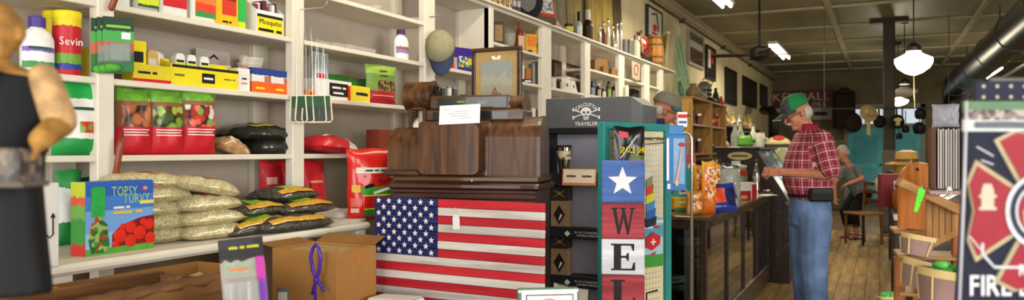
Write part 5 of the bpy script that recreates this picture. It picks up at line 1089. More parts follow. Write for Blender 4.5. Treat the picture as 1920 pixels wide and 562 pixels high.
# snack bags, hanging strips
snack = cells(['#d87a1f', '#e0a83a', '#b8381f', '#e8d0a0', '#c8601a', '#d8c8b0'], 55, .25, .6)
for k, (px, py, w_, h_, t_) in enumerate(((1316, 396, .13, .33, .07), (1329, 399, .12, .36, .06), (1338, 392, .12, .34, .08), (1302, 402, .15, .16, .08))):
    p = ct_(px, py); bag(['orange candy bag standing behind chrome rod', 'tall orange and yellow candy bag on case', 'tall yellow topped snack bag by glass jar', 'low amber candy bag on case corner'][k], p, 40+8*k, w_, h_, t_, bands([(0, '#c8661a'), (.3, '#d88a2a'), (.75, '#d8a02e')], wob=.2, scale=9) if k != 3 else film('#c8842a', .8), prints=(('candy_print', snack, .1, .9, .25, .92),), name='candy_bag', seed=k*1.9, group='candy bags on the case')
rbx = box('red topped candy bag box behind teal scoop', ct_(1294, 388), 40, .1, .06, .4, mt('#a3282a', .4), prints=(('candy_print', cells(['#d8d0c4', '#b8302a', '#8a5a2a', '#e0d8cc'], 60), .05, .95, .3, .85),), name='candy_box')
bb = bag('blue snack bag with orange flame on case edge', ct_(1356, 398), 40, .23, .21, .09, mt('#23358a', .25, .15, 12, coat=.6), prints=(('orange_flame', mt('#d8491f', .35, .2, 30), .15, .55, .3, .8), ('navy_print', mt('#1a1f4a', .35), .6, .95, .2, .8)), name='snack_bag', seed=.3, tilt=-15)
bag('silver and blue snack bag behind flame bag', ct_(1372, 388), 42, .14, .20, .07, mt('#8a8f9a', .25, .3, 20, coat=.6), prints=(('blue_print', BL, .1, .8, .3, .8),), name='snack_bag', seed=3.3, tilt=-20)
# big glass jars
def jar(label, p, r, h, lidm):
    o = thing('glass_jar', label, 'jar', p, 30); gm = film('#c4c9bd', .30, .12)
    G().lathe([(r*.9, 0), (r, .015), (r, h*.72), (r*.94, h*.8), (r*.86, h*.84), (r*.86, h*.9), (r*.82, h*.9), (r*.82, h*.84), (r*.9, h*.78), (r*.95, h*.7), (r*.95, .02), (r*.85, .012)], 28).build('glass_body', gm, o, smooth=40)
    G().lathe([(r*.93, h*.88), (r*.95, h*.92), (r*.9, h*.95), (r*.3, h*.97), (r*.25, h), (r*.1, h*1.01)], 24).build('lid', lidm, o, smooth=40)
    for z in (.60, .68): G().lathe([(r*1.0, h*z), (r*1.03, h*(z+.012)), (r*1.0, h*(z+.024))], 28).build('glass_rib', gm, o, smooth=True)
    return o
j1 = jar('large round glass candy jar with glass lid on case', ct_(1362, 380), .115, .33, glass('#d3dacd', .3, .05))
G().lathe([(.105, .02), (.107, .12), (.05, .14)], 20).build('candy_fill', cells(['#c9b9a0', '#a88a6a', '#d8d0c0', '#8a6a5a'], 60), j1, smooth=True)
j2 = jar('glass jar with red seal behind the large jar', ct_(1384, 368), .085, .31, mt('#cfd0c8', .3)); G().box(-.02, .05, -.104, -.1, .2, .25).build('red_seal', mt('#c23a34'), j2)
box('white and red candy carton on middle of case', ct_(1404, 374), 40, .17, .10, .15, mt('#d8d4cc', .4), prints=(('red_half', mt('#a8202a'), .0, .62, .0, .52), ('red_strip', mt('#b82a2c'), .68, .95, .0, .9), ('gold_print', mt('#c9a03a'), .05, .4, .05, .25)), name='candy_carton')
sb2 = thing('soda_bottle', 'clear glass soda bottle standing at end of case', 'bottle', ct_(1418, 362), 0); G().lathe([(.036, 0), (.038, .08), (.031, .12), (.037, .18), (.03, .23), (.015, .28), (.0135, .32), (.016, .325), (.016, .335)], 18).build('glass_body', glass('#dbe4e0', .25), sb2, smooth=40); G().lathe([(.0315, .115), (.034, .15), (.0365, .175)], 18).build('label', film('#d8d8d2', .5), sb2, smooth=True); G().lathe([(.017, .33), (.017, .345), (.01, .347)], 14).build('cap', mt('#8a2a24', .4), sb2, smooth=40)
bk3 = box('grey leaning folder behind soda bottle on case', ct_(1404, 360)+Vector((-.1, .1, 0)), 35, .1, .015, .34, mt('#a9aaa4', .5), name='folder', cat='folder', tilt=-18, prints=(('edge_strip', mt('#7a7b76'), .9, 1, 0, 1),))
bdp = thing('paper_stack', 'white receipt papers on far end of case', 'papers', ct_(1436, 366), 70); 
for k in range(3): G().box(-.12+.02*k, .12-.01*k, -.07, .07-.01*k, .002*k, .002*k+.0018).build('sheet', mt('#d3d1ca', .6), bdp, rot=(0, 0, R(8*k)))
mg3 = thing('small_ashtray', 'little silver dish on papers at case end', 'dish', ct_(1440, 362)+Vector((-.02, .05, .006)), 0); G().lathe([(.03, 0), (.04, .025), (.036, .025), (.026, .006)], 16).build('bowl', mt('#a9a7a0', .3, metal=.8), mg3, smooth=True)
# dark counter till behind the jars
tl2 = thing('dark_till', 'dark old till with white number tags behind glass jars', 'till', Vector((-1.36, 7.1, CTOP)), 70)
G().box(-.17, .17, 0, .26, 0, .26, .02).build('body', mt('#1f1917', .4, .2), tl2); G().box(-.15, .15, .03, .24, .26, .36, .02).build('display_hood', mt('#241c18', .4), tl2)
for x in (-.03, .035): quad(tl2, 'number_tag', mt('#d8b8a8'), x-.014, x+.014, .27, .35, .0285); quad(tl2, 'number_print', mt('#a83028'), x-.008, x+.008, .285, .33, .0278)
for i in range(4):
    for j in range(3): G().lathe([(.012, 0), (.012, .008), (.008, .012)], 10).tf(Matrix.Rotation(R(90), 4, 'X')).build('key', mt('#b9b1a0', .4), tl2, loc=(-.09+.06*i, -.0, .06+.06*j))
# goods inside the glass case
for k, (x_, y_, z_, s_) in enumerate(((-1.3, 5.25, .476, (.2, .12, .05)), (-1.25, 5.6, .706, (.14, .1, .06)), (-1.3, 6.0, .476, (.18, .12, .08)), (-1.3, 6.6, .706, (.16, .1, .05)), (-1.3, 7.2, .476, (.2, .14, .07)), (-1.3, 5.2, .245, (.2, .16, .09)), (-1.3, 6.3, .245, (.2, .2, .1)))):
    box(['flat white carton on lower glass shelf at case end', 'small white carton on top glass shelf', 'cream carton on lower glass shelf mid case', 'grey carton on top glass shelf mid case', 'tan carton on lower glass shelf far in case', 'grey tray on bottom of case near end', 'brown carton on bottom of case'][k], (x_, y_, z_), 60, s_[0], s_[1], s_[2], mt(['#c9c8c2', '#c9c5bc', '#b5ad98', '#9a9a94', '#a08a68', '#8a8a86', '#7a5f42'][k], .5), name='case_carton', cat='carton', prints=(('label', mt('#8a8a80'), .2, .7, .3, .7),))
# ================================================================ slant-front glass case beyond
sx0, sx1, sy0, sy1 = -1.62, -.86, 8.4, 9.9; zt_, zm_ = 1.455, .86
sc2 = thing('slant_case', 'dark wood candy case with sloped glass front panes', 'display case', ((sx0+sx1)/2, (sy0+sy1)/2, 0)); ox, oy = (sx0+sx1)/2, (sy0+sy1)/2
dw2 = wood('#1d1410', '#33241a', 'Y', 5, .4, .3)
prof = [(sx0-ox, 0), (sx1-ox, 0), (sx1-ox, zm_), (sx0+.42-ox, zt_-.03), (sx0-ox, zt_-.03)]
for y in (sy0, sy1-.03): G().prism(prof, y-oy, y-oy+.03).build('end_panel', dw2, sc2)
G().box(sx0-ox-.02, sx0+.46-ox, sy0-oy-.03, sy1-oy+.03, zt_-.03, zt_, .006).build('top_board', dw2, sc2)
G().box(sx0-ox, sx1-ox, sy0-oy+.03, sy1-oy-.03, 0, zm_-.02).build('base', dw2, sc2)
G().box(sx1-ox-.04, sx1-ox+.03, sy0-oy-.02, sy1-oy+.02, zm_-.03, zm_+.01, .005).build('sill_rail', wood('#5a4a38', '#7a6850', 'Y', 5), sc2)
gm2 = mt('#6f8aa0', .12, .08, 3, coat=.6)
p0, p1 = Vector((sx1-ox-.005, 0, zm_+.01)), Vector((sx0+.42-ox, 0, zt_-.04))
for k in range(3):
    y0, y1 = sy0-oy+.04+(sy1-sy0-.08)*k/3+.015, sy0-oy+.04+(sy1-sy0-.08)*(k+1)/3-.015
    G().add([(p0.x, y0, p0.z), (p0.x, y1, p0.z), (p1.x, y1, p1.z), (p1.x, y0, p1.z), (p0.x-.006, y0, p0.z-.006), (p0.x-.006, y1, p0.z-.006), (p1.x-.006, y1, p1.z-.006), (p1.x-.006, y0, p1.z-.006)], [(0, 1, 2, 3), (7, 6, 5, 4), (0, 4, 5, 1), (1, 5, 6, 2), (2, 6, 7, 3), (3, 7, 4, 0)]).build('sloped_pane', gm2, sc2)
    if k: yb_ = sy0-oy+.04+(sy1-sy0-.08)*k/3; G().add([(p0.x+.006, yb_-.015, p0.z), (p0.x+.006, yb_+.015, p0.z), (p1.x+.006, yb_+.015, p1.z), (p1.x+.006, yb_-.015, p1.z), (p0.x-.01, yb_-.015, p0.z-.01), (p0.x-.01, yb_+.015, p0.z-.01), (p1.x-.01, yb_+.015, p1.z-.01), (p1.x-.01, yb_-.015, p1.z-.01)], [(0, 1, 2, 3), (7, 6, 5, 4), (0, 4, 5, 1), (1, 5, 6, 2), (2, 6, 7, 3), (3, 7, 4, 0)]).build('sloped_bar', dw2, sc2)
pl_ = G().prism([(.13*math.cos(2*math.pi*k/20)**1, .045*math.sin(2*math.pi*k/20)) for k in range(20)], -.008, 0).build('maker_plate', mt('#a89a6a', .4, metal=.4), sc2, (sx0+.25-ox, sy0-oy-.001, zt_-.1)); txt('~1', .03, mt('#4a3f2a'), pl_, (0, -.009, 0), w=.17)
# on the slant case: green kettle, white pitcher, mugs, computing scale
def tp3(px, py=0): y = 8.9; return onY(px, 281, y)
kt = thing('green_kettle', 'green enamel watering kettle on slant case', 'kettle', Vector((tp3(1400).x, 8.75, zt_)), 20)
G().lathe([(.08, 0), (.1, .03), (.09, .1), (.05, .13)], 18).build('body', mt('#5f9a3a', .35, .1), kt, smooth=40); G().tube([(.09, 0, .05), (.13, 0, .09), (.15, 0, .13)], [.02, .014, .01], 8).build('spout', mt('#5f9a3a', .35, .1), kt, smooth=True); G().tube([(-.08, 0, .1), (-.05, 0, .17), (.05, 0, .17), (.08, 0, .1)], .007, 6).build('handle', mt('#3f6a2a', .4), kt, smooth=True)
for k, (px, yy, h_, c, lab) in enumerate(((1378, 8.7, .26, '#8a8f80', 'clear grey bottle left of green kettle'), (1412, 8.95, .24, '#cfd0cb', 'white enamel bottle behind green kettle'), (1425, 8.8, .16, '#b9a87a', 'tan stoneware mug on slant case'), (1388, 9.1, .28, '#9a9a8a', 'tall grey lamp bottle behind kettle'), (1436, 8.7, .14, '#c4c2b4', 'white cup at edge of slant case'))):
    x_ = onY(px, 281, yy).x; o = thing('bottle' if h_ > .2 else 'mug', lab, 'bottle' if h_ > .2 else 'mug', Vector((min(x_, sx0+.42), yy, zt_)), 0); r = .045
    prof_ = [(r, 0), (r*1.05, h_*.5), (r*.5, h_*.75), (r*.35, h_*.9), (r*.4, h_)] if h_ > .2 else [(r, 0), (r*1.1, h_*.95), (r, h_), (r*.9, h_*.9)]
    G().lathe(prof_, 16).build('body', mt(c, .3, .1), o, smooth=40); G().tube([(r*.9, 0, h_*.7), (r*1.7, 0, h_*.6), (r*1.6, 0, h_*.3), (r*.9, 0, h_*.25)], .008, 6).build('handle', mt(c, .3, .1), o, smooth=True) if h_ < .2 else G().lathe([(r*.45, h_), (r*.45, h_*1.06), (r*.2, h_*1.08)], 12).build('stopper', mt('#5a5a50', .4), o, smooth=40)
sx, sy = onY(1458, 281, 10.4).x, 10.4
scl = thing('computing_scale', 'antique fan shaped counter scale with red emblem', 'scale', (sx, sy, 0), 22)
zf = onY(1458, 270, 10.4).z; rf = onY(1480, 281, 10.4).x-onY(1436, 281, 10.4).x; rf *= .55
G().prism([(rf*math.cos(R(a)), zf+rf*.62*math.sin(R(a))) for a in range(0, 181, 12)], -.05, .05).build('fan_head', mt('#b9a56a', .4, .1), scl)
G().prism([(rf*.8*math.cos(R(a)), zf+.02+rf*.45*math.sin(R(a))) for a in range(0, 181, 12)], -.054, -.05).build('dial_face', mt('#c9bd8f', .4), scl); G().ell((0, -.056, zf+.08), (.08, .004, .035), 14, 6).build('red_emblem', mt('#b03028', .4), scl)
G().box(-rf, rf, -.06, .06, zf-.035, zf, .005).build('head_rail', mt('#2a1d14', .4), scl)
G().prism([(-rf*.8, zf-.04), (rf*.8, zf-.04), (rf*.55, .95), (-rf*.55, .95)], -.03, .03).build('dial_body', mt('#8a8f62', .3, .1, coat=.5), scl)
for s in (-1, 1): G().tube([(s*rf*.3, -.034, zf-.05), (-s*rf*.2, -.034, 1.0)], .008, 6).build('brass_rod', mt('#a89048', .3, metal=.7), scl)
G().box(-.28, .28, -.2, .2, .0, .95, .01).build('stand', dw2, scl)
# ================================================================ wall things over and beyond the shelving
def wallframe(label, px0, px1, py0, py1, fm, im, t=.03, X=-2.9, name='framed_picture', cat='picture frame'):
    y0, y1 = yX(px0, X), yX(px1, X); zc = zX((px0+px1)/2, X)/FPX; h = (py1-py0)*zc; z0 = CAMH-(py1-281)*zc
    o = thing(name, label, cat, Vector((X+.03, (y0+y1)/2, z0)), 90); w = y1-y0
    for nm, b in (('frame_rail', (-w/2, w/2, h-t, h)), ('frame_rail', (-w/2, w/2, 0, t)), ('frame_stile', (-w/2, -w/2+t, t, h-t)), ('frame_stile', (w/2-t, w/2, t, h-t))): G().box(b[0], b[1], -.02, .028, b[2], b[3], .004).build(nm, fm, o)
    G().box(-w/2+t, w/2-t, -.004, .02, t, h-t).build('picture', im, o)
    return o, w, h
o, w, h = wallframe('white framed sign with red cup picture high on wall', 1209, 1237, 16, 74, mt('#2f3430', .5), mt('#d3d1c4', .5), .03)
G().prism([(-.09*w, .26*h), (.09*w, .26*h), (.14*w, .42*h), (0, .5*h), (-.14*w, .42*h)], -.008, -.005).build('red_cup', RE, o); quad(o, 'red_bar', RE, -.18*w, .18*w, .14*h, .22*h, -.005); g = G().tube([(-.22*w, -.006, .75*h), (.1*w, -.006, .85*h), (.22*w, -.006, .3*h)], .012, 5); g.build('black_stroke', K_, o)
# pale green louvred shutter leaning on the wall
q = Vector((-2.80, yX(1280, -2.80), 2.14)); hgt = 1.3
shu = thing('green_shutter', 'pale green pointed wooden shutter leaning over light cabinet', 'shutter', q, 55); shu.rotation_euler = Euler((R(-6), R(-9), R(42)))
pg = mt('#8fb08c', .6, .1, 10)
w_ = .2
for s in (-1, 1): G().box(s*(w_-.02)-.02, s*(w_-.02)+.02, -.015, .015, 0, hgt-.2, .003).build('stile', pg, shu)
for z in (0, .38, hgt-.26): G().box(-w_+.04, w_-.04, -.015, .015, z, z+.06, .003).build('rail', pg, shu)
G().prism([(-w_, hgt-.2), (w_, hgt-.2), (w_, hgt-.08), (0, hgt+.1), (-w_, hgt-.08)], -.018, .018).build('pointed_top', mt('#b9b9a2', .6), shu)
for k in range(5): x = -w_+.072+.064*k; G().box(x-.024, x+.024, -.006, .006, .06, hgt-.26).build('slat', pg, shu)
g = G().tube([(0, -.03, .36), (-.02, -.03, .2), (.0, -.03, .04), (.03, -.03, .2), (.02, -.03, .36)], .007, 6); g.build('black_hanger', K_, shu)
# glossy framed picture with a pale strip painted for the strip light's reflection
o, w, h = wallframe('glossy dark print with painted white sheen in pale frame', 1287, 1316, 62, 126, mt('#9a9484', .5), mt('#4a3230', .05, .2, 4, coat=1), .05)
quad(o, 'painted_sheen', mt('#c9c4b8', .3), -.42*w, .42*w, .52*h, .72*h, -.005)
o, w, h = wallframe('narrow black picture with red and white print on wall', 1321, 1338, 88, 150, mt('#1f1c18', .5), mt('#2a2422', .2), .04)
quad(o, 'red_print', RE, .0, .3*w, .5*h, .9*h, -.005); quad(o, 'white_print', WH, -.3*w, -.05*w, .35*h, .9*h, -.005)
wallframe('tall dark framed door panel on wall by conduit', 1358, 1378, 130, 196, mt('#16130f', .5), mt('#2b2620', .4), .08)
wallframe('dark brown wide frame on far wall', 1391, 1416, 148, 200, mt('#181410', .5), mt('#221c16', .4), .08)
wallframe('small dark frame at far end of left wall', 1424, 1436, 160, 200, mt('#181410', .5), mt('#2c241c', .4), .06)
# light wood shelf cabinet
CXF = -2.35
ca0, ca1 = yX(1298, CXF), yX(1362, CXF); czt = onX(1298, 180, CXF).z
lc = thing('light_wood_cabinet', 'golden wood open shelf cabinet behind the capped man', 'cabinet', (CXF, ca0, 0))
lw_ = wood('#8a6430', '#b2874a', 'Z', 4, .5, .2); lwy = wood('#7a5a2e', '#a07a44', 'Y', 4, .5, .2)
d_ = CXF-XB-.02
G().box(-d_, 0, 0, .03, 0, czt, .003).build('side_panel', lw_, lc); G().box(-d_, 0, ca1-ca0-.03, ca1-ca0, 0, czt, .003).build('side_panel', lw_, lc)
G().box(-d_, 0, (ca1-ca0)*.53, (ca1-ca0)*.53+.03, 0, czt-.025).build('divider', lw_, lc)
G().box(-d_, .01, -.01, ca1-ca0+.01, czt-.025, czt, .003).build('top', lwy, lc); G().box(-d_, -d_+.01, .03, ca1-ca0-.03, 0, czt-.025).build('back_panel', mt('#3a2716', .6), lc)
cz = [czt-.38, czt-.80, czt-1.25]
for z in cz: G().box(-d_+.01, -.005, .03, ca1-ca0-.03, z-.025, z, .002).build('shelf', lwy, lc)
cc = ['#8a2a20', '#2a2a2c', '#c9c4b4', '#5a3a22', '#3f4a55', '#a88a4a', '#6a2a22', '#b9b9b4']
for r_, z in enumerate(cz[:2]):
    for k in range(6):
        y = ca0+.16+(ca1-ca0-.3)*k/5.2+(.1 if k > 2 else 0); h_ = .10+.04*((k*3+r_) % 4); o = thing('shelf_bottle' if k % 2 else 'shelf_jar', '%s %s on %s shelf of the golden cabinet' % (['first', 'second', 'third', 'fourth', 'fifth', 'sixth'][k], 'dark bottle' if k % 2 else 'small jar', ['upper', 'middle'][r_]), 'bottle' if k % 2 else 'jar', Vector((CXF-.14, y, z)), 0, 'small goods in the golden cabinet')
        c = cc[(k*3+r_*5) % 8]; r = .045
        G().lathe([(r, 0), (r, h_*.7), (r*.5, h_*.85), (r*.45, h_)] if k % 2 else [(r, 0), (r, h_*.85)], 12).build('body', mt(c, .35), o, smooth=40); G().lathe([(r*.55, h_), (r*.5, h_*1.1)] if k % 2 else [(r*1.05, h_*.85), (r*1.05, h_)], 12).build('cap', mt('#c9c6bc' if k % 3 else '#2a2a28', .3, metal=.4), o, smooth=40)
box('white carton on upper shelf of the golden cabinet', Vector((CXF-.1, ca0+1.45, cz[0])), 50, .14, .1, .16, mt('#b5ac98'), name='small_carton', cat='carton', prints=(('label', mt('#8a7a60'), .2, .8, .3, .7),))
box('red box on upper shelf of the golden cabinet', Vector((CXF-.1, ca0+2.1, cz[0])), 50, .16, .1, .2, mt('#9a3222'), name='small_carton', cat='carton', prints=(('label', mt('#c98a5a'), .2, .8, .5, .7),))
# on the golden cabinet: baskets, lantern, grater, iron, bottles
def cabtop(px, dx=.2): X = CXF-dx; return Vector((X, yX(px, X), czt))
gr = thing('grid_lantern', 'grey metal crate style lantern with grid front', 'lantern', cabtop(1321, .3), 40)
G().lathe([(.13, 0), (.13, .03), (.11, .05), (.11, .3), (.13, .33), (.06, .4)], 16).build('body', mt('#8a8a80', .4, .2, metal=.5), gr, smooth=40)
for i in range(3):
    for j in range(3): quad(gr, 'grid_cell', mt('#1f1f1d', .5), -.075+.055*i, -.035+.055*i, .08+.07*j, .13+.07*j, -.112)
G().tube([(.11, 0, .3), (.16, 0, .42), (.05, 0, .5), (-.04, 0, .42)], .008, 6).build('bail', mt('#2a2a28'), gr, smooth=True)
for k, (px, w_, h_, c, lab) in enumerate(((1300, .11, .22, '#6a5a3a', 'brown wicker vase under shutter'), (1312, .12, .16, '#7a6a4a', 'tan straw ball on golden cabinet'), (1334, .1, .1, '#3a1c18', 'dark red iron pot on golden cabinet'), (1342, .06, .3, '#1f1c1a', 'black slim bottle on golden cabinet'), (1352, .05, .17, '#9a3a26', 'red orange tin cup on golden cabinet'), (1348, .1, .14, '#2a1f18', 'dark jug on golden cabinet'))):
    o = thing('pot', lab, 'pot', cabtop(px, .12+.05*(k % 2)), 0); r = w_
    G().lathe([(r*.6, 0), (r, h_*.35), (r*.9, h_*.6), (r*.4, h_*.85), (r*.45, h_)], 14).build('body', mt(c, .5, .2, 30), o, smooth=True); G().lathe([(r*.47, h_*.97), (r*.5, h_*1.02), (r*.4, h_*1.02)], 14).build('rim', mt(c, .4), o, smooth=True)
for k in range(4):
    o = thing('reed_stick', ['first', 'second', 'third', 'fourth'][k]+' pale wooden stick standing left of the shutter', 'stick', Vector((-2.66, yX(1246+2*k, -2.66), TOP)), 90, 'pale sticks'); o.rotation_euler = Euler((R(-4), R(5-4*k), 0))
    G().lathe([(.02, 0), (.024, .25), (.02, .5)], 8).build('stick', wood('#8a7a52', '#b5a478', 'Z'), o, smooth=True); G().lathe([(.024, .5), (.026, .53), (.015, .54)], 8).build('tip', mt('#c9bb90'), o, smooth=True)
sp(G().box(XB+.012, XF+.03, pY[-1][1], pY[-1][1]+.55, 2.501, 2.52, .003), 'top_board', cream)
# dark shelf with bottles further on
DX = -2.4; da0, da1 = ca1+.15, ca1+4.4
ds = thing('dark_back_shelf', 'dark wooden shelf row crowded with bottles at back', 'shelf', (DX, da0, 0)); dd = wood('#241a12', '#3a2b1e', 'Y', 4, .5)
dz_ = [.5, 1.0, 1.45, 1.86]
for z in dz_: G().box(-.45, 0, 0, da1-da0, z-.03, z, .003).build('shelf_board', dd, ds)
for y in (0, (da1-da0)/2, da1-da0-.04): G().box(-.45, -.01, y, y+.04, 0, 1.83).build('upright', dd, ds)
bc = ['#b9b7a8', '#c99a2c', '#8a8a80', '#5a6a3a', '#3a2a1e', '#cfcabb', '#7a4a22', '#d0a83a']
n_ = 0
for lv, z in ((3, dz_[3]), (2, dz_[2])):
    for k in range(12):
        y = da0+.15+(da1-da0-.3)*k/11; h_ = (.32 if lv == 3 else .24)*(.7+.3*((k*7+lv) % 5)/4); c = bc[(k*3+lv) % 8]; r = .05
        o = thing('liquor_bottle', '%s bottle from the near end on %s dark back shelf' % (['first', 'second', 'third', 'fourth', 'fifth', 'sixth', 'seventh', 'eighth', 'ninth', 'tenth', 'eleventh', 'twelfth'][k], {3: 'top of the', 2: 'upper row of the'}[lv]), 'bottle', Vector((DX-.15-.05*(k % 2), y, z)), 0, 'bottles on the dark back shelf')
        G().lathe([(r, 0), (r, h_*.55), (r*.35, h_*.75), (r*.3, h_*.95)], 12).build('body', mt(c, .25, .1, coat=.4), o, smooth=40); G().lathe([(r*.34, h_*.95), (r*.34, h_)], 10).build('cap', mt('#d8d6cc' if k % 2 else '#2a2420', .3), o); G().lathe([(r*1.02, h_*.15), (r*1.02, h_*.45)], 12).build('label', mt(['#c9c4a8', '#d8d4c8', '#a88a3a'][k % 3], .5), o, smooth=True)
# ================================================================ ceiling fan
fp_ = onX(1424, 40, -1.2); zf_ = (CAMH-2.75)*FPX/(281-100)*-1
fc = at(1424, 100, 10.2)
fan = thing('ceiling_fan', 'dark four blade ceiling fan on long downrod', 'ceiling fan', (fc.x, fc.y, 0), 15)
fz = fc.z; dkm = mt('#1f1a15', .5)
G().tube([(0, 0, fz), (0, 0, RH-.02)], .015, 8).build('downrod', dkm, fan); G().lathe([(.03, RH-.12), (.08, RH-.06), (.08, RH-.0)], 16).build('canopy', dkm, fan, smooth=40); G().lathe([(.05, fz-.1), (.13, fz-.05), (.13, fz+.06), (.04, fz+.1)], 18).build('motor', dkm, fan, smooth=40)
for k in range(4):
    g = G().prism([(.16, -.05), (.62, -.075), (.64, 0), (.62, .075), (.16, .05)], -.006, .006); g.v = [(x, z, y) for x, y, z in g.v]; g.tf(Matrix.Rotation(k*math.pi/2, 4, 'Z') @ Matrix.Translation((0, 0, fz-.02)) @ Matrix.Rotation(R(10), 4, 'X')); b_ = g.build('blade', wood('#2a1d12', '#3f2c1c', 'X'), fan)
    g = G().box(.1, .2, -.02, .02, fz-.035, fz-.02).tf(Matrix.Rotation(k*math.pi/2, 4, 'Z')); g.build('blade_iron', dkm, b_)
# ================================================================ strip lights
def strip(label, x, y, L_=2.4, z=3.2, power=62):
    o = thing('strip_light', label, 'ceiling light', (x, y, z), 0, 'fluorescent strip lights')
    G().box(-.09, .09, -L_/2, L_/2, .035, .085, .01).build('housing', mt('#c9c9c2', .4, .03), o)
    for s in (-1, 1):
        G().tube([(s*.05, -L_/2+.03, .012), (s*.05, L_/2-.03, .012)], .018, 10).build('tube', mt('#fff4dc', .4, 0, emit=9), o, smooth=True)
        G().tube([(0, s*L_*.4, .08), (0, s*L_*.4, RH-z)], .004, 6).build('hanger', mt('#8a8a84', .4, metal=.6), o)
    l = bpy.data.lights.new('strip_glow', 'AREA'); l.shape = 'RECTANGLE'; l.size = .16; l.size_y = L_; l.energy = power; l.color = (1, .88, .66)
    lo = bpy.data.objects.new('strip_glow', l); COL.objects.link(lo); lo.parent = o; lo.location = (0, 0, -.02)
    return o
strip('lit strip light over the left counter, further one', -1.65, 14.5, 2.1); strip('lit strip light at top edge over left counter', -1.72, 8.4)
strip('lit strip light beyond the black duct', 2.35, 20.7, 2.6); strip('lit strip light at right edge of ceiling', 2.25, 16.2)
strip('lit strip light over the shelving by shop front', -1.7, 3.6, power=25); strip('lit strip light over right side of shop front', 2.3, 5.5, power=62)
# ================================================================ schoolhouse pendants
def pendant(label, px, py, z, lit=True, power=75, r=.2, sq=1):
    p = at(px, py, z); o = thing('schoolhouse_pendant', label, 'pendant lamp', (p.x, p.y, p.z), 0, 'schoolhouse pendants')
    gm = mt('#fff2d8', .3, .02, emit=5.0) if lit else mt('#c9c5ae', .35, .04)
    G().lathe([(.02, -.155*r/.2), (.09*r/.2, -.13*r/.2), (.17*r/.2, -.07*r/.2), (.2*r/.2, -.01), (.2*r/.2, .04*r/.2), (.13*r/.2, .075*r/.2), (.085*r/.2, .10*r/.2), (.075*r/.2, .13*r/.2)], 28).tf(Matrix.Diagonal((1, 1, sq, 1))).build('glass_shade', gm, o, smooth=True)
    G().lathe([(.08*r/.2, .125*r/.2), (.085*r/.2, .17*r/.2), (.03, .22*r/.2)], 18).build('fitter', mt('#2f2a22', .4, metal=.6), o, smooth=40)
    G().tube([(0, 0, .2*r/.2), (0, 0, RH-p.z-.02)], .008, 8).build('stem', mt('#2f2a22', .4, metal=.6), o); G().lathe([(.06, RH-p.z-.06), (.06, RH-p.z)], 14).build('ceiling_rose', mt('#2f2a22', .4, metal=.6), o)
    if lit:
        l = bpy.data.lights.new('pendant_glow', 'POINT'); l.energy = power; l.shadow_soft_size = .18; l.color = (1, .86, .62); lo = bpy.data.objects.new('pendant_glow', l); COL.objects.link(lo); lo.parent = o; lo.location = (0, 0, -.36)
        
    return o
pd = pendant('large lit milk glass pendant over the aisle', 1713, 116, 8.7)
G().tube([(.0, -.02, -.15), (.01, -.02, -.55)], .003, 6).build('pull_chain', mt('#a99a70', .4, metal=.6), pd)
pendant('unlit white glass pendant behind the large one', 1696, 172, 13.2, False, r=.21, sq=.62); pendant('small far lit glass pendant near the column', 1684, 190, 15.8, sq=.62)
# ================================================================ black stove duct
du = thing('black_duct', 'large black metal duct running under the ceiling', 'duct', (1.7, 12, 3.05)); dm = mt('#1c1c1a', .35, .2, 3, metal=.5)
for k in range(9):
    y0 = -11.5+2.35*k; G().tube([(0, y0, 0), (0, y0+2.35, 0)], .27, 24).build('duct_section', dm, du, smooth=40)
    G().lathe([(.285, -.03), (.285, .03)], 24).tf(Matrix.Rotation(R(90), 4, 'X')).build('seam_band', mt('#2a2a28', .35, metal=.5), du, loc=(0, y0+2.35, 0))
y9 = -11.5+2.35*9
G().tube([(0, y9, 0), (0, y9+.25, -.04), (0, y9+.42, -.2), (0, y9+.46, -.45), (0, y9+.46, -1.2)], .27, 24).build('elbow', dm, du, smooth=True)
for k in range(4): G().box(-.01, .01, -.02, .02, .27, RH-3.05).build('hanger_strap', mt('#3a3a36', .5), du, loc=(0, -8+5*k, 0))
G().tube([(.34, -11, -.3), (.34, 10, -.3)], .03, 10).build('side_pipe', mt('#6a675c', .4, metal=.5), du, smooth=True)
# ================================================================ red oil sign on the back wall
YS = RY1-.03; s0, s1 = onY(1440, 172, YS), onY(1564, 225, YS); swd, sht = s1.x-s0.x, s0.z-s1.z
os_ = thing('oil_sign', 'dark red enamel motor oil sign on back wall', 'sign', ((s0.x+s1.x)/2, YS, s1.z))
G().box(-swd/2, swd/2, -.02, .02, 0, sht, .005).build('enamel_plate', mt('#5a1c1c', .4, .15), os_)
quad(os_, 'white_band', mt('#a8a596', .5), -swd/2+.06, swd/2-.06, .02, sht*.42, -.021)
cr_ = mt('#b9a898', .5)
txt('KENDALL', sht*.26, cr_, os_, (0, -.0225, sht*.80), w=swd*.86, bold=.008, split=True); txt('MOTOR OILS', sht*.13, cr_, os_, (.12, -.0225, sht*.54), w=swd*.62, bold=.004, split=True); txt('~2', sht*.2, mt('#2a2624'), os_, (0, -.0225, sht*.22), w=swd*.8, split=True)
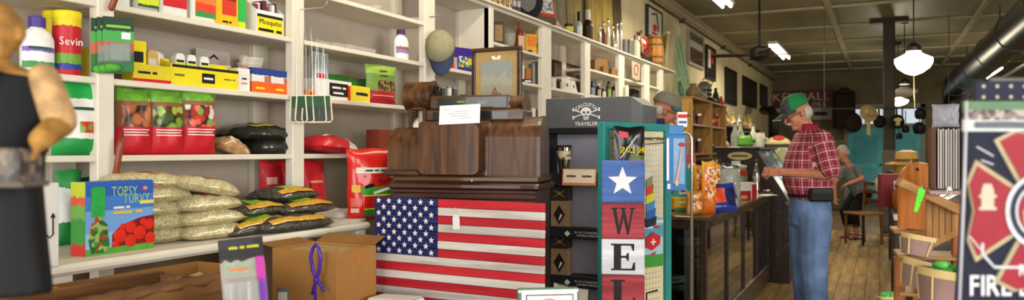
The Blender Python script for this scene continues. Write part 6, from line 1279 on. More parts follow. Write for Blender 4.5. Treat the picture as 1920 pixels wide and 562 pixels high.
# dark masses hung at the back: clock case, hats, pans, frames
def backthing(name, label, cat, px, py, z): p = at(px, py, z); return thing(name, label, cat, p, FACE)
wc = backthing('wall_clock_case', 'tall dark wooden wall clock case near teal door', 'clock', 1583, 240, 20.5); G().box(-.28, .28, -.1, .1, 0, .95, .03).build('case', mt('#1f1611', .5), wc); G().prism([(-.3, .95), (.3, .95), (0, 1.12)], -.12, .12).build('pediment', mt('#241a13', .5), wc); G().ell((.2, -.1, .15), (.25, .08, .28)).build('hanging_pouch', mt('#2a221a', .7), wc, smooth=True)
bw1 = onY(1455, 240, 18.0)
sd_ = thing('dark_stove', 'tall black cast iron stove in back corner', 'stove', (at(1450, 300, 17.5).x, at(1450, 300, 17.5).y, 0), 20); ci = mt('#141312', .5, .2)
G().lathe([(.3, .1), (.38, .15), (.42, .5), (.34, .9), (.38, .95), (.36, 1.5), (.25, 1.62)], 20).build('drum', ci, sd_, smooth=40); G().tube([(0, 0, 1.6), (0, 0, 2.25), (0, .2, 2.35), (0, 1.0, 2.4)], .11, 14).build('flue', ci, sd_, smooth=True)
for k in range(4): a = R(45+90*k); G().box(.28*math.cos(a)-.03, .28*math.cos(a)+.03, .28*math.sin(a)-.03, .28*math.sin(a)+.03, 0, .14).build('leg', ci, sd_)
G().box(-.14, .14, -.44, -.36, .55, .8, .02).build('fire_door', mt('#1c1a18', .4), sd_)
cb_ = thing('grey_carton', 'grey box stacked in front of back wall', 'carton', (at(1553, 235, 18).x, at(1553, 235, 18).y, 0), 20); G().box(-.3, .3, -.2, .2, 0, 1.6, .01).build('body', mt('#45402f', .7), cb_); G().box(-.31, .31, -.21, .21, 1.6, 1.65, .01).build('lid', mt('#504a38', .7), cb_)
# hats, pan, pulleys hanging on a cross wire between column and right side
rw_ = thing('hanging_rail', 'thin dark rail carrying pans across the back', 'rail', at(1640, 204, 12.6), FACE); G().tube([(-.9, 0, 0), (1.3, 0, 0.02)], .012, 6).build('bar', mt('#4a4f4a', .4, metal=.5), rw_)
for s in (-.85, 1.25): G().tube([(s, 0, 0), (s, 0, RH-rw_.location.z)], .006, 6).build('drop_rod', mt('#4a4f4a', .4, metal=.5), rw_)
def hang(name, label, cat, px, py, z=12.55): o = backthing(name, label, cat, px, py, z); return o
hp = hang('frying_pan', 'black round pan with cream shirt emblem hanging by column', 'pan', 1681, 228); r = 13.5*12.55/FPX
G().lathe([(r*.85, -.02), (r, .03), (r*.96, .03), (r*.82, -.01)], 24).tf(Matrix.Rotation(R(90), 4, 'X')).build('pan_bowl', mt('#141312', .45), hp, smooth=40); G().box(-.012, .012, -.01, .01, r*.9, r+.12).build('handle', mt('#141312', .45), hp)
G().prism([(x*r*.55, z*r*.6) for x, z in ((-.45, -.9), (.45, -.9), (.45, .2), (.9, .1), (1, .6), (.4, .9), (-.4, .9), (-1, .6), (-.9, .1), (-.45, .2))], -.055, -.02).build('shirt_emblem', mt('#c9bd7a', .5), hp)
hp2 = hang('black_skillet', 'plain black skillet hanging left of the column', 'pan', 1648, 228); G().lathe([(.09, -.02), (.11, .03), (.1, .03), (.08, -.01)], 20).tf(Matrix.Rotation(R(90), 4, 'X')).build('pan_bowl', mt('#141312', .45), hp2, smooth=40); G().box(-.012, .012, -.01, .01, .1, .21).build('handle', mt('#141312', .45), hp2)
ht = hang('straw_hat', 'straw hat hanging with pale ribbon beside column', 'hat', 1629, 212); G().lathe([(.15, -.01), (.15, 0), (.08, .01), (.075, .08), (.03, .1)], 20).tf(Matrix.Rotation(R(70), 4, 'X')).build('crown_and_brim', mt('#a08a5a', .8, .2, 40), ht, smooth=40); G().prism([(-.01, -.35), (.05, -.38), (.05, 0), (0, 0)], .05, .055).build('ribbon', mt('#b5aa6a', .6), ht)
for k, (px, py, r) in enumerate(((1698, 242, .06), (1686, 255, .05), (1726, 213, .09), (1724, 240, .1))):
    o = hang('iron_pulley', ['small black pulley right of the round pan', 'black ladle under the round pan', 'dark lantern hung on rail end', 'dark kettle hung under the lantern'][k], 'ironware', px, py); G().lathe([(r*.7, -r), (r, -r*.5), (r, r*.5), (r*.5, r)], 14).build('body', mt('#171513', .5), o, smooth=40); G().tube([(0, 0, r), (0, 0, r+.25)], .008, 6).build('hook', mt('#2a2826', .5), o)
# chair in the aisle
ch = at(1618, 281, 11.3)
chair = thing('wooden_chair', 'brown wooden chair beside the bending woman', 'chair', (ch.x, ch.y, 0), FACE-70); cw = wood('#4a2a16', '#6f4526', 'Z', 5, .4, .3); cw2 = wood('#7a5226', '#a2743c', 'X', 5, .4, .3)
G().box(-.2, .2, -.2, .2, .45, .485, .01).build('seat', cw2, chair)
for s in (-1, 1):
    G().tube([(s*.17, -.17, 0), (s*.17, -.16, .45)], .019, 8).build('leg', mt('#1f1611', .5) if s > 0 else cw, chair)
    G().tube([(s*.17, .2, 0), (s*.17, .17, .45), (s*.17, .22, .92)], .02, 8).build('back_post', cw, chair)
for z in (.62, .76, .88): G().box(-.17, .17, .18, .2, z, z+.06, .006).build('back_slat', cw, chair)
for z in (.15, .28): G().tube([(-.17, -.17, z), (.17, -.17, z)], .011, 6).build('stretcher', cw, chair)
# ================================================================ right side of the aisle
rt = thing('long_display_table', 'dark wooden display table along right of the aisle', 'table', (.45, 8.4, 0)); rd = wood('#22180f', '#3d2c1d', 'Y', 4, .5)
G().box(-.36, .5, -2.2, 2.6, .86, .9, .005).build('tabletop', rd, rt)
for x in (-.32, .44):
    for y in (-2.1, 0, 2.5): G().box(x-.03, x+.03, y-.03, y+.03, 0, .86).build('leg', rd, rt)
G().box(-.3, .45, -2.05, 2.45, .25, .28).build('lower_shelf', rd, rt)
def rtop(px, y): p = onY(px, 281, y); return Vector((p.x, y, .9))
kn = mt('#b9b9b4', .25, .05, metal=.9)
hb2 = thing('leather_satchel', 'tan leather saddle bag on right table', 'leather bag', rtop(1690, 8.2), 10)
G().lathe([(.10, 0), (.17, .06), (.19, .17), (.14, .25), (.05, .28)], 16, sy=.7).build('body', mt('#8a5226', .5, .2, 12), hb2, smooth=True); G().box(-.16, .1, -.14, -.12, .12, .26, .01).build('flap', mt('#9a6230', .5, .2), hb2, rot=(R(-8), 0, 0))
h2 = thing('tan_hat', 'tan felt hat resting above leather bag', 'hat', rtop(1700, 8.6)+Vector((0, 0, .0)), 0); G().lathe([(.12, 0), (.12, .36), (.2, .37), (.2, .385), (.11, .4), (.1, .5), (.04, .52)], 20).build('hat_on_block', mt('#b08a48', .7, .1, 30), h2, smooth=40); G().lathe([(.112, .402), (.108, .43)], 20).build('band', mt('#5a3a1f', .6), h2)
dl = thing('bell_doll', 'brass bell shaped figurine with white skirt on right table', 'figurine', rtop(1711, 7.9), 0); G().lathe([(.1, 0), (.11, .08), (.08, .14), (.03, .2)], 16).build('skirt', mt('#c9c2b4', .5), dl, smooth=40); G().lathe([(.06, .14), (.07, .2), (.03, .28), (.035, .34), (.012, .44)], 14).build('bell_body', mt('#8a5a2c', .35, metal=.4), dl, smooth=True)
for k in range(4):
    p = rtop(1722+7*k, 7.0+.1*k)
    o = thing('carving_knife', ['first', 'second', 'third', 'fourth'][k]+' shiny knife blade fanned out on right table', 'knife', p+Vector((0, .0, .03)), 0, 'knives fanned on the table'); o.rotation_euler = Euler((0, R(28+10*k), R(10)))
    G().prism([(-.014, .1), (.016, .1), (.02, .36), (.0, .46), (-.012, .40)], -.002, .002).build('blade', kn, o); G().box(-.013, .013, -.01, .01, -.02, .1, .004).build('handle', mt('#5a3a22', .5), o)
nb = thing('knife_block', 'dark block holding the fanned knives on right table', 'knife block', rtop(1733, 7.3), 10); G().box(-.16, .16, .04, .2, 0, .16, .01).build('block', rd, nb); G().box(-.15, .15, .05, .19, .16, .17).build('slot_plate', K_, nb)
for k, (px, y, s) in enumerate(((1662, 7.6, 1), (1668, 9.2, .8))):
    o = box(['red cloth bound case at table end', 'cream box under the hanging pan'][k], Vector((rtop(px, y).x, y, .9 if k else .45)), 15, .16*s, .1, .3 if k == 0 else .2, mt('#6f1a1f' if k == 0 else '#b5a98a', .5), name='upright_case', cat='case', prints=(('white_strip', mt('#c9c7c2'), .7, .95, .0, .8),)); 
    if k == 0: o.location.z = .9; o.location.x += .03
for k in range(5):
    px = (1652, 1672, 1680, 1664, 1690)[k]; y = (10.4, 9.6, 9.0, 8.8, 7.4)[k]; h_ = (.2, .26, .22, .18, .2)[k]
    o = thing('crock', ['pale crock at far end of right table', 'brown crock behind the satchel', 'small tan bowl jar near satchel', 'white jar beside the column', 'amber jar close to satchel'][k], 'jar', rtop(px, y), 0); r = .07; G().lathe([(r*.8, 0), (r, h_*.3), (r, h_*.7), (r*.7, h_*.9), (r*.75, h_)], 14).build('body', mt(['#a8a288', '#5a3a22', '#8f744a', '#c2beb0', '#8a4f1f'][k], .4), o, smooth=40); G().lathe([(r*.78, h_), (r*.78, h_*1.06), (r*.2, h_*1.12)], 14).build('lid', mt(['#8a8468', '#3a2616', '#6a5434', '#9a978c', '#5a3010'][k], .4), o, smooth=40)
# pine basket rack close by on the right
ZK = 2.4; kk = FPX/ZK
base_ = at(1745, 281, ZK)
pr = thing('pine_basket_rack', 'pine stepped rack holding veneer baskets on right', 'display rack', (base_.x, base_.y, 0), FACE-22)
def lx(px): return (px-1745)/kk*.9
def lz(py): return CAMH-(py-281)/kk
pine = wood('#8a5a2c', '#b5854a', 'Z', 3, .5); pinex = wood('#8a5f32', '#b08350', 'X', 3, .5)
g = G().box(-.1, .1, .0, .12, -.014, .014, .003).tf(Matrix.Translation((lx(1744), -.02, lz(368))) @ Matrix.Rotation(R(27), 4, 'Y')); g.build('top_ledge', pinex, pr)
G().prism([(lx(1739), lz(472)), (lx(1797), lz(440)), (lx(1797), lz(385)), (lx(1739), lz(366))], .02, .04).build('pine_panel', wood('#7d5024', '#b8884c', 'Z', 4, .5), pr)
for i in range(1, 5): x = lx(1739+11.5*i); G().box(x-.0012, x+.0012, .0188, .0202, lz(458-6*i), lz(372+3.2*i)).build('panel_groove', mt('#5f3c1a', .6), pr)
G().box(lx(1738), lx(1806), -.06, .16, lz(362), lz(356), .002).build('mauve_mat', mt('#a88a8a', .6), pr)
G().box(lx(1681), lx(1702), .05, .09, 0, lz(488), .003).build('upright', wood('#8a4f22', '#b06c34', 'Z', 4), pr)
G().box(lx(1790), lx(1812), .05, .09, 0, lz(380), .003).build('upright', wood('#8a4f22', '#b06c34', 'Z', 4), pr)
cbz = at(1716, 430, 2.6).z; G().box(lx(1686), lx(1750), .16, .32, cbz-.012, cbz, .002).build('rear_shelf', pinex, pr); rpz = at(1748, 350, 2.75).z-.032; G().box(lx(1738), lx(1785), .30, .46, rpz-.012, rpz, .002).build('rear_shelf', pinex, pr)
G().box(lx(1735), lx(1745), .30, .34, 0, rpz-.012).build('upright', pine, pr)
for i, py in enumerate((480, 545, 600)): G().box(lx(1684), lx(1812), .0-.06*i, .16-.02*i, lz(py)-.012, lz(py), .002).build('step_shelf', pinex, pr)
def basket(label, px, py, w, h, z, tilt, green=False):
    p = at(px, py, z); o = thing('veneer_basket', label, 'basket', p, FACE); o.rotation_euler = Euler((0, R(tilt), R(FACE))); vm = mt('#c4ab74', .6, .12, 14); pm_ = mt('#8a6f68', .6, .1, 10)
    def ring(x0, s, zz): return [(x0*1+s*w/2*math.copysign(abs(math.cos(a))**.6, math.cos(a)), s*w*.38*math.copysign(abs(math.sin(a))**.6, math.sin(a)), zz) for a in [2*math.pi*k/20 for k in range(20)]]
    G().rings([ring(0, .78, 0), ring(0, 1, h), ring(0, .96, h), ring(0, .74, .006)], True).build('paper_liner', pm_, o, smooth=30)
    G().rings([ring(0, .985, h*.78), ring(0, 1.02, h*1.02), ring(0, .99, h*1.02), ring(0, .96, h*.8)], False).build('rim_band', vm, o, smooth=30)
    for k in range(5):
        c1 = ring(0, .79, 0.002)[k*4]; c2 = ring(0, 1.006, h*.8)[k*4]; G().tube([c1, c2], .003, 4).build('slat', vm, o)
    if green:
        for k in range(14): 
            a = random.random()*6.28; q = random.random()**.5*w*.3; G().ell((q*math.cos(a), q*.7*math.sin(a), h*(.9+.3*random.random())), (.02, .016, .012), 8, 5).build('green_pod', mt('#5fae4a' if k % 2 else '#3f8f4a', .5, .2, 40), o, smooth=True)
    return o
basket('topmost veneer basket with mauve liner on pine rack', 1716, 478, .10, .065, 2.42, 10); basket('second veneer basket lower on pine rack', 1722, 540, .12, .085, 2.36, 14); basket('front veneer basket holding green pods on pine rack', 1768, 570, .15, .1, 2.2, 8, True); basket('far small basket of green pods by the rack foot', 1665, 575, .10, .055, 3.6, 0, True)
# cutting board, binder, clip, green tag
cbp = at(1716, 430, 2.6)
cbd = thing('cutting_board', 'round topped orange wood cutting board behind pine rack', 'cutting board', cbp, FACE-8); cbd.rotation_euler = Euler((R(-8), R(4), R(FACE-8)))
G().prism([(-.055, 0), (.06, 0), (.062, .16)]+[(.003+.06*math.cos(R(a)), .165+.07*math.sin(R(a))) for a in range(0, 181, 15)]+[(-.057, .16)], -.009, .009).build('board', wood('#a05a22', '#c87c3a', 'Z', 4, .4, .2), cbd, smooth=30); G().lathe([(.006, -.0005), (.006, .0005)], 12).tf(Matrix.Rotation(R(90), 4, 'X')).build('hang_hole', K_, cbd, loc=(0, -.0095, .21))
cbd2 = thing('rolling_pin', 'amber rolling pin leaning behind cutting board', 'rolling pin', at(1748, 350, 2.75), FACE); cbd2.rotation_euler = Euler((R(-10), R(14), R(FACE))); G().lathe([(.018, 0), (.02, .02), (.02, .08), (.018, .1)], 12).build('barrel', wood('#b06a22', '#d08a3a', 'Z', 4, .3, .4), cbd2, smooth=40)
G().lathe([(.007, .1), (.01, .12), (.006, .14)], 10).build('handle', wood('#b06a22', '#d08a3a', 'Z'), cbd2, smooth=True); G().lathe([(.007, -.03), (.008, -.01), (.007, 0)], 10).build('handle', wood('#b06a22', '#d08a3a', 'Z'), cbd2, smooth=True)
bn = thing('print_binder', 'open brown binder with upright pale pages beside fire banner', 'binder', Vector((at(1771, 350, 2.42).x, at(1771, 350, 2.42).y, lz(355.5))), FACE-27); k2 = FPX/2.42; bh2 = 114/k2
G().box(-.042, -.026, -.02, .12, 0, bh2+.004, .002).build('cover', wood('#4a2a18', '#6b4128', 'Z', 5), bn)
for k in range(9): x = -.020+.0072*k; G().box(x, x+.0045, -.012+.003*(k % 3), .11, .002, bh2-.004*(k % 2), .0008).build('page', mt('#c4c0bb' if k % 2 else '#a89c98', .6, .04), bn)
G().box(.046, .050, -.02, .12, 0, bh2, .001).build('cover', wood('#4a2a18', '#6b4128', 'Z', 5), bn)
gt = thing('green_tag', 'bright green paper tag hanging from pine ledge', 'tag', at(1722, 397, 2.33), FACE); G().prism([(-.014, .002), (-.004, 0), (.022, .066), (.004, .076), (-.0, .07)], -.0008, .0008).build('paper', mt('#4fe02a', .5, .05), gt); G().tube([(.012, 0, .07), (.016, .01, .082)], .0008, 5).build('string', mt('#c9c9c0'), gt)
for k in range(3): G().box(.0, .01-.002*k, -.0014, -.0009, .03+.01*k, .032+.01*k).build('written_line', mt('#1f6a1a'), gt)
bc_ = thing('binder_clip', 'small wire bulldog clip at edge of banner bag', 'clip', at(1779, 357, 2.3), FACE); G().tube([(.008*math.cos(R(a)), 0, -.008+.01*math.sin(R(a))) for a in range(0, 361, 30)], .0013, 6).build('wire_loop', wire, bc_); G().prism([(-.009, 0), (.009, 0), (.006, .012), (-.006, .012)], -.004, .004).build('jaw', mt('#9a958a', .3, metal=.7), bc_)
cpb = bag('crumpled clear plastic bag over binder top', Vector((at(1773, 237, 2.44).x, at(1773, 237, 2.44).y, lz(355.5)+bh2+.005)), FACE-20, .08, .075, .03, film('#b9b9c4', .3, .1), name='plastic_bag', seed=2.2)
# ================================================================ fire department banner in its clear sleeve, close to the camera
ZB = 1.22; kb = FPX/ZB; o0 = at(1800, 281, ZB)
fb = thing('fire_banner', 'packaged navy fire department banner with red cross emblem', 'banner', o0, FACE-2)
def bx_(px): return (px-1800)/kb
def bz(py): return -(py-281)/kb
navy = mt('#12152a', .75, .2, 20); gold_ = mt('#a89a78', .5); wsil = mt('#c9cbd2', .5)
G().prism([(bx_(1808), bz(300)), (bx_(1790), bz(620)), (bx_(2160), bz(620)), (bx_(2160), bz(300))], .004, .006).build('cloth', navy, fb)
G().prism([(bx_(1806), bz(246)), (bx_(1806), bz(301)), (bx_(2160), bz(301)), (bx_(2160), bz(246))], .003, .005).build('cloth_top', navy, fb)
hd2 = G().box(bx_(1828), bx_(2150), -.002, .006, bz(190), bz(152), .001).build('dotted_header', mt('#171b30', .75), fb)
for i in range(9):
    for j in range(2): G().ell((bx_(1842+25*i), -.0022, bz(162+20*j)), (.0026, .0008, .0026), 8, 5).build('dot', mt('#c9c0a0', .6), fb)
G().box(bx_(1806), bx_(2150), -.001, .004, bz(206), bz(190)).build('green_stripe', mt('#5a7a5a', .6), fb)
G().box(bx_(1806), bx_(2150), -.001, .004, bz(225), bz(206)).build('patterned_stripe', cells(['#3a3038', '#7a6a68', '#5a4a4a', '#a89a90'], 150), fb)
G().box(bx_(1806), bx_(2150), -.001, .004, bz(246), bz(225)).build('white_stripe', mt('#c4c8c6', .5), fb)
txt('~2', .016, mt('#5a5f66'), fb, (bx_(1900), -.003, bz(234)), w=.13, shear=.35)
cx, cz = bx_(1948), bz(395); s = .12
def petal(ang):
    P0 = [(-.28, .30), (-.62, .86), (-.36, .98), (0, .90), (.36, .98), (.62, .86), (.28, .30)]
    ca_, sa_ = math.cos(ang), math.sin(ang); return [(cx+s*(x*ca_-z*sa_), cz+s*1.12*(x*sa_+z*ca_)) for x, z in P0]
def ins(pl, f):
    mx = sum(p[0] for p in pl)/len(pl); mz = sum(p[1] for p in pl)/len(pl); return [(mx+(x-mx)*f, mz+(z-mz)*f) for x, z in pl]
for k in range(4):
    pl4 = petal(k*math.pi/2); G().prism(pl4, .0, .004).build('cross_outline', gold_, fb); G().prism(ins(pl4, .88), -.0016, .0).build('cross_field', mt('#8f1626', .5, .1), fb)
def disc(r, m, y, nm): return G().prism([(cx+r*math.cos(2*math.pi*k/28), cz+r*1.08*math.sin(2*math.pi*k/28)) for k in range(28)], y-.0012, y).build(nm, m, fb)
disc(.058, wsil, -.002, 'silver_ring'); disc(.051, mt('#20243a'), -.0035, 'dark_ring'); disc(.044, wsil, -.005, 'silver_ring'); disc(.040, mt('#8f1626', .5, .1), -.0065, 'red_centre')
G().prism([(cx-.032, cz-.02), (cx-.02, cz-.02), (cx-.014, cz+.005), (cx-.022, cz+.02), (cx-.034, cz+.0)], -.0085, -.0079).build('helmet_print', gold_, fb)
hx, hz_ = bx_(1849), bz(368)    # hydrant
g = G().box(hx-.010, hx+.010, -.0028, -.0018, hz_-.018, hz_+.010).box(hx-.014, hx+.014, -.003, -.0019, hz_-.022, hz_-.017).box(hx-.014, hx+.014, -.003, -.0019, hz_-.002, hz_+.003); g.prism([(hx-.010, hz_+.010), (hx+.010, hz_+.010), (hx+.006, hz_+.021), (hx-.006, hz_+.021)], -.0028, -.0018); hyd = g.build('hydrant_print', mt('#b9b09a', .5), fb); hyd['kind'] = 'stuff'
G().tube([(bx_(1840), -.001, bz(455)), (bx_(1840), -.001, bz(475)), (bx_(1862), -.001, bz(500)), (bx_(2060), -.001, bz(500))], .0028, 6).build('silver_border', wsil, fb)
txt('RESCUE', .018, wsil, fb, (cx, -.002, cz-s*.80), w=.075, bold=.0008, split=True)
def srf(t_, px, py, h, w): 
    txt(t_, h, wsil, fb, (bx_(px), .0015, bz(py)), w=w, bold=.0012)
txt('FIRE', .033, mt('#d3d4d6', .5), fb, (bx_(1855), .0012, bz(535)), w=.068, bold=.0014, split=True); txt('DEPT', .033, mt('#d3d4d6', .5), fb, (bx_(1950), .0012, bz(535)), w=.074, bold=.0014, split=True)
bx2 = G()
patch_w = .36
slv = G().box(bx_(1797), bx_(2170), -.012, -.0115, bz(620), bz(150)).build('clear_sleeve', film('#a0a6b8', .012, .2), fb)
G().tube([(bx_(1806), -.010, bz(190)), (bx_(1800), -.012, bz(350)), (bx_(1790), -.011, bz(620))], .0022, 6).build('sleeve_seam', film('#d8dae2', .6, .2), fb, smooth=True)
for k, (px, py, L_, a_) in enumerate(((1822, 275, .03, 60), (1808, 440, .03, 40), (1830, 300, .02, 70))): G().tube([(bx_(px), -.0135, bz(py)), (bx_(px)+L_*math.sin(R(a_)), -.0135, bz(py)-L_*math.cos(R(a_)))], .0012, 5).build('sleeve_crease', film('#e4e6ee', .7, .2), fb)
ba = at(2100, 281, ZB+.03); br = thing('banner_stand', 'metal stand holding the packaged fire banner', 'display stand', (ba.x, ba.y, 0), FACE-2); bzt = at(1900, 148, ZB).z
G().tube([(0, 0, .02), (0, 0, bzt+.02)], .008, 8).build('pole', wire, br); G().tube([(-.23, -.03, bzt), (.03, -.0, bzt)], .004, 6).build('arm', wire, br); G().lathe([(.15, 0), (.15, .015), (.02, .025)], 20).build('foot', mt('#3a3a38', .4, metal=.5), br)
# ================================================================ people
def capsule(g, p0, r0, p1, r1, n=12):
    p0, p1 = Vector(p0), Vector(p1); d = (p1-p0).normalized(); pts = []; rs = []
    for t in (85, 60, 35): pts.append(p0-d*r0*math.sin(R(t))); rs.append(r0*math.cos(R(t)))
    pts += [p0, p1]; rs += [r0, r1]
    for t in (35, 60, 85): pts.append(p1+d*r1*math.sin(R(t))); rs.append(r1*math.cos(R(t)))
    return g.tube(pts, rs, n)
def oval(rings, n=20):
    out = []
    for z, cx, cy, rx_, ry_ in rings: out.append([(cx+rx_*math.cos(a), cy+ry_*math.sin(a), z) for a in [2*math.pi*k/n for k in range(n)]])
    return out
def tilt_pts(g, i0, M): g.v[i0:] = [tuple(M @ Vector(p)) for p in g.v[i0:]]
def fuse(g, name, mat, parent, vox=.008, it=4):
    me = g.mesh('tmp', None); o = bpy.data.objects.new('tmp', me); COL.objects.link(o)
    m = o.modifiers.new('r', 'REMESH'); m.mode = 'VOXEL'; m.voxel_size = vox
    s = o.modifiers.new('s', 'SMOOTH'); s.iterations = it; s.factor = .5
    dg = bpy.context.evaluated_depsgraph_get(); dg.update()
    nm = bpy.data.meshes.new_from_object(o.evaluated_get(dg)); bpy.data.objects.remove(o); bpy.data.meshes.remove(me)
    nm.name = name; nm.materials.clear(); nm.materials.append(mat); nm.polygons.foreach_set('use_smooth', [True]*len(nm.polygons))
    return place(nm, name, parent)
def hand(g, wrist, d, nrm, side, s=1.0, curl=35):
    """palm, four fingers of unequal length bent at the knuckles, thumb from the side of the palm"""
    w = Vector(wrist); d = Vector(d).normalized(); nrm = Vector(nrm); nrm = (nrm-d*nrm.dot(d)).normalized(); t = d.cross(nrm)*side
    c = w+d*.05*s
    for k in range(4):
        b = w+d*.015*s+t*(.026-.0175*k)*s*.6; k0 = w+d*.088*s+t*(.030-.020*k)*s
        capsule(g, b, .015*s, k0, .011*s, 8)
        L = (.040, .045, .042, .034)[k]*s; a = R(curl); d1 = d*math.cos(a)+nrm*math.sin(a); a2 = R(curl*2.1); d2 = d*math.cos(a2)+nrm*math.sin(a2)
        k1 = k0+d1*L; k2 = k1+d2*L*.75; capsule(g, k0, .0095*s, k1, .0088*s, 8); capsule(g, k1, .0088*s, k2, .0075*s, 8)
    tb = w+d*.022*s+t*.026*s; t1 = tb+(d*.55+t*.7+nrm*.35).normalized()*.04*s; t2 = t1+(d*.8+t*.1+nrm*.5).normalized()*.032*s
    capsule(g, w+d*.01*s, .014*s, tb, .013*s, 8); capsule(g, tb, .013*s, t1, .0105*s, 8); capsule(g, t1, .0105*s, t2, .0085*s, 8)
def head_geo(g, M, s=1.0, jaw=1.0):
    i0 = len(g.v)
    g.ell((0, .012*s, .045*s), (.076*s, .098*s, .088*s), 18, 12); g.ell((0, -.025*s, -.025*s), (.060*s*jaw, .068*s, .082*s), 16, 10)
    g.ell((0, -.066*s, -.088*s), (.030*s, .026*s, .024*s), 12, 8); g.ell((0, -.078*s, .028*s), (.052*s, .020*s, .014*s), 12, 8)
    for e in (-1, 1):
        g.ell((e*.038*s, -.072*s, -.014*s), (.022*s, .02*s, .02*s), 10, 8); g.ell((e*.077*s, .012*s, .0), (.011*s, .022*s, .032*s), 10, 8)
    capsule(g, (0, -.088*s, .022*s), .010*s, (0, -.116*s, -.016*s), .015*s, 8); g.ell((0, -.086*s, -.050*s), (.028*s, .018*s, .014*s), 10, 8)
    tilt_pts(g, i0, M)
def face_bits(person, M, s, hair, glasses=False, moustache=None, hairdef=None, beard=None):
    def sub(g, name, mat): i = 0; g.v = [tuple(M @ Vector(p)) for p in g.v]; return g.build(name, mat, person, smooth=True)
    for e in (-1, 1):
        sub(G().ell((e*.031*s, -.086*s, .008*s), (.013*s, .008*s, .008*s), 10, 6), 'eye', mt('#d8d2c8', .3)); sub(G().ell((e*.031*s, -.0935*s, .007*s), (.0055*s, .002*s, .0055*s), 8, 6), 'iris', mt('#3a3028', .3))
        sub(G().ell((e*.033*s, -.09*s, .026*s), (.02*s, .007*s, .005*s), 8, 6), 'eyebrow', hair)
    sub(G().ell((0, -.103*s, -.052*s), (.022*s, .005*s, .005*s), 10, 6), 'mouth', mt('#8a4a40', .5))
    if moustache: sub(G().ell((.013*s, -.104*s, -.040*s), (.026*s, .012*s, .010*s), 10, 6).ell((-.013*s, -.104*s, -.040*s), (.026*s, .012*s, .010*s), 10, 6), 'moustache', moustache)['kind'] = 'stuff'
    if beard: sub(G().ell((0, -.075*s, -.092*s), (.042*s, .036*s, .034*s), 12, 8), 'beard', beard)
    if glasses:
        for e in (-1, 1):
            sub(G().tube([(e*.033*s+.022*s*math.cos(R(a)), -.103*s, .006*s+.018*s*math.sin(R(a))) for a in range(0, 361, 30)], .0022*s, 6), 'spectacle_rim', mt('#2a2622', .3, metal=.6)); sub(G().tube([(e*.055*s, -.102*s, .01*s), (e*.082*s, -.02*s, .014*s), (e*.085*s, .03*s, .01*s)], .0022*s, 6), 'spectacle_arm', mt('#2a2622', .3, metal=.6))
        sub(G().tube([(-.011*s, -.105*s, .010*s), (.011*s, -.105*s, .010*s)], .0022*s, 6), 'spectacle_bridge', mt('#2a2622', .3, metal=.6))
    if hairdef:
        g = G()
        for c, r in hairdef: g.ell([x*s for x in c], [x*s for x in r], 14, 10)
        h = sub(g, 'hair', hair)
        if len(hairdef) > 1: h['kind'] = 'stuff'
skin = mt('#b5765a', .5, .14, 18); skin2 = mt('#a86a50', .5, .14, 18); skin3 = mt('#c08468', .5, .12, 18); greyhair = mt('#b3aba0', .8, .2, 60)
def headM(pos, pitch, yaw=0, roll=0): return Matrix.Translation(pos) @ Matrix.Rotation(R(yaw), 4, 'Z') @ Matrix.Rotation(R(pitch), 4, 'X') @ Matrix.Rotation(R(roll), 4, 'Y')
# red plaid, laid out per vertex along torso and sleeves so the checks follow the cloth
def plaid():
    m, nt, b = base('plaid'); L = nt.links.new
    at_ = nt.nodes.new('ShaderNodeAttribute'); at_.attribute_name = 'cloth'; sp_ = nt.nodes.new('ShaderNodeSeparateXYZ'); L(at_.outputs['Vector'], sp_.inputs[0])
    def stripe(src, period, width, ph):
        a = nt.nodes.new('ShaderNodeMath'); a.operation = 'ADD'; a.inputs[1].default_value = ph+50*period; L(src, a.inputs[0])
        w = nt.nodes.new('ShaderNodeMath'); w.operation = 'MODULO'; w.inputs[1].default_value = period; L(a.outputs[0], w.inputs[0])
        c = nt.nodes.new('ShaderNodeMath'); c.operation = 'LESS_THAN'; c.inputs[1].default_value = width; L(w.outputs[0], c.inputs[0]); return c.outputs[0]
    col = None
    cur = nt.nodes.new('ShaderNodeRGB'); cur.outputs[0].default_value = lin('#94182f'); cur = cur.outputs[0]
    for src, per, wd, ph, c, f in ((sp_.outputs[0], .072, .022, 0, '#5f0f22', .55), (sp_.outputs[1], .072, .022, 0, '#5f0f22', .55), (sp_.outputs[0], .072, .007, .035, '#d8c4c4', .62), (sp_.outputs[1], .072, .007, .035, '#d8c4c4', .62), (sp_.outputs[0], .072, .004, .055, '#d8b4b8', .4), (sp_.outputs[1], .072, .004, .055, '#d8b4b8', .4)):
        s = stripe(src, per, wd, ph); k = nt.nodes.new('ShaderNodeMath'); k.operation = 'MULTIPLY'; k.inputs[1].default_value = f; L(s, k.inputs[0])
        mx = nt.nodes.new('ShaderNodeMixRGB'); L(k.outputs[0], mx.inputs[0]); L(cur, mx.inputs[1]); mx.inputs[2].default_value = lin(c); cur = mx.outputs[0]
    L(cur, b.inputs['Base Color']); P(b, Roughness=.8); return m
def cloth_attr(o, sleeves, axis_y=0, r=.2):
    me = o.data; a = me.attributes.new('cloth', 'FLOAT_VECTOR', 'POINT'); out = []
    for v in me.vertices:
        p = v.co; best = None
        for p0, p1, rr in sleeves:
            d = (p1-p0); t = (p-p0).dot(d)/d.length_squared; q = p0+d*max(0, min(1, t)); dist = (p-q).length
            if t > .12 and dist < rr*1.25 and abs(p.x) > .18 and (best is None or dist < best[0]):
                e = (p-q); u = d.orthogonal().normalized(); w = d.normalized().cross(u); best = (dist, math.atan2(e.dot(w), e.dot(u))*.085, t*d.length)
        if best: out += [best[1], best[2], 0]
        else: out += [math.atan2(p.x, -(p.y-axis_y))*r, p.z, 0]
    a.data.foreach_set('vector', out)
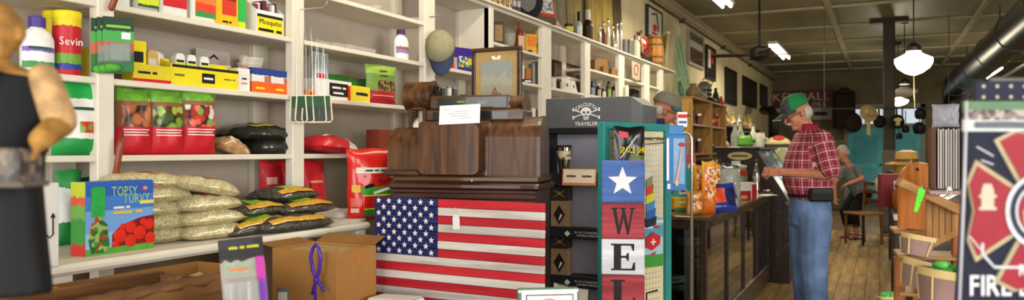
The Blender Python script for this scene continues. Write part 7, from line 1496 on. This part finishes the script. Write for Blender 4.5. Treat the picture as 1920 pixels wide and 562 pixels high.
# ---------------------------------------------------------------- customer in the red plaid shirt
mp_ = at(1518, 281, 6.2)
man = thing('person', 'man in red plaid shirt, jeans and green cap at case', 'person', (mp_.x, mp_.y, 0), FACE-90)
HM = headM((0, -.098, 1.715), 24); SL = [((.2, .02, 1.50), (.265, .055, 1.27)), ((-.2, .02, 1.50), (-.265, .01, 1.28))]
EL = ((.27, .065, 1.225), (-.27, -.01, 1.225)); WR = ((.085, -.265, 1.235), (-.06, -.285, 1.24))
body = G(); head_geo(body, HM, 1.04); capsule(body, (0, -.01, 1.55), .066, (0, -.06, 1.66), .062)
body.rings(oval([(.88, 0, 0, .16, .12), (1.05, 0, 0, .165, .13), (1.25, 0, -.01, .175, .165), (1.42, 0, 0, .18, .14), (1.52, 0, .01, .16, .10), (1.585, 0, 0, .07, .07)]))
for k in (0, 1):
    s = 1 if k == 0 else -1
    capsule(body, (s*.17, .03, 1.49), .055, EL[k], .048); capsule(body, EL[k], .046, WR[k], .029); dv = Vector((s*-.35, -.93, .05)); hand(body, WR[k], dv, (s*-.8, .1, -.35), -1 if k else -1, 1.0, 42)
    capsule(body, (s*.09, 0, .88), .09, (s*.095, -.01, .5), .06); capsule(body, (s*.095, -.01, .5), .058, (s*.10, .03, .1), .04); capsule(body, (s*.10, .03, .06), .035, (s*.105, -.1, .04), .03)
fuse(body, 'body', skin, man, .0065, 3)
face_bits(man, HM, 1.04, greyhair, True, mt('#c9c2b8', .8, .1), [((0, .05, .0), (.081, .068, .07))], None)
sh = G(); sh.rings(oval([(1.00, 0, 0, .185, .155), (1.05, 0, .0, .195, .165), (1.13, 0, -.012, .207, .195), (1.24, 0, -.018, .212, .207), (1.36, 0, -.008, .213, .186), (1.46, 0, .006, .215, .158), (1.53, 0, .012, .185, .118), (1.575, 0, .006, .115, .09), (1.60, 0, -.004, .082, .078)], 24))
for (a, b_) in SL: capsule(sh, a, .088, b_, .084)
so = fuse(sh, 'shirt', plaid(), man, .009, 5); cloth_attr(so, [(Vector(a), Vector(b_), .095) for a, b_ in SL])
sm2 = so.data.materials[0]
col2 = G().rings(oval([(1.575, 0, 0, .092, .086), (1.625, 0, -.02, .084, .082), (1.635, 0, -.022, .078, .076), (1.59, 0, -.004, .076, .074)], 24), False); co_ = col2.build('collar', mt('#8f1a2e', .8, .3, 60), man, smooth=True)
jn = G(); jn.rings(oval([(.80, 0, 0, .19, .15), (.9, 0, .005, .192, .165), (1.0, 0, 0, .188, .158), (1.055, 0, 0, .186, .155)], 24))
for s in (-1, 1): capsule(jn, (s*.095, .005, .86), .138, (s*.10, -.01, .5), .112); capsule(jn, (s*.10, -.01, .5), .11, (s*.105, .015, .10), .092)
fuse(jn, 'jeans', mt('#5a7096', .85, .38, 6), man, .010, 4)
G().rings(oval([(1.03, 0, 0, .196, .168), (1.07, 0, 0, .198, .17), (1.07, 0, 0, .190, .16), (1.03, 0, 0, .190, .16)], 28), False).build('belt', mt('#1c1613', .5), man, smooth=30)
pch = G().box(.175, .225, -.085, .105, 1.005, 1.115, .015).build('belt_pouch', mt('#141416', .6), man, rot=(0, 0, 0)); G().box(.224, .229, -.07, .09, 1.07, 1.112, .002).build('pouch_flap', mt('#1d1d20', .5), pch)
for s in (-1, 1): G().rings(oval([(.0, s*.105, -.03, .052, .145), (.03, s*.105, -.03, .054, .148), (.07, s*.105, -.01, .048, .11), (.12, s*.105, .03, .045, .06)], 18)).build('shoe', mt('#2a1f1a', .6), man, smooth=40)
cp1 = bpy.data.objects.new('cap', None); COL.objects.link(cp1); cp1.parent = man; cp1.matrix_basis = HM @ Matrix.Translation((0, .006, .062)) @ Matrix.Rotation(R(4), 4, 'X')
cap_meshes(cp1, mt('#1f7a42', .8, .1, 40), mt('#3a403e', .8, .1, 40), .107, panel=mt('#3f4543', .8, .1, 40))
G().tube([(-.075, -.185, -.03), (-.04, -.207, -.016), (0, -.213, -.012), (.04, -.207, -.016), (.075, -.185, -.03)], .004, 6).build('bill_edge', mt('#a9a9a4', .7), cp1)
sm1 = thing('small_change', 'small white slip held between the plaid man\'s fingers', 'paper', man.matrix_world @ Vector((0, 0, 0)), FACE-90); sm1.location = man.location+Matrix.Rotation(R(FACE-90), 3, 'Z') @ Vector((.012, -.385, 1.215)); G().box(-.02, .02, -.012, .012, 0, .003).build('slip', WH, sm1); G().box(-.012, .012, -.008, .008, .003, .0035).build('print', mt('#8a8a88'), sm1)
# ---------------------------------------------------------------- shopkeeper behind the case
kp = at(1226, 281, 6.48)
keep = thing('person', 'man in navy shirt and tan cap standing behind case', 'person', (kp.x, kp.y, 0), FACE+86)
HK = headM((0, -.095, 1.745), 20)
body = G(); head_geo(body, HK, 1.06); capsule(body, (0, .0, 1.58), .062, (0, -.04, 1.70), .058)
body.rings(oval([(.9, 0, 0, .16, .11), (1.1, 0, 0, .165, .12), (1.3, 0, 0, .175, .13), (1.45, 0, 0, .18, .12), (1.55, 0, .0, .15, .09), (1.61, 0, 0, .07, .07)]))
for s in (-1, 1):
    capsule(body, (s*.17, .0, 1.5), .052, (s*.24, .02, 1.2), .045); capsule(body, (s*.24, .02, 1.2), .043, (s*.17, -.16, 1.06), .029); hand(body, (s*.17, -.16, 1.06), (s*-.2, -.9, -.2), (0, -.2, -1), s, 1, 25)
    capsule(body, (s*.09, 0, .9), .09, (s*.095, 0, .5), .06); capsule(body, (s*.095, 0, .5), .058, (s*.1, .03, .1), .04); capsule(body, (s*.10, .03, .06), .035, (s*.105, -.1, .04), .03)
fuse(body, 'body', skin2, keep, .008, 3)
face_bits(keep, HK, 1.06, greyhair, True, mt('#c9c2b8', .8), [((0, .045, .005), (.080, .068, .058))], mt('#c9c4bc', .8, .1))
sh = G(); sh.rings(oval([(.98, 0, 0, .18, .135), (1.15, 0, 0, .19, .15), (1.35, 0, 0, .205, .16), (1.49, 0, .02, .215, .165), (1.58, 0, .03, .19, .14), (1.64, 0, .01, .12, .10), (1.665, 0, -.01, .085, .08)], 24))
for s in (-1, 1): capsule(sh, (s*.195, .02, 1.54), .082, (s*.245, .02, 1.2), .066)
fuse(sh, 'shirt', mt('#1f2a5a', .8, .15, 12), keep, .010, 5)
G().rings(oval([(1.63, 0, 0, .098, .092), (1.685, 0, -.02, .09, .086), (1.69, 0, -.02, .082, .08), (1.64, 0, 0, .08, .078)], 24), False).build('collar', mt('#232f66', .8), keep, smooth=True)
jn = G(); jn.rings(oval([(.82, 0, 0, .18, .13), (.95, 0, 0, .18, .135), (1.03, 0, 0, .178, .132)], 24))
for s in (-1, 1): capsule(jn, (s*.09, 0, .87), .115, (s*.095, 0, .5), .09); capsule(jn, (s*.095, 0, .5), .088, (s*.1, .02, .1), .075)
fuse(jn, 'trousers', mt('#3a3f4a', .85, .15, 10), keep, .012, 4)
for s in (-1, 1): G().rings(oval([(.0, s*.1, -.03, .052, .145), (.03, s*.1, -.03, .054, .148), (.07, s*.1, -.01, .048, .11), (.12, s*.1, .03, .045, .06)], 18)).build('shoe', mt('#1f1a18', .6), keep, smooth=40)
cp2 = bpy.data.objects.new('cap', None); COL.objects.link(cp2); cp2.parent = keep; cp2.matrix_basis = HK @ Matrix.Translation((0, .006, .065)) @ Matrix.Rotation(R(2), 4, 'X')
cap_meshes(cp2, mt('#7d776a', .85, .1, 40), mt('#2c6a66', .8, .1, 40), .116)
# ---------------------------------------------------------------- woman bending by the chair
wp = at(1606, 281, 12.0)
wom = thing('person', 'woman in grey shirt and black capris bending over chair', 'person', (wp.x, wp.y, 0), FACE-75)
HW = headM((0, -.26, 1.355), 38); lean = Matrix.Translation((0, .09, .72)) @ Matrix.Rotation(R(27), 4, 'X')
body = G(); head_geo(body, HW, .98, .95)
def Ln(p): return tuple(lean @ Vector(p))
capsule(body, Ln((0, 0, .50)), .052, (0, -.235, 1.30), .05)
i0 = len(body.v); body.rings(oval([(-.02, 0, 0, .15, .11), (.12, 0, 0, .145, .10), (.3, 0, -.01, .145, .105), (.44, 0, 0, .15, .09), (.52, 0, 0, .06, .055)])); tilt_pts(body, i0, lean)
SW = (Ln((.16, 0, .44)), Ln((-.16, 0, .44))); EW = ((.24, -.10, .98), (-.2, -.26, .88)); WW_ = ((.13, -.26, .89), (-.14, -.29, .66))
for k in (0, 1):
    s = 1-2*k; capsule(body, SW[k], .046, EW[k], .038); capsule(body, EW[k], .037, WW_[k], .025); hand(body, WW_[k], Vector(WW_[k])-Vector(EW[k]), (0, -.2, -1) if k == 0 else (.9, 0, 0), s, .9, 25)
    capsule(body, (s*.09, .09, .72), .09, (s*.10, -.14, .44), .062); capsule(body, (s*.10, -.14, .44), .058, (s*.10, -.08, .09), .036); capsule(body, (s*.1, -.07, .05), .034, (s*.105, -.20, .03), .026)
fuse(body, 'body', skin3, wom, .008, 3)
face_bits(wom, HW, .98, greyhair, False, None, [((0, .03, .055), (.088, .098, .085)), ((0, .06, -.01), (.08, .06, .06))])
tp1 = G(); i0 = 0; tp1.rings(oval([(-.08, 0, .0, .18, .15), (.05, 0, 0, .172, .135), (.2, 0, -.01, .165, .13), (.34, 0, -.01, .168, .13), (.44, 0, 0, .165, .105), (.50, 0, 0, .10, .07)], 24)); tilt_pts(tp1, 0, lean)
for k in (0, 1): q = Vector(SW[k]).lerp(Vector(EW[k]), .55); capsule(tp1, SW[k], .062, q, .058)
fuse(tp1, 'shirt', mt('#6f7274', .85, .12, 12), wom, .010, 5)
cpz = G()
for s in (-1, 1): capsule(cpz, (s*.085, .09, .72), .115, (s*.10, -.14, .44), .085); capsule(cpz, (s*.10, -.14, .44), .082, (s*.10, -.10, .24), .068)
cpz.ell((0, .1, .73), (.16, .13, .11)); fuse(cpz, 'capri_trousers', mt('#141416', .85, .1), wom, .010, 4)
for s in (-1, 1):
    sd3 = G().rings(oval([(0, s*.105, -.11, .045, .125), (.018, s*.105, -.11, .046, .127)], 16)).build('sandal', mt('#3a2a20', .7), wom); G().tube([(s*.105-.042, -.16, .02), (s*.105, -.16, .062), (s*.105+.042, -.16, .02)], .008, 6).build('strap', mt('#2a1f18', .6), sd3)
# ================================================================ carved wooden waiter figure in the left foreground
ZS = 1.12; ks = FPX/ZS; s0_ = at(-2, 281, ZS)
stz = at(8, 600, ZS).z
stt = thing('carved_waiter_figure', 'carved painted wooden waiter figurine in black vest with tray', 'figurine', (s0_.x, s0_.y, stz), FACE+2)
def S(px, py, y=0): return ((px-8)/ks, y, CAMH-(py-281)/ks-stz)
tan = mt('#9a7038', .65, .45, 30, bump=.2); 
b2 = G()
hc_ = S(4, 62); b2.ell((hc_[0], .0, hc_[2]+.006), (.036, .040, .042)); b2.ell((hc_[0], -.012, hc_[2]-.02), (.028, .03, .034)); capsule(b2, (hc_[0], -.034, hc_[2]+.004), .006, (hc_[0], -.046, hc_[2]-.01), .009, 8); b2.ell((hc_[0]+.036, 0, hc_[2]), (.006, .01, .013)); b2.ell((hc_[0]-.036, 0, hc_[2]), (.006, .01, .013)); b2.ell((hc_[0], -.03, hc_[2]-.045), (.014, .012, .01))
capsule(b2, S(5, 115), .018, S(5, 140), .022)
zA, zB_ = S(8, 290)[2], S(8, 125)[2]
b2.rings(oval([(zA, 0, 0, .062, .04), ((zA+zB_)/2, 0, 0, .064, .042), (zB_-.012, 0, 0, .062, .034), (zB_+.006, 0, 0, .02, .02)]))
for s in (-1, 1):
    shd, elb, wri = Vector((s*.066, 0, zB_-.018)), Vector((s*.09, .0, S(0, 232)[2])), Vector((s*.088, -.045, S(0, 262)[2]))
    capsule(b2, shd, .021, elb, .021); capsule(b2, elb, .021, wri, .0165)
    hand(b2, wri, (s*-.05, -.45, -.8), (s*-.6, -.2, .2), s, .42, 30)
fuse(b2, 'body', tan, stt, .0032, 3)
for s in (-1, 1):
    e_ = G().ell((hc_[0]+s*.014, -.041, hc_[2]+.004), (.005, .003, .004), 8, 6).build('eye', mt('#2a1f16', .4), stt)
    sv = G(); capsule(sv, (s*.066, 0, zB_-.018), .0235, (s*.0895, 0, S(0, 225)[2]), .0245); fuse(sv, 'shirt_sleeve', mt('#a8865c', .7, .4, 40), stt, .004, 3)
v_ = G(); v_.rings(oval([(zA+.002, 0, 0, .069, .047), ((zA+zB_)/2, 0, 0, .070, .048), (zB_-.016, 0, 0, .062, .040), (zB_-.002, 0, .004, .035, .028)], 24)); vs_ = fuse(v_, 'vest', mt('#131417', .75, .2, 15), stt, .004, 3)
G().prism([(-.022, zB_-.004), (.022, zB_-.004), (.012, zA+.03), (-.012, zA+.03)], -.0505, -.046).build('shirt_front', mt('#cbb27c', .6, .2, 30), stt)
G().prism([(-.012, zB_-.006), (0, zB_-.011), (.012, zB_-.006), (.012, zB_-.018), (0, zB_-.013), (-.012, zB_-.018)], -.053, -.05).build('bow_tie', mt('#17171a', .5), stt)
zC = S(0, 345)[2]; zD = 0.02
tr_ = G()
tr_.rings(oval([(zA+.006, 0, 0, .066, .044), (zC, 0, 0, .060, .048), ((zC+zD)/2, 0, 0, .068, .05), (zD+.02, 0, 0, .077, .05)], 24)); fuse(tr_, 'apron_trousers', mt('#121315', .6, .25, 12), stt, .005, 3)
for s in (-1, 1): G().ell((s*.035, -.03, .012), (.024, .045, .014)).build('shoe', mt('#1a1512', .4), stt, smooth=True)
G().box(-.09, .09, -.06, .06, -.015, .001, .004).build('plinth', wood('#3a2616', '#5a3f28', 'X'), stt)
tyz = S(0, 308)[2]
tray_ = G().box(-.092, .092, -.105, -.045, tyz-.026, tyz+.024, .004).build('held_box', cells(['#3f3835', '#5f5752', '#7a6d5e', '#352c2b', '#504b44'], 90, .6), stt, rot=(0, 0, 0)); G().box(-.1, .1, -.108, -.042, tyz-.03, tyz-.022, .002).build('tray_rim', mt('#5f564c', .6), stt)
pdl = thing('figurine_pedestal', 'wooden pedestal table under the carved waiter figurine', 'pedestal', (s0_.x, s0_.y, 0), FACE+2); pz_ = stz-.0155
G().box(-.16, .16, -.14, .14, pz_-.03, pz_, .005).build('top', wood('#3f2b1a', '#5f452c', 'X'), pdl); G().lathe([(.04, .04), (.03, .4), (.045, pz_-.03)], 14).build('column', wood('#3f2b1a', '#5f452c', 'Z'), pdl, smooth=40); G().lathe([(.15, 0), (.15, .03), (.05, .05)], 20).build('foot', wood('#3f2b1a', '#5f452c', 'X'), pdl)
# ================================================================ things on the low display table in front of the counter
TT2 = TT
def tpos(px, py, z): p = at(px, py, z); p.z = TT2; return p
cr = thing('rustic_crate', 'rough brown live edge wooden crate in front of counter', 'crate', (-1.77, 1.30, TT2)); rw2 = wood('#4a2f1a', '#8a5f36', 'Y', 3, .7); ch_ = 1.068-TT2
for k in range(3): G().box(.115, .135, -.24, .22, .002+ch_*k/3, ch_*(k+1)/3-.003, .004).build('slat', rw2, cr); G().box(-.135, -.115, -.24, .22, .002+ch_*k/3, ch_*(k+1)/3-.003, .004).build('slat', rw2, cr)
for y in (-.24, .2): G().box(-.115, .115, y, y+.02, 0, ch_-.01).build('end_board', rw2, cr)
g = G(); v = []; n = 20
rings = [[(.112+.03*math.cos(a)*(1+.2*math.sin(k*1.7)), -.25+.49*k/n, ch_-.004+.014*math.sin(a)+.003*math.sin(k*2.3)) for a in [2*math.pi*j/8 for j in range(8)]] for k in range(n+1)]
G().rings(rings).build('live_edge_rail', wood('#3f2716', '#7a5330', 'Y', 3, .7), cr, smooth=True)
cb3 = thing('torn_carton', 'torn brown carton under counter behind the rustic crate', 'box', (-2.07, 1.62, TT2)); w_, d_ = .11, .27; h_ = .245
G().box(w_-.004, w_, -d_, d_, 0, h_-.03).build('front_wall', kraftd, cb3); G().box(-w_, -w_+.004, -d_, d_, 0, h_).build('back_wall', kraftd, cb3)
for y in (-d_, d_-.004): G().box(-w_+.004, w_-.004, y, y+.004, 0, h_).build('end_wall', kraftd, cb3)
v = [(0, 0)]+[(.54*k/12, .022+.012*math.sin(k*1.9)+.006*math.sin(k*4.1)) for k in range(13)]+[(.54, 0)]
g = G().prism(v, 0, .003); g.v = [(y+w_-.0035, x-d_, z+h_-.03) for x, y, z in g.v]; g.build('torn_edge', mt('#b08a5c', .8), cb3)
G().box(-w_+.004, w_-.004, -d_+.004, d_-.004, 0, .005).build('bottom', kraftd, cb3); G().box(-.06, .06, -.2, .1, .15, .21, .01).build('dark_bundle', mt('#1a1c2a', .7), cb3)
bq = at(478, 562, 1.88); bq.z = TT2
bl = thing('blister_toy', 'tall black and purple blister card pack before carton', 'blister card', bq, FACE+4); bl.rotation_euler = Euler((R(-3), R(-6), R(FACE+4)))
bwid, bht = .112, at(478, 446, 1.88).z-TT2
G().box(-bwid/2, bwid/2, 0, .004, 0, bht, .002).build('card', bands([(0, '#8a8078'), (.3, '#5a5550'), (.62, '#9a948c'), (.86, '#242326')], wob=.04, scale=5), bl)
quad(bl, 'purple_band', bands([(0, '#b8352a'), (.25, '#2a2f6a'), (.55, '#7a3fae'), (.8, '#b83a9a')], wob=.1), bwid*.3, bwid*.5, bht*.2, bht*.88, -.0005)
txt('~3', .010, mt('#b8b82a'), bl, (.008, -.001, bht*.945), w=.075); quad(bl, 'title_plate', mt('#8fa08a', .4, .2, 60), -.045, .03, bht*.79, bht*.86, -.0006); txt('~1', .010, mt('#d8784a'), bl, (-.008, -.002, bht*.815), w=.05)
G().box(-.048, .04, -.03, -.0006, bht*.30, bht*.76, .008).build('clear_blister', film('#c9c9c6', .35, .1), bl)
for k, (x, z) in enumerate(((-.034, .52), (.006, .55))):
    f_ = G().box(x-.016, x+.02, -.034, -.031, bht*(z-.04), bht*(z+.035), .001).build('photo_frame', mt('#d3d0c8', .5), bl, rot=(0, R(-5+12*k), 0)); G().box(x-.012, x+.016, -.0352, -.0341, bht*(z-.03), bht*(z+.025)).build('photo_print', cells(['#3a3a38', '#8a8a84', '#c9c6be', '#5a5a56'], 90), f_)
for k in range(3): G().tube([(-.03+.022*k, -.018, bht*.58), (-.026+.022*k, -.018, bht*.74)], .005, 6).build('toy_figure', mt(['#b5aaa2', '#a8857a', '#c9c4be'][k], .4), bl, smooth=True)
for k, px in enumerate((526,)):
    p = tpos(530, 562, 1.95); o = thing('small_blister', 'small dark framed pack beside the tall blister card', 'pack', p, FACE); G().box(-.016, .016, 0, .006, 0, at(530, 540, 1.95).z-TT2, .002).build('pack', mt('#3f3a38', .5), o); G().box(-.012, .012, -.001, 0, .02, at(530, 540, 1.95).z-TT2-.01).build('window', mt('#8a8078', .4), o)
